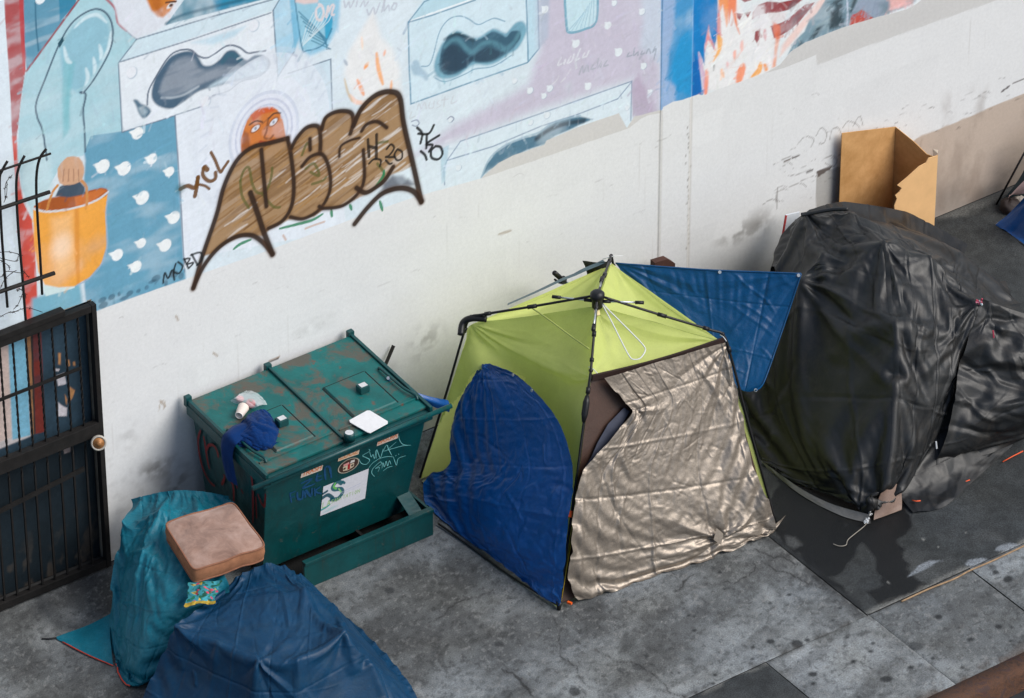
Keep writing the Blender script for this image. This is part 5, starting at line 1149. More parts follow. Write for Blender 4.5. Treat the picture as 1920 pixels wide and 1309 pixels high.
GLY = {'T': [[(0, 1), (1, 1)], [(.5, 1), (.5, 0)]], 'R': [[(0, 0), (0, 1), (.9, .95), (.9, .55), (0, .5)], [(.3, .5), (1, 0)]], 'A': [[(0, 0), (.5, 1), (1, 0)], [(.2, .4), (.8, .4)]], 'S': [[(.95, .85), (.5, 1), (.05, .78), (.5, .52), (.95, .25), (.5, 0), (.05, .15)]], 'H': [[(0, 0), (0, 1)], [(1, 0), (1, 1)], [(0, .5), (1, .5)]], 'B': [[(0, 0), (0, 1), (.8, .95), (.8, .55), (0, .5)], [(.1, .5), (.95, .4), (.95, .05), (0, 0)]], 'U': [[(0, 1), (0, .2), (.5, 0), (1, .2), (1, 1)]], 'L': [[(0, 1), (0, 0), (1, 0)]], 'O': [[(.5, 1), (0, .5), (.5, 0), (1, .5), (.5, 1)]], 'N': [[(0, 0), (0, 1), (1, 0), (1, 1)]], 'I': [[(.5, 0), (.5, 1)]], 'E': [[(1, 1), (0, 1), (0, 0), (1, 0)], [(0, .5), (.8, .5)]], 'Z': [[(0, 1), (1, 1), (0, 0), (1, 0)]], 'D': [[(0, 0), (0, 1), (.6, 1), (1, .5), (.6, 0), (0, 0)]]}
def write(p, word, x, y, w, h, lw, col, gap=.25, slant=0.0):
    cw = w / (len(word) * (1 + gap) - gap)
    for i, ch in enumerate(word):
        ox = x + i * cw * (1 + gap)
        for st in GLY.get(ch, []): p.stroke([(ox + a * cw + slant * c * h, y + c * h) for a, c in st], lw, col, .95, soft=.35, smooth=0)
org = (214, 120, 70)
sticker('sticker', [(566, 882), (606, 868), (603, 881), (563, 896)], 'white strip lettered TRASH in orange', lambda p, W_, H_: write(p, 'TRASH', 3, 3, W_ - 6, H_ - 6, 2.0, org), 2, (224, 206, 190))
sticker('sticker', [(636, 852), (675, 838), (672, 851), (633, 865)], 'white strip with faded orange lettering', lambda p, W_, H_: write(p, 'LDUZ', 3, 3, W_ - 6, H_ - 6, 2.0, (220, 140, 84)), 2, (226, 200, 172))
sticker('sticker', [(709, 822), (747, 808), (745, 821), (706, 836)], 'white strip lettered BASURA in orange', lambda p, W_, H_: write(p, 'BASURA', 2.5, 3, W_ - 5, H_ - 6, 1.8, (214, 132, 90)), 2, (224, 200, 184))
def seal(p, W_, H_):
    c = (W_ / 2, H_ / 2); r = W_ / 2
    for rr, cc in ((1, (196, 190, 172)), (.92, (70, 52, 44)), (.66, (64, 44, 40))): p.ell(c, (r * rr, H_ / 2 * rr), cc, soft=.5)
    p.fill([(W_ * .26, H_ * .24), (W_ * .5, H_ * .16), (W_ * .76, H_ * .28), (W_ * .76, H_ * .56), (W_ * .24, H_ * .56)], (206, 190, 164), soft=.5)
    p.fill([(W_ * .26, H_ * .58), (W_ * .52, H_ * .58), (W_ * .52, H_ * .76), (W_ * .26, H_ * .72)], (214, 150, 146), soft=.5)
    p.fill([(W_ * .56, H_ * .62), (W_ * .78, H_ * .62), (W_ * .78, H_ * .78), (W_ * .6, H_ * .8)], (214, 208, 200), soft=.5)
    p.fill([(W_ * .46, H_ * .2), (W_ * .58, H_ * .2), (W_ * .58, H_ * .6), (W_ * .46, H_ * .6)], (168, 40, 44), soft=.5)
    for q in ((.32, .38), (.68, .4)): p.ell((W_ * q[0], H_ * q[1]), (W_ * .06, H_ * .08), (70, 60, 50), soft=.5)
sticker('sticker', [(634, 868), (674, 852), (672, 877), (632, 893)], 'round brown seal with a shield', seal, 2, (70, 52, 44), mask=lambda u, v: (u - .5) ** 2 + (v - .5) ** 2 < .25)
def lasan(p, W_, H_):
    p.mottle(.03, .2)
    s_ = W_ / 84.0
    for q, c_, w_ in (([(34, 44), (26, 50), (18, 44), (22, 38), (34, 34), (38, 26), (30, 19), (18, 22)], (14, 92, 104), 7), ([(36, 46), (40, 42)], (14, 92, 104), 4), ([(-2, 30), (8, 33), (14, 30), (20, 24)], (10, 76, 92), 6), ([(0, 38), (8, 40)], (10, 76, 92), 4), ([(22, 48), (20, 43), (25, 38)], (112, 190, 96), 3.4), ([(30, 36), (36, 28)], (150, 206, 130), 2), ([(0, 10), (8, 11), (16, 14)], (40, 150, 150), 3)): p.stroke([(a * s_, c * s_) for a, c in q], w_ * s_, c_, .95, soft=.6)
    write(p, 'LA', 3, 14, 15, 10, 1.3, (146, 190, 96)); write(p, 'SANITATION', 20, 16, 58, 6.5, 1.0, (156, 190, 120), .35)
    p.stroke([(38, 30), (78, 33)], 1.0, (180, 184, 210), .8, soft=.5); p.stroke([(40, 27), (78, 29)], .8, (190, 194, 214), .7, soft=.5)
    for q in ((14, 5), (26, 7)): p.ell(q, (9, 2.4), (150, 200, 200), .5, soft=2)
sticker('sticker', [(606, 912), (691, 878), (684, 934), (600, 967)], 'large white sticker with a teal painted letter over green lettering', lasan, 2, (216, 216, 222))
chalk = plain('paint_marker', (120, 190, 190), .6, var=.1)
bluep = plain('blue_spray', (18, 70, 110), .6, var=.2); redp = plain('red_spray', (120, 26, 28), .6, var=.2)
ZS = lambda q: [at(540 + a / 6.545, 780 + c / 6.545, plane=FACE) for a, c in q]
ribbon('marker_tag', [ZS(q) for q in ([(990, 405), (1000, 430), (940, 465), (915, 490), (960, 510), (1000, 540), (960, 590), (900, 580), (870, 530)], [(1000, 440), (1020, 500), (1040, 470), (1060, 520), (1075, 420)], [(1080, 520), (1085, 410), (1130, 510), (1165, 400)], [(1140, 480), (1205, 355), (1225, 410), (1170, 430)], [(1210, 350), (1240, 420), (1270, 480)], [(1325, 315), (1225, 410), (1270, 400), (1400, 365), (1505, 355)], [(1355, 240), (1365, 290), (1400, 340), (1470, 360)], [(985, 640), (1030, 580), (1120, 520), (1220, 495), (1290, 500)], [(1060, 740), (1025, 700), (1035, 650), (1080, 600), (1130, 560), (1140, 590), (1070, 640), (1120, 630), (1100, 680)], [(1150, 640), (1160, 570), (1180, 620), (1200, 550), (1220, 610), (1240, 545), (1260, 590)], [(1290, 500), (1310, 560), (1330, 600), (1350, 520), (1440, 485)], [(1165, 670), (1220, 630), (1280, 612)], [(1310, 490), (1330, 475)], [(1350, 460), (1358, 470)])], .0045, fn_, chalk, DUMP)
ribbon('sprayed_letters', [ZS(q) for q in ([(150, 830), (290, 770), (180, 880), (330, 830)], [(360, 700), (350, 790), (420, 770)], [(355, 745), (410, 730)], [(460, 780), (450, 640), (500, 620), (520, 680), (530, 760)], [(20, 940), (40, 1060)], [(20, 950), (90, 920)], [(30, 1000), (80, 985)], [(110, 930), (120, 1010), (170, 1010), (180, 910)], [(210, 1000), (210, 910), (280, 980), (290, 880)], [(330, 980), (320, 880)], [(400, 860), (330, 920), (410, 950)])], .017, fn_, bluep, DUMP)
LS = ((bx0, -.5, .9), (-1, 0, -.06)); lnn = np.array([-1, 0, -.06])
ZL = lambda q: [at(340 + a / 5.454, 760 + c / 5.454, plane=LS) for a, c in q]
ribbon('sprayed_letters', [ZL(q) for q in ([(205, 250), (180, 340), (190, 480), (230, 650), (300, 780), (350, 820)], [(235, 310), (255, 420), (275, 560), (295, 650)], [(265, 460), (290, 405), (340, 410), (375, 470), (385, 530)], [(420, 810), (450, 740), (440, 700)], [(510, 770), (540, 830), (545, 1000)], [(560, 760), (580, 850)], [(620, 850), (640, 900)], [(720, 700), (740, 860), (740, 1200)], [(790, 900), (830, 1000), (860, 1020), (870, 900)], [(770, 930), (780, 1150)])], .022, lnn, redp, DUMP, off=.006)

# ------------------------------------------------------------------ things lying on the dumpster
def on_lid(px, py, h=.0): 
    z = 1.01
    for _ in range(5): q = at(px, py, z=z); z = lidz(q[1]) + h
    return at(px, py, z=z)
b = MB(); P = [on_lid(*q, .014) for q in ((655, 789), (688, 771), (694, 771), (727, 791), (727, 795), (694, 813), (689, 812), (656, 793))]
b.prism(P, (0, 0, .006)); o = b.build('paper_plate', plain('paper_plate', (214, 214, 216), .7, var=.05, scale=30, wear=((196, 140, 110), .27, 24)), None, bevel=.002)
tag(o, 'square white paper plate with food stains on the dumpster lid', 'plate')
c = on_lid(452, 770, .02)
ax = np.array(on_lid(447, 784, .02)) - np.array(on_lid(458, 764, .02)); ax /= np.linalg.norm(ax)
CUP = thing('paper_cup', 'white paper cup lying beside the blue cloth on the dumpster', 'cup', tuple(c - (0, 0, .02)))
cup_m = plain('cup_paper', (220, 206, 196), .7, var=.08, scale=20)
c2 = np.array(on_lid(457, 763, .035))
MB().lathe([(.034, 0), (.036, .004), (.026, .088), (.024, .09)], c2, ax, 20).build('cup_wall', cup_m, CUP, True)
MB().lathe([(.0255, .0885), (.0255, .0925), (.022, .094), (.0215, .0925), (.02, .09)], c2, ax, 20).build('cup_rim', plain('cup_rim', (232, 226, 222), .6, var=.04), CUP, True)
c = on_lid(470, 757, .03)
TOM = thing('tomato', 'red tomato in the clear plastic bag on the dumpster', 'tomato', tuple(c - (0, 0, .03)))
MB().lathe([(.002, -.027), (.016, -.025), (.028, -.012), (.032, .003), (.027, .018), (.014, .024), (.003, .021)], c, (.1, -.1, 1), 20).build('fruit', plain('tomato_skin', (204, 44, 24), .25, var=.15, scale=20, spec=.6), TOM, True)
MB().lathe([(.002, .02), (.010, .0245), (.002, .028)], c, (.1, -.1, 1), 6).build('stem', plain('tomato_stem', (70, 90, 40), .7), TOM)
c = on_lid(450, 748, .02)
o = MB().lathe([(.002, -.02), (.016, -.018), (.026, -.006), (.026, .008), (.016, .018), (.003, .02)], c, (0.4, .2, 1), 18).build('pink_fruit', plain('pink_skin', (220, 120, 120), .4, var=.3, scale=40), None, True); tag(o, 'pale pink fruit showing through the plastic bag on the dumpster', 'fruit')
# clear plastic bag
bm_, N, L, B = mat_new('clear_plastic')
B.inputs['Base Color'].default_value = (.85, .9, .92, 1); B.inputs['Roughness'].default_value = .18; B.inputs['Alpha'].default_value = .42
ctl = []
for (l, r) in (((431, 752), (462, 731)), ((440, 756), (472, 733)), ((452, 760), (486, 740)), ((462, 764), (496, 748)), ((472, 766), (502, 757))):
    row = []
    for t in np.linspace(0, 1, 5): row.append(on_lid(l[0] + (r[0] - l[0]) * t, l[1] + (r[1] - l[1]) * t, .018 + .05 * math.sin(math.pi * t)))
    ctl.append(row)
Pb = bicubic(np.array(ctl), 42, 42); Pb = crinkle(Pb, 16, .014, 3); Pb = crinkle(Pb, 40, .005, 5)
o = gridmesh('plastic_bag', Pb, bm_, None, smooth=False); tag(o, 'crumpled clear plastic bag with fruit on the green dumpster lid', 'plastic bag')
# ================================================================== fabrics
def net(rows): return np.array([[at(q[0], q[1], z=q[2]) for q in r] for r in rows])
def nearest(P, q): return np.unravel_index(np.argmin(((P - np.array(q)) ** 2).sum(2)), P.shape[:2])
def pinpts(P, pts):
    m = np.zeros(P.shape[:2], bool)
    for q in pts: m[nearest(P, q)] = True
    return m
def floor_(zmin=.006):
    def f(P):
        P = P.copy(); P[..., 2] = np.maximum(P[..., 2], zmin); return P
    return f
m_lime = fabric('lime_nylon', (222, 231, 142), rough=.55, var=.06, creases=.15, cscale=7, spec=.3, trans=.45, weft=.03)
m_btarp = fabric('blue_poly_tarp', (0, 82, 152), rough=.34, var=.16, creases=.5, cscale=22, spec=.55, weave=.25)
m_btarp2 = fabric('bright_blue_tarp', (0, 66, 112), rough=.40, var=.12, creases=.4, cscale=18, spec=.3, weave=.25, trans=.10)
m_silver = fabric('silver_tarp', (142, 132, 121), rough=.44, var=.14, creases=.3, cscale=24, spec=.5, metal=.6, weave=.1)
m_brown = fabric('brown_lining', (66, 44, 34), rough=.45, var=.2, creases=.4, cscale=10)
m_dark = fabric('black_tarp', (25, 27, 29), rough=.46, var=.25, creases=.25, cscale=9, spec=.45, weave=.15, dust=((74, 66, 57), .45))
m_teal = fabric('teal_tarp', (0, 104, 124), rough=.55, var=.2, creases=.3, cscale=12, spec=.4, dust=((70, 142, 156), .6))
m_pile = fabric('navy_tarp', (0, 52, 84), rough=.50, var=.25, creases=.35, cscale=11, spec=.3, dust=((48, 74, 90), .5))
m_cloth = fabric('blue_jersey', (0, 42, 94), rough=.9, var=.08, creases=.15, cscale=20, spec=.1, sheen=.08, weave=.3, wscale=500)
black_p = plain('black_plastic', (22, 22, 24), .45, var=.2, scale=20)
cordm = plain('white_cord', (206, 208, 210), .7, var=.05)

# ------------------------------------------------------------------ lime pop-up tent
TF = at(1048, 1143, z=0); TL = at(789, 898, z=0); TR = at(1454, 984, z=0); TB = TL + TR - TF
HUB = at(1120, 553, z=1.60)
EL = at(884, 604, z=1.24); ER = at(1354, 636, z=1.24); EF = at(1108, 704, z=1.28); EB = at(1146, 490, z=1.24)
TENT = thing('popup_tent', 'lime green pop-up tent with black external poles between dumpster and black tarp', 'tent', tuple((TL + TR) / 2))
def plane3(a, b, c, off=0.0, out=(-1, -1, 0)):
    n = np.cross(b - a, c - a); n /= np.linalg.norm(n)
    if n @ np.array(out) < 0: n = -n
    return (a + n * off, n)
def lerp(a, b, t): return a + (b - a) * t
APEX = HUB - np.array([0, 0, .085])
def roof(name, A, Bq, seed, wall_to=None, sag=.05, rows=(18, 0), mask=None, up=4):
    """roof panel from apex to the eave A-B, and on down to the feet when wall_to is given"""
    S = np.linspace(0, 1, 5); ctl = []
    for t in (.02, .35, .7, 1.0):
        r = []
        for s in S:
            e = lerp(A, Bq, s) + np.array([0, 0, -.02 - .03 * math.sin(math.pi * s)])
            q = lerp(APEX, e, t); q[2] -= sag * math.sin(math.pi * t) * math.sin(math.pi * s) * .6
            r.append(q)
        ctl.append(r)
    if wall_to is not None:
        A2, B2 = wall_to
        for t in (.14, .5, .8, 1.0):
            ctl.append([lerp(lerp(A, Bq, s), lerp(A2, B2, s), t) + np.array([0, 0, -.01 + .012 * (t == 1)]) for s in S])
    P = bicubic(np.array(ctl), 46 if wall_to is not None else 26, 30)
    pin = np.zeros(P.shape[:2], bool); pin[:, 0] = True; pin[:, -1] = True; pin[0] = True; pin[-1] = True
    if wall_to is not None: pin[:, 1:-1] = False; pin[0] = True; pin[-1] = True; pin[20, 1:-1:6] = False
    P = drape(P, pin, slack=1.012, steps=26, iters=12, seed=seed, jitter=.004, bend=.25)
    P = upsample(P, up); P = pulls(P, A + np.array([0, 0, -.02]), 6, .010, .05, .55, seed + 1, 1.6); P = pulls(P, Bq + np.array([0, 0, -.02]), 6, .010, .05, .55, seed + 2, 1.6); P = pulls(P, APEX, 7, .008, .05, .5, seed + 4, 1.5); P = crinkle(P, (2, 5), .010, seed, 'soft'); P = crinkle(P, 4, .007, seed + 3); P = crinkle(P, 11, .002, seed + 5)
    return P
P = roof('r', EF, ER, 3); gridmesh('roof_panel', P, m_lime, TENT)
P = roof('r', ER, EB, 5); gridmesh('roof_panel', P, m_lime, TENT)
P = roof('r', EB, EL, 7); gridmesh('roof_panel', P, m_lime, TENT)
PW = plane3(TL, TF, lerp(EL, EF, .5))
P = roof('r', EL, EF, 9, wall_to=(TL, TF), up=5)
# doorway cut out of the left wall
arch = np.array([at(a, c, plane=PW) for a, c in [(786, 905), (800, 870), (813, 837), (841, 781), (865, 749), (890, 711), (908, 692), (935, 698), (960, 712), (985, 735), (1015, 786), (1035, 836), (1045, 890), (1045, 960), (1040, 1080), (1030, 1180), (740, 1000)]])
ex = (TF - TL) / np.linalg.norm(TF - TL); ez = np.cross(PW[1], ex); ez = ez if ez[2] > 0 else -ez
cen = (P[:-1, :-1] + P[1:, 1:]) / 2; Uc = (cen - TL) @ ex; Vc = (cen - TL) @ ez
poly = np.stack([(arch - TL) @ ex, (arch - TL) @ ez], 1)
_, _, ins = Paint._segd(Uc, Vc, poly, True)
onwall = np.abs((cen - PW[0]) @ PW[1]) < .14
rowi = np.arange(cen.shape[0])[:, None] > cen.shape[0] * .5
gridmesh('side_panel', P, m_lime, TENT, mask=~(ins & onwall & rowi))
# floor and dark interior backing
MB().box((min(TL[0], TF[0]) + .06, TF[1] + .06, .006), (TR[0] - .04, TL[1] - .04, .016)).build('tent_floor', plain('tent_floor', (120, 124, 112), .8), TENT)
PR = plane3(TF, TR, lerp(EF, ER, .5), 0, (0, -1, .2))
ctl = [[lerp(lerp(EF, ER, s), lerp(TF, TR, s), t) for s in np.linspace(.015, .985, 5)] for t in np.linspace(0.02, .98, 5)]
Pw = crinkle(bicubic(np.array(ctl), 50, 50), 5, .006, 4); Pw[..., 1] += .012
gridmesh('front_panel', Pw, m_brown, TENT)
win = [at(a, c, plane=(PR[0] + PR[1] * .004, PR[1])) for a, c in [(1180, 772), (1170, 764), (1140, 795), (1120, 830), (1108, 858), (1096, 878), (1128, 846), (1160, 806)]]
MB().prism(win, PR[1] * .003).build('window_mesh', plain('window_mesh', (58, 62, 76), .5, var=.2), TENT)
for A, Bq in ((EL, TL), (EB, TB), (ER, TR)):
    pass
ctl = [[lerp(lerp(ER, EB, s), lerp(TR, TB, s), t) for s in np.linspace(0, 1, 4)] for t in np.linspace(0.02, 1, 4)]
gridmesh('side_panel', crinkle(bicubic(np.array(ctl), 30, 30), 5, .006, 6), m_lime, TENT)
ctl = [[lerp(lerp(EB, EL, s), lerp(TB, TL, s), t) for s in np.linspace(0, 1, 4)] for t in np.linspace(0.02, 1, 4)]
m_grey = fabric('grey_teal_nylon', (70, 92, 98), rough=.45, var=.15, creases=.3, cscale=9)
gridmesh('side_panel', crinkle(bicubic(np.array(ctl), 30, 30), 5, .006, 8), m_lime, TENT)
# a grey-teal fly edge at the back
ctl = [[lerp(EB, EL, s) + np.array([0, .0, .01]) for s in np.linspace(.04, .75, 5)], [lerp(EB, EL, s) + np.array([-.02, .035, .012 - .03 * s]) for s in np.linspace(.02, .7, 5)]]
gridmesh('fly_edge', crinkle(bicubic(np.array(ctl), 10, 40), 6, .01, 3), m_grey, TENT)
sm = [at(a, c, plane=plane3(APEX, EL, EF, .004, (-1, 0, 1))) for a, c in [(998, 578), (1030, 600), (1070, 630), (1104, 654)]]
MB().tube(spline(np.array(sm), 5), .005, 6).build('seam', plain('lime_seam', (168, 178, 96), .6, var=.1), TENT, True)
# hem along the eave of the front panel
h0, h1 = lerp(EF, ER, .0) + np.array([0, -.012, -.012]), lerp(EF, ER, 1.0) + np.array([.01, -.012, -.004])
hp = np.array([lerp(h0, h1, t) + np.array([0, 0, -.035 * math.sin(math.pi * t) * .6]) for t in np.linspace(0, 1, 16)])
b = MB()
for i in range(15): b.bar(hp[i], hp[i + 1], .016, .042)
b.build('hem', plain('brown_hem', (46, 30, 26), .7, var=.2), TENT)
# poles
def pole(E, T, bow=.03):
    m1 = lerp(HUB, E, .5) + np.array([0, 0, bow * .6]); k1 = E + np.array([0, 0, .03]); d = (T - E); m2 = lerp(E, T, .45) + d * 0
    out = (T - (TL + TR) / 2); out[2] = 0; out = out / np.linalg.norm(out)
    pts = spline(np.array([HUB + (E - HUB) * .05, m1, lerp(HUB, k1, .9) + np.array([0, 0, .012]), k1 + out * .008, lerp(k1, T, .12) + out * .018, m2 + out * .014, T + out * .005 + np.array([0, 0, .012])]), 7)
    MB().tube(pts, .0085, 8).build('pole', black_p, TENT, True)
    for i in (7, 13, 20, 26):
        if i < len(pts) - 1: MB().tube([lerp(pts[i], pts[i + 1], -.3), lerp(pts[i], pts[i + 1], .8)], .014, 8).build('pole_clip', black_p, TENT, True)
    return pts
pf = None
for E, T in ((EL, TL), (EF, TF), (ER, TR), (EB, TB)):
    q = pole(E, T)
    if T is TF: pf = q
el = at(878, 606, z=1.26)
MB().tube(spline(np.array([at(912, 598, z=1.28), at(884, 597, z=1.27), at(868, 606, z=1.23), at(864, 628, z=1.18)]), 5), .022, 9).build('elbow_joint', black_p, TENT, True)
jb = (pf[26] + pf[27]) / 2 if len(pf) > 28 else EF
j0, j1 = at(1101, 742, plane=(pf[24], PR[1])), at(1094, 792, plane=(pf[28], PR[1]))
MB().tube([j0, lerp(j0, j1, .25), lerp(j0, j1, .7), j1], [.012, .022, .022, .011], 10).build('elbow_joint', black_p, TENT, True)
MB().lathe([(.02, -.075), (.034, -.07), (.036, -.01), (.046, 0), (.046, .03), (.03, .046), (.012, .05)], HUB - (0, 0, .02), (0, 0, 1), 18).build('hub', black_p, TENT, True)
for E in (EL, EF, ER, EB):
    d = (E - HUB); d[2] = 0; d /= np.linalg.norm(d)
    s0 = HUB + d * .04 - (0, 0, .05); s1 = HUB + d * .26 - (0, 0, .065)
    MB().tube([s0, s1], .006, 6).build('strut', plain('strut_steel', (190, 196, 200), .35, metal=.7), TENT, True)
    MB().tube([lerp(s0, s1, -.05), lerp(s0, s1, .2)], .012, 8).build('strut_socket', black_p, TENT, True)
    MB().tube([lerp(s0, s1, .9), lerp(s0, s1, 1.15)], .012, 8).build('strut_socket', black_p, TENT, True)
o1, o2 = at(1124, 548, z=1.58), at(1128, 563, z=1.54)
MB().bar(o1 + RT * .004, o2, .016, .02).build('orange_tab', plain('orange_plastic', (226, 92, 30), .5), TENT, bevel=.003)
o1, o2 = at(1117, 572, z=1.5), at(1120, 592, z=1.47)
MB().bar(o1 - FW * .02, o2 - FW * .02, .035, .012).build('care_label', plain('care_label', (222, 206, 150), .7), TENT, bevel=.003)
lp = [at(a, c, plane=plane3(APEX, EF, ER, .018, (0, -1, 1))) for a, c in [(1124, 562), (1145, 600), (1165, 640), (1180, 668), (1188, 674), (1200, 672), (1209, 660), (1208, 650), (1190, 630), (1160, 600), (1136, 576), (1126, 563)]]
MB().tube(spline(np.array(lp), 6), .0042, 6).build('cord_loop', cordm, TENT, True)
MB().tube(spline(np.array([at(822, 982, z=.02), at(870, 1016, z=.012), at(960, 1082, z=.012), TF + (0, 0, .03)]), 6), .007, 6).build('ground_strap', black_p, TENT, True)
MB().tube([TF + (0, 0, .0), TF + (0, 0, .06)], [.012, .02], 10).build('foot', black_p, TENT, True)
MB().tube([TF + (.012, -.004, .05), lerp(TF, EF, .35) + (.012, -.02, 0)], .003, 5).build('bungee', plain('yellow_bungee', (190, 160, 50), .6), TENT, True)
MB().bar(at(1071, 958, plane=(TF + PR[1] * .04, PR[1])), at(1069, 970, plane=(TF + PR[1] * .04, PR[1])), .02, .012).build('orange_tab', plain('orange_plastic', (226, 92, 30), .5), TENT)
MB().bar(at(1064, 1129, z=.03), at(1072, 1132, z=.03), .016, .014).build('orange_tab', plain('orange_plastic', (226, 92, 30), .5), TENT)
tl0 = [at(1146, 488, z=1.27), at(1100, 535, z=1.45)]
for a_, c_ in (((1130, 486), (1168, 480)), ((1350, 628), (1362, 640)), ((1104, 688), (1120, 700))):
    q0, q1 = at(*a_, z=1.29), at(*c_, z=1.29); MB().tube([q0, lerp(q0, q1, .5) + (0, 0, .01), q1], .003, 5).build('string_tie', cordm, TENT, True)

# ------------------------------------------------------------------ blue tarp over the doorway
rows = [((901, 683), (920, 682), 0.03, .03), ((886, 707), (964, 701), .03, .03), ((864, 744), (1009, 743), .02, .03), ((850, 787), (1043, 787), .01, .03), ((845, 832), (1063, 837), .0, .03), ((842, 872), (1073, 890), .03, .03), ((800, 892), (1071, 945), .06, .03), ((793, 925), (1065, 1000), .08, .03), ((812, 966), (1059, 1060), .09, .03), ((846, 990), (1054, 1104), .08, .025), ((905, 1008), (1049, 1137), .06, .02)]
ctl = []
for i, (l, r, o0, o1) in enumerate(rows):
    row = []
    for t in np.linspace(0, 1, 6):
        bul = .06 * math.sin(math.pi * t) * sstep(2, 7, i) * (1 - .8 * sstep(8, 10, i))
        row.append(at(l[0] + (r[0] - l[0]) * t, l[1] + (r[1] - l[1]) * t + 10 * math.sin(math.pi * t) * sstep(8, 10, i), plane=(PW[0] + PW[1] * (o0 + (o1 - o0) * t + bul + .01), PW[1])))
    ctl.append(row)
P = bicubic(np.array(ctl), 54, 44)
pin = np.zeros(P.shape[:2], bool); pin[:40, -1] = True; pin[:27, 0] = True; pin[0] = True; pin[28::5, -1] = True; pin[-1, ::5] = True; pin[26::4, 0] = True
def not_in_tent(pl, off=.012):
    def f(P):
        d = (P - pl[0]) @ pl[1]; P = P + pl[1] * np.maximum(off - d, 0)[..., None]; P[..., 2] = np.maximum(P[..., 2], .008); return P
    return f
P = drape(P, pin, slack=1.010, steps=34, iters=12, seed=21, jitter=.004, keep=.08, collide=not_in_tent(PW), bend=.2)
P = upsample(P, 4); P = crinkle(P, (1.5, 3), .02, 22); P = creases(P, 40, .007, .02, 24, None, .5, (.1, .4)); P = pulls(P, at(905, 684, plane=PW), 7, .012, .05, .9, 26, 1.4); P = foldgrid(P, .3, .004, .01, 7); P = crinkle(P, (28, 17), .0065, 25); P = crinkle(P, 55, .0012, 27)
TB1 = gridmesh('blue_tarp', P, m_btarp); tag(TB1, 'dark blue tarp covering the doorway of the lime green tent', 'tarp')
for a_ in ((962, 703), (997, 732)):
    c = at(*a_, plane=(PW[0] + PW[1] * .05, PW[1])); MB().lathe([(.006, 0), (.011, 0), (.011, .002), (.006, .002)], c, PW[1], 14).build('grommet', plain('grommet_steel', (176, 180, 184), .45, metal=.6), TB1)

# ------------------------------------------------------------------ silver tarp over the front wall
rows = [((1133, 709), (1362, 641), .02, .02), ((1160, 739), (1369, 672), .035, .03), ((1186, 769), (1377, 708), .05, .035), ((1163, 801), (1387, 750), .05, .04), ((1120, 850), (1397, 800), .05, .05), ((1093, 884), (1405, 842), .05, .06), ((1080, 935), (1419, 890), .05, .08), ((1074, 985), (1437, 930), .06, .09), ((1070, 1035), (1450, 964), .05, .09), ((1068, 1088), (1452, 985), .04, .08), ((1084, 1126), (1450, 995), .02, .07)]
ctl = []
for i, (l, r, o0, o1) in enumerate(rows):
    row = []
    for t in np.linspace(0, 1, 7):
        bul = .02 * math.sin(math.pi * t * 2 + i * .3) * sstep(3, 9, i)
        row.append(at(l[0] + (r[0] - l[0]) * t, l[1] + (r[1] - l[1]) * t + 6 * math.sin(math.pi * t) * (i == 10), plane=(PR[0] + PR[1] * (o0 + (o1 - o0) * t + bul + .015), PR[1])))
    ctl.append(row)
P = bicubic(np.array(ctl), 60, 56)
P[..., 2] = np.maximum(P[..., 2], .012)
pin = np.zeros(P.shape[:2], bool); pin[0] = True; pin[:, 0][::6] = True; pin[:, -1][::7] = True; pin[-1, ::8] = True
P = drape(P, pin, slack=1.010, steps=30, iters=12, seed=31, jitter=.004, keep=.08, collide=not_in_tent(PR, .014), bend=.10)
P = upsample(P, 4)
P = crinkle(P, (.8, 5), .016, 33); P = creases(P, 22, .008, .022, 34, 0.1, .3, (.3, 1.0), .02); P = foldgrid(P, .33, .006, .012, 3); P = creases(P, 90, .0035, .011, 36, .9, 1.0, (.05, .22), .03); P = pulls(P, at(1347, 1000, plane=PR), 9, .026, .05, .55, 41, 3.4); P = pulls(P, at(1440, 975, plane=PR), 7, .022, .05, .6, 42, 2.2); P = pulls(P, at(1360, 645, plane=PR), 7, .012, .05, 1.0, 38, 1.2); P = pulls(P, at(1186, 769, plane=PR), 5, .01, .04, .5, 39, 1.5); P = crinkle(P, (15, 12), .0026, 37); P = crinkle(P, 40, .0022, 40)
TB2 = gridmesh('silver_tarp', P, m_silver); tag(TB2, 'crinkled silver tan tarp hanging over the front of the lime tent', 'tarp')
# loose fold and taped corner at its foot
c0 = [at(1452, 985, z=.05), at(1474, 966, z=.035), at(1449, 1000, z=.012), at(1426, 1004, z=.01)]
b = MB(); ctl = np.array([[c0[0], c0[1]], [lerp(c0[0], c0[3], .5), lerp(c0[1], c0[2], .5)], [c0[3], c0[2]]])
gridmesh('loose_corner', crinkle(bicubic(ctl, 16, 12), 14, .012, 3), m_silver, TB2)
MB().prism([at(a, c, plane=(PR[0] + PR[1] * .12, PR[1])) for a, c in [(1343, 990), (1356, 1000), (1352, 1022), (1338, 1012)]], PR[1] * .002).build('tape_patch', m_silver, TB2)

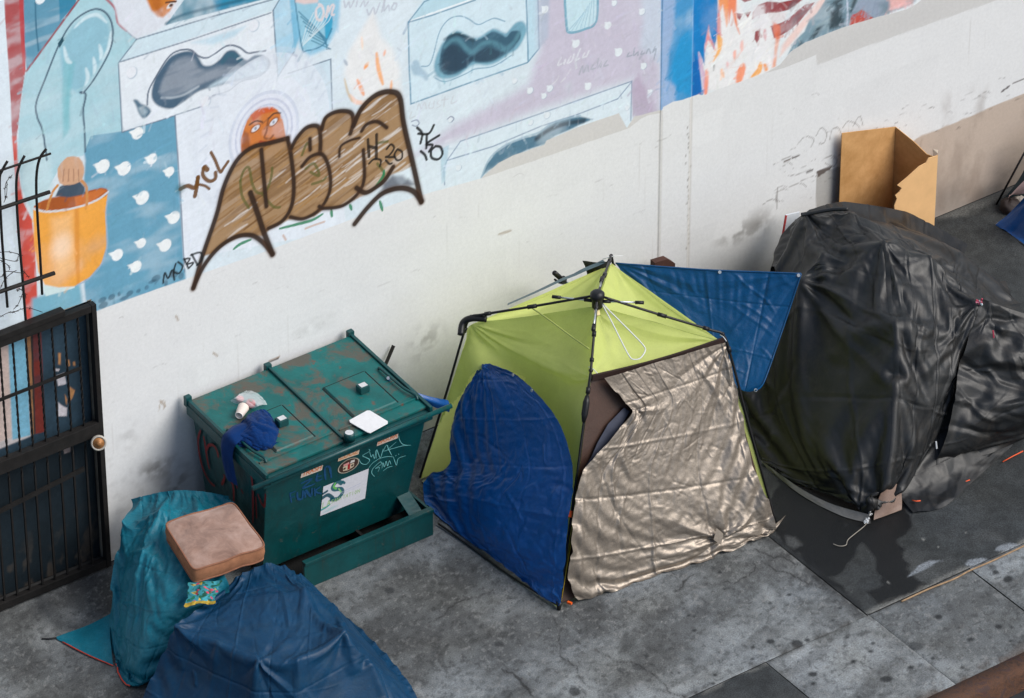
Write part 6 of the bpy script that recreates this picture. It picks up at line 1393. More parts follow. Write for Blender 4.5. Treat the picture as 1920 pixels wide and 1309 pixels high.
# ------------------------------------------------------------------ bright blue tarp strung behind
tl_, tr_, br_, bl_ = EB + np.array([.02, -.02, -.01]), at(1502, 513, z=1.16), at(1417, 732, z=.66), at(1285, 645, z=.84)
ctl = [[lerp(lerp(tl_, tr_, s), lerp(bl_, br_, s), t) - np.array([0, 0, .012 * math.sin(math.pi * s) * (1 - t)]) for s in np.linspace(0, 1, 5)] for t in np.linspace(0, 1, 5)]
P = bicubic(np.array(ctl), 40, 46)
pin = pinpts(P, [tl_, tr_, br_, bl_]); pin[0] = True; pin[-1, 0] = pin[-1, -1] = True
P = drape(P, pin, slack=1.02, steps=40, iters=18, seed=41, jitter=.004, bend=.2, keep=.01)
P = upsample(P, 4); P = crinkle(P, (2, 3), .02, 42); P = pulls(P, tr_, 9, .014, .06, .9, 44, 1.3); P = pulls(P, tl_, 6, .010, .05, .7, 46, 1.2); P = creases(P, 30, .005, .018, 48); P = foldgrid(P, .3, .004, .01, 9); P = crinkle(P, 26, .0016, 45)
TB3 = gridmesh('blue_tarp', P, m_btarp2); tag(TB3, 'bright blue tarp strung between the lime tent and the black tarp', 'tarp')
e0 = P[0]; MB().tube(e0[::6], .006, 6).build('tarp_hem', m_btarp2, TB3, True); MB().tube(P[::6, -1], .006, 6).build('tarp_hem', m_btarp2, TB3, True)
for q in (P[2, int(P.shape[1] * .56)], P[2, -3], P[-3, -3]): MB().lathe([(.006, 0), (.011, 0), (.011, .002), (.006, .002)], q - FW * .006, -FW, 14).build('grommet', plain('grommet_steel', (176, 180, 184), .45, metal=.6), TB3)

# ------------------------------------------------------------------ black tarp shelter
R0 = [(4.95, -.42, .3), (5.15, -.36, .7), (5.4, -.35, .8), (5.7, -.35, .75), (6.2, -.4, .5), (6.7, -.5, .1)]
rows = [[(1452, 490, .85), (1506, 402, 1.12), (1600, 397, 1.2), (1700, 431, 1.15), (1800, 470, .95), (1905, 545, .6)],
        [(1420, 600, .62), (1543, 474, 1.12), (1657, 455, 1.27), (1745, 480, 1.17), (1815, 520, 1.02), (1915, 585, .72)],
        [(1396, 700, .35), (1500, 525, 1.0), (1678, 600, 1.05), (1760, 600, .98), (1838, 568, .96), (1930, 640, .62)],
        [(1402, 770, .15), (1490, 700, .55), (1680, 720, .75), (1760, 730, .64), (1800, 690, .60), (1930, 700, .5)],
        [(1425, 850, .05), (1540, 860, .3), (1668, 850, .42), (1740, 830, .34), (1775, 790, .33), (1930, 770, .3)]]
last = [(1450, 885, .02), (1608, 948, .05), (1638, 952, .07), (1662, 944, .05), (1770, 905, .03), (1910, 812, .03)]
spread = [(1450, 885, .02), (1560, 940, .05), (1630, 965, .07), (1715, 945, .05), (1800, 910, .03), (1930, 812, .03)]
C1 = np.concatenate([[np.array(R0)], net(rows), net([last])]); C2 = np.concatenate([[np.array(R0)], net(rows), net([spread])])
n, m = 64, 66
P = .5 * bilinear(C1, n, m) + .5 * bicubic(C1, n, m); Rst = bicubic(C2, n, m)
key = [at(*q[:2], z=q[2]) for q in ((1506, 402, 1.12), (1600, 397, 1.2), (1543, 474, 1.12), (1657, 455, 1.27), (1500, 525, 1.0), (1745, 480, 1.17), (1838, 568, .96), (1638, 952, .07), (1608, 948, .05), (1662, 944, .05), (1450, 885, .02), (1678, 600, 1.05), (1680, 720, .75), (1800, 470, .95), (1800, 690, .6))]
pin = pinpts(P, key); pin[0] = True; pin[-1, ::6] = True; pin[:, 0][::8] = True; pin[:, -1][::8] = True
P = drape(P, pin, slack=1.012, steps=46, iters=12, seed=51, jitter=.006, keep=.03, rest=Rst, bend=.08, collide=floor_(.012))
P = upsample(P, 4)
Ud, Vd = uvlen(P)
P = crinkle(P, (1.3, 2.2), .03, 53)
for q_, n_, L_f in (((1838, 568, .96), 9, 1.0), ((1638, 952, .07), 11, 1.1), ((1506, 402, 1.12), 6, .8), ((1500, 525, 1.0), 7, .9), ((1657, 455, 1.27), 8, .7), ((1450, 885, .02), 7, .8), ((1800, 690, .6), 6, .7)): P = pulls(P, at(q_[0], q_[1], z=q_[2]), n_, .020, .06, L_f, int(q_[0]), 2.6)
P = creases(P, 34, .012, .03, 55, None, .5, (.2, .8), .03); P = creases(P, 40, .005, .014, 56, None, .5, (.08, .3), .03); P = foldgrid(P, .45, .006, .014, 5); P = crinkle(P, (7, 11), .004, 57)
DT = thing('tarp_shelter', 'large black tarp draped over a dome shelter at the right', 'shelter', (5.2, -1.4, 0))
gridmesh('tarp', P, m_dark, DT)
for fr_ in (.40, .60, .78):          # welded seams between the widths of the tarp
    j_ = int(P.shape[1] * fr_); rows_ = np.arange(int(P.shape[0] * .12), int(P.shape[0] * .985), 2)
    L_s = np.stack([P[rows_, j_ - 2] + normals(P)[rows_, j_ - 2] * .002, P[rows_, j_] + normals(P)[rows_, j_] * .007, P[rows_, j_ + 2] + normals(P)[rows_, j_ + 2] * .002], 1)
    if normals(P)[..., 2].mean() < 0: L_s = np.stack([P[rows_, j_ - 2] - normals(P)[rows_, j_ - 2] * .002, P[rows_, j_] - normals(P)[rows_, j_] * .007, P[rows_, j_ + 2] - normals(P)[rows_, j_ + 2] * .002], 1)
    gridmesh('seam', L_s, m_dark, DT)
# second layer hanging in deep folds below the tie
ctl = net([[(1842, 560, 1.0), (1880, 575, .92), (1960, 600, .8)], [(1806, 650, .72), (1880, 650, .70), (1960, 660, .62)], [(1792, 720, .56), (1870, 725, .50), (1960, 715, .5)], [(1775, 800, .32), (1860, 800, .26), (1960, 775, .3)], [(1745, 875, .07), (1840, 850, .05), (1960, 800, .05)]])
Pa = bicubic(ctl, 150, 120); Ua, Va = uvlen(Pa)
Pa = Pa + np.array([-.5, -.8, .3]) * (.05 + .035 * np.sin((Ua * 13 + Va * 5 + fbm(Ua * 3, Va * 3, 3, 5) * 7)))[..., None] * sstep(0, .15, Ua)[..., None]
Pa = creases(Pa, 24, .012, .035, 5, 1.3, .25, (.3, .8)); Pa = creases(Pa, 24, .004, .014, 6); Pa[..., 2] = np.maximum(Pa[..., 2], .012)
gridmesh('tarp_layer', Pa, m_dark, DT)
# ground sheet and loose flap at its foot
m_groundsheet = fabric('grey_ground_sheet', (92, 92, 92), rough=.6, var=.2, creases=.3, dust=((130, 116, 104), .4))
ctl = np.array([[at(1425, 862, z=.03), at(1500, 915, z=.03), at(1560, 945, z=.03), at(1630, 965, z=.05)], [at(1440, 880, z=.008), at(1505, 930, z=.008), at(1575, 966, z=.008), at(1632, 982, z=.008)]])
gridmesh('ground_sheet', crinkle(bicubic(ctl, 14, 50), 12, .006, 3), m_groundsheet, DT)
ctl = net([[(1672, 912, .10), (1740, 880, .12), (1800, 850, .14), (1900, 795, .14)], [(1690, 935, .04), (1755, 912, .05), (1812, 880, .05), (1905, 812, .05)], [(1712, 962, .012), (1770, 950, .012), (1822, 905, .012), (1898, 836, .012)]])
gridmesh('flap', crinkle(crinkle(bicubic(ctl, 40, 80), 8, .016, 4), 22, .004, 6), m_dark, DT)
ctl = net([[(1652, 925, .16), (1672, 912, .17), (1690, 905, .16)], [(1642, 950, .07), (1665, 945, .08), (1692, 938, .06)], [(1638, 975, .012), (1662, 966, .012), (1690, 956, .012)]])
m_tan = fabric('tan_lining', (124, 102, 90), rough=.6, var=.15, creases=.35, cscale=12)
gridmesh('lining', crinkle(bicubic(ctl, 24, 24), 9, .012, 4), m_tan, DT)
orgc = plain('orange_cord', (220, 90, 50), .6)
for q in ([(1672, 936), (1680, 935), (1690, 938)], [(1710, 938), (1718, 940), (1726, 939)], [(1792, 915), (1804, 906), (1818, 900)], [(1880, 866), (1898, 856), (1918, 846)]): MB().tube(np.array([at(a, c, z=.05 if a < 1750 else .02) for a, c in q]), .0042, 6).build('orange_cord', orgc, DT, True)
b = MB().tube(spline(np.array([at(1632, 960, z=.05), at(1628, 972, z=.03), at(1622, 985, z=.012), at(1604, 1000, z=.01), at(1590, 1012, z=.01), at(1586, 1022, z=.01), at(1574, 1024, z=.01), at(1562, 1020, z=.01)]), 6), .003, 5); b.build('guy_string', plain('dirty_string', (140, 134, 124), .8), DT, True)
for q, s_ in (((1630, 962), .022), ((1626, 974), .018), ((1624, 979), .016)):
    c = at(*q, z=.04); b = MB()
    for d in np.random.RandomState(int(q[0])).randn(6, 3): b.tube([c - d / np.linalg.norm(d) * s_, c + d / np.linalg.norm(d) * s_], .004, 5)
    b.build('string_knot', cordm, DT)
MB().bar(at(1622, 924, z=.12), at(1632, 922, z=.12), .018, .012).build('green_clip', plain('green_plastic', (90, 190, 70), .5), DT)
c = at(1838, 566, z=.99)
for i, (d, cc) in enumerate(zip(np.random.RandomState(4).randn(7, 3), [(206, 120, 140), (190, 210, 214), (170, 60, 80)] * 3)): MB().tube([c - d / np.linalg.norm(d) * .012, c + d / np.linalg.norm(d) * .03], .006, 5).build('string_knot', plain('knot_%d' % (i % 3), cc, .7), DT)
for q in ((1755, 828), (1862, 620)):
    c = at(*q, z=.36 if q[0] < 1800 else .86); MB().tube([c, c + np.array([0, -.01, -.05])], .006, 5).build('string_knot', cordm if q[0] < 1800 else plain('knot_2', (170, 60, 80), .7), DT)
MB().tube(spline(np.array([at(1502, 403, z=1.14), at(1520, 400, z=1.15), at(1560, 393, z=1.19), at(1590, 392, z=1.21)]), 6), .014, 7).build('tarp_edge', m_dark, DT, True)

# ------------------------------------------------------------------ teal tarp heap, brown seat cushion, navy tarp heap
rows = [[(246, 936, .52), (300, 923, .62), (360, 920, .66), (428, 930, .60)], [(229, 975, .58), (300, 955, .72), (370, 955, .73), (446, 962, .62)], [(219, 1035, .45), (268, 1030, .67), (340, 1040, .71), (410, 1040, .66)], [(212, 1110, .27), (252, 1110, .46), (310, 1120, .56), (430, 1108, .56)], [(206, 1170, .12), (238, 1185, .25), (280, 1200, .33), (400, 1160, .44)], [(217, 1245, .012), (230, 1276, .012), (248, 1287, .02), (275, 1275, .08)]]
C1 = net(rows); P = bicubic(C1, 56, 44)
pin = pinpts(P, [at(*q[:2], z=q[2]) for r in rows[:2] for q in r] + [C1[2, 0], C1[2, 1], C1[3, 0]]); pin[-1, ::4] = True; pin[0] = True; pin[:, -1][::4] = True
P = drape(P, pin, slack=1.03, steps=36, iters=12, seed=61, jitter=.009, keep=.03, bend=.08, anis=(1.0, 1.035), collide=floor_(.012))
P = upsample(P, 4); P = crinkle(P, (1.2, 5), .016, 63); P = creases(P, 34, .009, .025, 64, .1, .3, (.2, .6)); P = creases(P, 40, .004, .012, 65); P = foldgrid(P, .28, .005, .012, 13); P = crinkle(P, 24, .0014, 66)
TT = thing('teal_tarp', 'faded teal tarp heaped against the wall beside the gate', 'tarp', (.1, -.7, 0))
gridmesh('sheet', P, m_teal, TT)
ctl = net([[(208, 1150, .10), (206, 1185, .07), (212, 1248, .012)], [(165, 1172, .035), (160, 1195, .03), (160, 1226, .012)], [(106, 1194, .014), (106, 1197, .012), (110, 1200, .008)]])
Pf = crinkle(bicubic(ctl, 40, 34), (4, 14), .010, 7); Pf[..., 2] = np.maximum(Pf[..., 2], .008)
gridmesh('flap', Pf, m_teal, TT)
redh = plain('red_hem', (190, 66, 50), .6)
MB().tube(Pf[:, -1][::4], .004, 6).build('red_hem', redh, TT, True); MB().tube(P[-1, ::8][:14], .005, 6).build('red_hem', redh, TT, True)
MB().tube([at(106, 1196, z=.012), at(92, 1198, z=.008), at(78, 1198, z=.006)], .005, 5).build('tie_cord', black_p, TT, True)

rows = [[(415, 1108, .52), (455, 1072, .61), (500, 1054, .60), (535, 1060, .54), (575, 1082, .30), (604, 1126, .02)],
        [(372, 1140, .58), (430, 1120, .63), (500, 1108, .65), (570, 1103, .62), (630, 1128, .42), (668, 1168, .03)],
        [(328, 1172, .60), (410, 1203, .60), (485, 1235, .60), (555, 1235, .60), (650, 1180, .62), (722, 1222, .05)],
        [(300, 1235, .35), (395, 1285, .33), (480, 1320, .33), (560, 1320, .32), (698, 1248, .38), (768, 1282, .03)],
        [(260, 1320, .10), (370, 1380, .08), (475, 1410, .08), (570, 1405, .10), (725, 1330, .12), (800, 1340, .02)],
        [(225, 1400, .012), (350, 1440, .012), (470, 1465, .012), (580, 1455, .012), (720, 1400, .012), (815, 1390, .012)]]
C1 = net(rows); P = .9 * bilinear(C1, 62, 62) + .1 * bicubic(C1, 62, 62)
key = [C1[0, 0], C1[0, 2], C1[0, 1], C1[2, 0], C1[2, 1], C1[2, 2], C1[2, 3], C1[2, 4], C1[3, 4], C1[1, 3]]
pin = pinpts(P, key); pin[-1, ::5] = True; pin[:, -1][::5] = True; pin[:, 0][::7] = True; pin[0, ::9] = True
P = drape(P, pin, slack=1.008, steps=40, iters=12, seed=71, jitter=.004, keep=.06, bend=.10, collide=floor_(.012))
P = upsample(P, 4); P = crinkle(P, 1.8, .02, 73)
for q_ in (C1[2, 0], C1[2, 4], C1[2, 2]): P = pulls(P, q_, 7, .022, .05, .55, int(abs(q_[0]) * 97), 3.0)
P = creases(P, 40, .010, .022, 74, None, .5, (.1, .5)); P = creases(P, 50, .003, .012, 75); P = foldgrid(P, .34, .004, .012, 11); P = crinkle(P, 18, .0016, 76)
o = gridmesh('navy_tarp', P, m_pile); tag(o, 'dusty navy blue tarp over a heap in front of the dumpster', 'tarp')

# cushion
CUSH = thing('seat_cushion', 'square brown suede seat cushion on top of the tarps', 'cushion', tuple(at(405, 1010, z=.70)))
top = [at(308, 981, z=.80), at(437, 942, z=.80), at(499, 1024, z=.77), at(363, 1070, z=.76)]
m_suede, N, L, B = mat_new('brown_suede')
n1 = noise_node(N, L, 7, 8, .7, dist=.5); r = ramp(N, L, n1.outputs[0], [(.3, tuple(lin((112, 86, 76)))), (.5, tuple(lin((146, 116, 102)))), (.75, tuple(lin((176, 148, 136))))])
L.new(r.outputs[0], B.inputs['Base Color']); B.inputs['Roughness'].default_value = .95; B.inputs['Sheen Weight'].default_value = .5; B.inputs['Specular IOR Level'].default_value = .1
bump(N, L, B, noise_node(N, L, 200, 4, .7).outputs[0], .3, .002)
nrm = np.cross(top[1] - top[0], top[3] - top[0]); nrm /= np.linalg.norm(nrm); nrm = nrm if nrm[2] > 0 else -nrm
n = 26; V = []; F = []; TH = .105
uu = np.linspace(0, 1, n)
def cpt(u, v, h):
    s = lambda t: t
    q = lerp(lerp(top[0], top[1], u), lerp(top[3], top[2], u), v)
    return q + nrm * h
def sheet_c(h, puff, inset):
    G = np.zeros((n, n, 3))
    for i, u in enumerate(uu):
        for j, v in enumerate(uu):
            a, c = 2 * u - 1, 2 * v - 1
            k = (abs(a) ** 14 + abs(c) ** 14) ** (1 / 14) if (a or c) else 1
            mx = max(abs(a), abs(c)); f = mx / k if k else 1
            a2, c2 = a * f * inset, c * f * inset
            e = (1 - a * a) * (1 - c * c)
            G[i, j] = cpt((a2 + 1) / 2, (c2 + 1) / 2, h + puff * (e ** .5) + (fbm(np.array([u * 4]), np.array([v * 4]), 3, 5)[0] - .5) * .022)
    return G
Gt = sheet_c(0, .022, 1.0); Gb = sheet_c(-TH, -.004, .985)
gridmesh('cushion_top', Gt, m_suede, CUSH); gridmesh('cushion_base', Gb, m_suede, CUSH)
edge = [(i, 0) for i in range(n)] + [(n - 1, j) for j in range(1, n)] + [(i, n - 1) for i in range(n - 2, -1, -1)] + [(0, j) for j in range(n - 2, 0, -1)]
ring = np.array([Gt[e] for e in edge]); ringb = np.array([Gb[e] for e in edge]); cc_ = ring.mean(0)
lay = [ring]
for t in (.2, .5, .8, 1.0):
    q = lerp(ring, ringb, t); o_ = q - q.mean(0); q = q + o_ / np.linalg.norm(o_, axis=1)[:, None] * .010 * math.sin(math.pi * t); lay.append(q)
S_ = np.concatenate([np.array(lay), np.array(lay)[:, :1]], 1)
gridmesh('cushion_side', S_, plain('brown_suede_side', (156, 108, 80), .9, var=.25, scale=14, bmp=.3, spec=.15), CUSH)
for R_ in (ring, ringb): MB().tube(np.concatenate([R_, R_[:2]]) + nrm * .0, .0065, 6).build('piping', plain('brown_piping', (132, 88, 66), .8, var=.2, scale=30), CUSH, True)
# flowered cloth peeping out below the cushion
ctl = net([[(352, 1092, .66), (380, 1090, .66), (415, 1088, .66)], [(350, 1112, .63), (378, 1112, .64), (408, 1108, .64)], [(347, 1138, .60), (374, 1132, .61), (402, 1134, .61)]])
Pc = crinkle(crinkle(bicubic(ctl, 60, 60), 9, .03, 3), 24, .008, 5); Pc[-1:, :, 2] += .0; Pc[..., :] += (fbm(np.arange(60)[:, None] * .12 + np.zeros((1, 60)), np.arange(60)[None] * .12 + np.zeros((60, 1)), 3, 8)[..., None] - .5) * np.array([.03, -.03, .0])
U, V = uvlen(Pc); pf_ = PaintS(U, V, (50, 130, 140)); r_ = np.random.RandomState(2)
for k in range(70):
    c_ = [(30, 110, 70), (20, 70, 50), (200, 60, 90), (206, 170, 50), (70, 160, 170), (24, 90, 60)][r_.randint(6)]
    pf_.ell((r_.uniform(0, U.max()), r_.uniform(0, V.max())), (r_.uniform(.004, .014), r_.uniform(.006, .02)), c_, .9, r_.uniform(0, 3), soft=.002)
pf_.C[-9:] = lin((190, 160, 60)) * (.5 + .6 * fbm(U[-9:] * 60, V[-9:] * 60, 2, 3))[..., None]
o = gridmesh('flowered_cloth', Pc, painted('flower_print', .8, .08, 80, .2, 200), None, pf_.C); tag(o, 'bright flower print cloth tucked under the brown cushion', 'cloth')
# ------------------------------------------------------------------ blue jersey on the dumpster lid
ctl = []
def LD(px, py, h): return on_lid(px, py, h)
rows = [[LD(455, 782, .03), LD(470, 770, .07), LD(485, 764, .07), LD(500, 768, .04)], [LD(440, 800, .03), LD(468, 790, .09), LD(498, 782, .09), LD(520, 786, .03)], [LD(432, 812, .03), LD(460, 808, .08), LD(500, 804, .08), LD(532, 804, .02)], [LD(426, 822, .025), LD(455, 822, .05), LD(495, 826, .06), LD(530, 822, .015)], [LD(424, 828, .02), LD(450, 832, .03), LD(485, 836, .03), LD(512, 834, .012)]]
Cj = np.array(rows); P = bicubic(Cj, 44, 40); 
def lidfloor(P):
    P = P.copy(); P[..., 2] = np.maximum(P[..., 2], LZB + (LZF - LZB) * (P[..., 1] - LYB) / (LYF - LYB) + .008); return P
pin = np.zeros(P.shape[:2], bool)
P = drape(P, pin, slack=1.03, steps=24, iters=12, seed=81, jitter=.008, keep=.08, bend=.4, collide=lidfloor)
P = upsample(P, 3)
U, V = uvlen(P); hh = np.zeros(U.shape); rj = np.random.RandomState(17)
for k in range(13):               # soft folds of knit cloth
    c0 = np.array([rj.uniform(0, U.max()), rj.uniform(0, V.max())]); a_ = rj.normal(.7, .35); d_ = np.array([math.cos(a_), math.sin(a_)]) * rj.uniform(.08, .2)
    q_ = spline(np.array([c0 - d_, c0 + rj.uniform(-.03, .03, 2), c0 + d_]), 6)
    D_, A_, _ = Paint._segd(U, V, q_, False); w_ = rj.uniform(.016, .028)
    hh = np.maximum(hh, rj.uniform(.010, .018) * np.exp(-(D_ / w_) ** 2) * (1 - (2 * A_ - 1) ** 4))
P = P + normals(P) * hh[..., None] * np.sign(normals(P)[..., 2:3].mean())
JS = thing('blue_jersey', 'crumpled royal blue jersey cloth hanging off the left side of the dumpster lid', 'cloth', (.9, -.6, 1.03))
gridmesh('bundle', P, m_cloth, JS)
zs = lidz(-.62)
sl = [LD(470, 800, .05), LD(448, 808, .045), LD(432, 822, .045)]
e1 = [at(426, 832, x=LX0 - .01), at(424, 850, x=LX0 - .025), at(428, 875, x=LX0 - .03), at(434, 900, x=LX0 - .03)]
ctl = []
wv = np.array([.0, -.075, -.004])
for i, c_ in enumerate(sl + e1):
    ctl.append([c_ + np.array([0, .065, 0.0]), c_ + np.array([0 if i < 3 else -.018, .022, .015 if i < 3 else 0]), c_ + np.array([0 if i < 3 else -.012, -.03, .012 if i < 3 else 0]), c_ + np.array([0, -.075, 0.0])])
Ps = bicubic(np.array(ctl), 46, 26); Ps = crinkle(Ps, (4, 14), .012, 7, 'soft')
gridmesh('sleeve', Ps, m_cloth, JS)
# ================================================================== cardboard, boards, bicycle, far tent
m_card, N, L, B = mat_new('cardboard')
n1 = noise_node(N, L, 6, 8, .7); r = ramp(N, L, n1.outputs[0], [(.3, tuple(lin((170, 126, 76)))), (.7, tuple(lin((206, 160, 108))))])
L.new(r.outputs[0], B.inputs['Base Color']); B.inputs['Roughness'].default_value = .85; B.inputs['Specular IOR Level'].default_value = .15
bump(N, L, B, noise_node(N, L, 160, 3, .6, stretch=(1, 1, .05)).outputs[0], .2, .002)
BOX = thing('cardboard_box', 'torn open cardboard box standing against the wall behind the black tarp', 'box', (6.2, -.2, 0))
A0, A1 = at(1579, 250, y=-.06), at(1680, 238, y=-.03)
W3 = at(1758, 290, y=-.36)
A0g, A1g, W3g = A0 * (1, 1, 0), A1 * (1, 1, 0), W3 * (1, 1, 0)
th = .006
def panel(name, pts, d): return MB().prism(pts, d).build(name, m_card, BOX)
panel('back_panel', [A0g, A1g, A1, A0], (0, th, 0))
dB = np.cross(W3 - A1, (0, 0, 1)); dB = dB / np.linalg.norm(dB) * th
topB = [A1, lerp(A1, W3, .45) + (0, 0, -.02), lerp(A1, W3, .75) + (0, 0, -.05), lerp(A1, W3, .9) + (0, 0, -.035), W3]
panel('side_panel', [A1g + (.001, -.001, 0), W3g + (.001, 0, 0)] + [q + np.array([.001, -.001, 0]) for q in topB[::-1]], dB)
T1 = at(1682, 345, y=-.36); T1b = at(1677, 400, y=-.36)
fr = [W3g, T1b * (1, 1, 0), T1b] + [at(a, c, y=-.36) for a, c in [(1676, 385), (1681, 372), (1678, 366), (1685, 360), (1690, 352), (1682, 347), (1700, 332), (1722, 312), (1735, 305), (1740, 296)]] + [W3 + (-.002, 0, -.004)]
MB().prism(fr, (0, -th, 0)).build('front_panel', plain('card_outer', (222, 178, 126), .85, var=.07, scale=7, spec=.15, bmp=.1), BOX)
MB().prism([lerp(A1, W3, .9) + (0, 0, -.03), W3 + (0, 0, .01), W3 + (.02, .02, .02), lerp(A1, W3, .85) + (.02, .01, .0)], (0, 0, -.004)).build('torn_edge', plain('card_pulp', (206, 190, 170), .9), BOX)
# white board with red edge
q = [at(1474, 404, y=-.16), at(1500, 398, y=-.14), at(1480, 470, y=-.3), at(1444, 480, y=-.3)]
BD = thing('white_board', 'white board with a red edge leaning beside the black tarp', 'board', tuple(q[3] * (1, 1, 0)))
q[2] = q[2] * (1, 1, 0) + (0, 0, .0); q[3] = q[3] * (1, 1, 0)
MB().prism([q[0], q[1], q[2], q[3]], (0, .012, 0)).build('panel', plain('board_white', (196, 202, 208), .5, var=.06), BD)
MB().tube([q[0], q[3]], .008, 6).build('red_edge', plain('red_tape', (176, 60, 60), .6), BD)
# brown board end and black bag behind the tent
q = [at(1228, 493, y=-.16), at(1252, 486, y=-.16), at(1266, 494, y=-.16)]
b = MB().prism([q[0] * (1, 1, 0), q[2] * (1, 1, 0), q[2], q[1], q[0]], (0, .05, 0)); o = b.build('brown_board', plain('brown_board', (70, 44, 36), .8, var=.25), None); tag(o, 'dark brown board behind the bright blue tarp', 'board')
ctl = [[at(1092, 489, z=1.26), at(1118, 492, z=1.25), at(1146, 490, z=1.26)], [at(1098, 503, z=1.20), at(1118, 506, z=1.2), at(1140, 505, z=1.2)], [at(1102, 520, z=1.12), at(1118, 522, z=1.12), at(1134, 522, z=1.12)]]
o = gridmesh('black_bag', crinkle(bicubic(np.array(ctl), 26, 26), 9, .015, 3), m_dark); tag(o, 'small black bag hung at the back corner of the lime tent', 'bag')
# bicycle standing behind the tent, only its bar shows
BK = thing('bicycle', 'bicycle behind the lime tent with its black handlebar grip showing', 'bicycle', (3.25, -.28, 0))
gr = at(1052, 520, y=-.20); g0, g1 = at(1040, 512, y=-.30), at(1058, 528, y=-.22)
MB().tube([g0, g1], .018, 10).build('grip', black_p, BK, True)
MB().tube(spline(np.array([g1, at(1068, 536, y=-.2), at(1076, 548, y=-.18), at(1086, 556, y=-.17)]), 5), .011, 8).build('handlebar', plain('bike_chrome', (120, 150, 160), .3, metal=.8), BK, True)
MB().tube([at(1040, 524, y=-.26), at(1048, 530, y=-.24), at(1056, 532, y=-.21)], .007, 6).build('brake_lever', black_p, BK, True)
MB().lathe([(.008, -.012), (.022, -.012), (.022, .012), (.008, .012)], at(1056, 524, y=-.22), (1, .4, 0), 12).build('bell', black_p, BK, True)
fx = at(1086, 556, y=-.17)
wc = np.array([fx[0] + .10, -.36, .24]); wc2 = wc + (.8, 0, 0)
for c_ in (wc, wc2):
    a = np.linspace(0, 2 * math.pi, 37); W_ = MB().tube(np.stack([c_[0] + .22 * np.cos(a), c_[1] + 0 * a, c_[2] + .22 * np.sin(a)], 1), .02, 8, cap=False).build('wheel', plain('tyre_rubber', (24, 24, 24), .85), BK, True)
fm = plain('bike_paint', (40, 90, 110), .35, var=.1)
MB().tube([fx, wc], .014, 8).build('fork', fm, BK, True); MB().tube([lerp(fx, wc, .35), wc + (.4, 0, -.03)], .016, 8).build('frame_tube', fm, BK, True)
MB().tube([lerp(fx, wc, .25), wc + (.36, 0, .25)], .015, 8).build('frame_tube', fm, BK, True); MB().tube([wc + (.4, 0, -.03), wc + (.34, 0, .3)], .015, 8).build('frame_tube', fm, BK, True); MB().tube([wc + (.4, 0, -.03), wc2], .012, 8).build('frame_tube', fm, BK, True)
# stick and blue strap beside the dumpster
q0, q1 = at(738, 648, y=-.03), at(722, 686, y=-.05)
d = (q1 - q0); d /= np.linalg.norm(d); o = MB().bar(q0, q1 + d * .35, .022, .01).build('stick', plain('dark_wood', (44, 42, 38), .8, var=.2), None); tag(o, 'short dark stick leaning on the wall behind the dumpster', 'stick')
s0, s1 = at(724, 708, z=1.03), EL + (TL - EL) * .45
ctl = []
for t in np.linspace(0, 1, 6):
    c = lerp(at(724, 708, z=1.03), at(842, 752, z=.86), t); c[2] -= .03 * math.sin(math.pi * t)
    w_ = .012 + .075 * t
    ctl.append([c + (0, .01, .0), c + (0, -.012, -w_ * .45), c + (0, .0, -w_)])
Pst = crinkle(bicubic(np.array(ctl), 50, 20), (6, 12), .008, 3)
o = gridmesh('blue_tarp', Pst, m_btarp); tag(o, 'twisted blue tarp strip tied from the dumpster to the tent', 'tarp')
c = at(728, 709, z=1.035); MB().lathe([(.006, 0), (.011, 0), (.011, .002), (.006, .002)], c, -FW, 14).build('grommet', plain('grommet_steel', (196, 200, 204), .3, metal=.8), o)
# far tent at the right edge
FT = thing('far_tent', 'dark tent edge with a thin pole at the far right', 'tent', (8.0, -.5, 0))
p0, p1 = at(1868, 384, z=.0), at(1934, 262, y=-.25)
MB().tube([p0, p1], .008, 7).build('pole', black_p, FT, True)
far = p1 + np.array([.9, -.5, .1]); 
ctl = [[p1, p1 + (.45, -.2, .08), far], [lerp(p0, p1, .5) + (.06, -.03, 0), lerp(p0, p1, .5) + (.5, -.3, .05), far - (0, 0, .5)], [p0 + (.02, -.02, .01), p0 + (.55, -.45, .02), far * (1, 1, 0) + (0, 0, .02)]]
gridmesh('panel', crinkle(bicubic(np.array(ctl), 30, 30), 5, .02, 5), fabric('dark_green_nylon', (34, 48, 52), rough=.5, var=.15, creases=.3), FT)
ctl = net([[(1890, 372, .16), (1925, 335, .30), (1960, 320, .4)], [(1893, 366, .10), (1925, 362, .14), (1960, 350, .2)]])
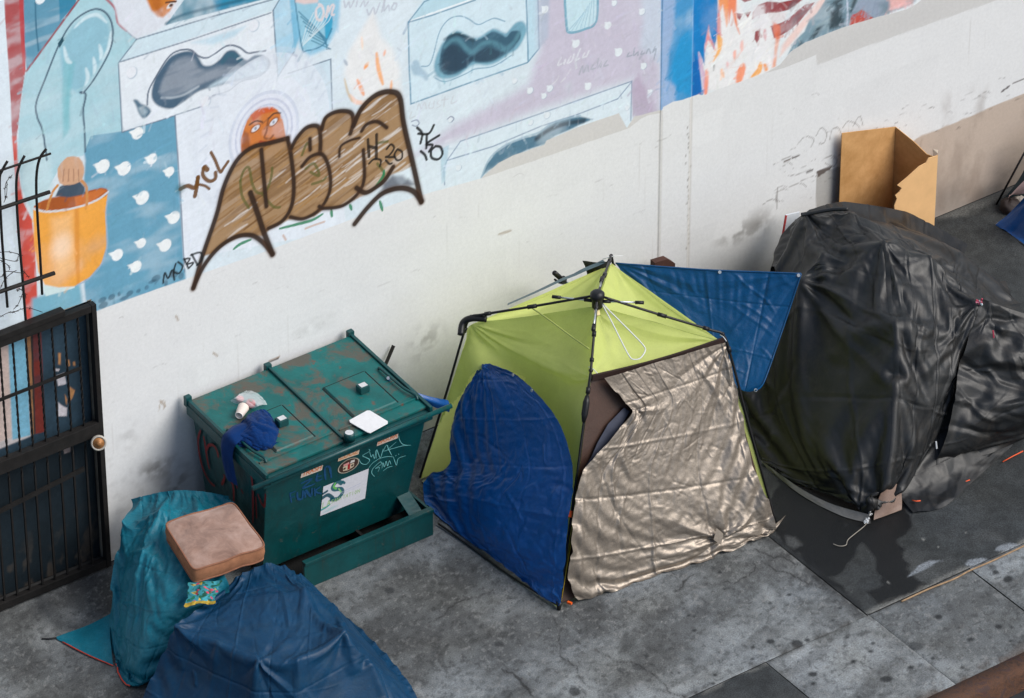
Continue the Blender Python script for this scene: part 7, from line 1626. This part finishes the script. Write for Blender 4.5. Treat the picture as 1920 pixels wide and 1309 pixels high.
o = gridmesh('pink_cloth', crinkle(bicubic(ctl, 20, 24), 8, .012, 3), fabric('pale_pink_cloth', (190, 160, 156), rough=.8, var=.1, creases=.3)); tag(o, 'pale pink cloth among the far tent things', 'cloth')
ctl = net([[(1925, 365, .34), (1960, 370, .36), (2020, 380, .36)], [(1896, 396, .12), (1925, 400, .2), (1990, 430, .2)], [(1868, 420, .012), (1904, 436, .03), (1960, 470, .03)], [(1872, 422, .008), (1912, 452, .01), (1960, 490, .01)]])
o = gridmesh('blue_tarp', crinkle(bicubic(ctl, 40, 40), 6, .02, 3), m_btarp); tag(o, 'blue tarp corner spread on the ground at the far right', 'tarp')
b = MB(); r_ = np.random.RandomState(12)
b.bar(at(1869, 419, z=.004), at(1904, 434, z=.004), .03, .004); o = b.build('wood_lath', plain('pale_lath', (176, 164, 146), .8, var=.1), None); tag(o, 'pale lath under the edge of the far blue tarp', 'lath')
for (q, c_, s_, nm, lb) in (((1893, 386), (46, 36, 34), .07, 'dark_bundle', 'dark bundle between the far tent pole and blue tarp'), ((1912, 378), (140, 132, 122), .05, 'pale_bag', 'small pale bag beside the far blue tarp')):
    c = at(*q, z=.04); u = np.linspace(0, math.pi, 16)[:, None]; v = np.linspace(0, 2 * math.pi, 25)[None]
    rr = s_ * (.8 + .5 * fbm(u * 2 + 0 * v, np.sin(v) * 2 + 0 * u, 3, int(q[0])))
    P = np.stack([c[0] + rr * np.sin(u) * np.cos(v), c[1] + rr * np.sin(u) * np.sin(v), np.maximum(c[2] + rr * np.cos(u) * .8, .003)], -1)
    o = gridmesh(nm, P, fabric(nm + '_cloth', c_, rough=.7, creases=.5)); tag(o, lb, 'bag' if 'bag' in nm else 'bundle')
# seam strip on the long pavement joint: a pale rope lying along the patch edge
b = MB(); P = np.array([at(a, c, z=.008) for a, c in [(1690, 1128), (1740, 1105), (1790, 1085), (1818, 1070), (1860, 1052), (1900, 1033), (1940, 1014)]])
o = b.tube(spline(P, 6), .006, 6).build('joint_filler', plain('joint_filler', (150, 124, 96), .85, var=.3, scale=30), SW, True)
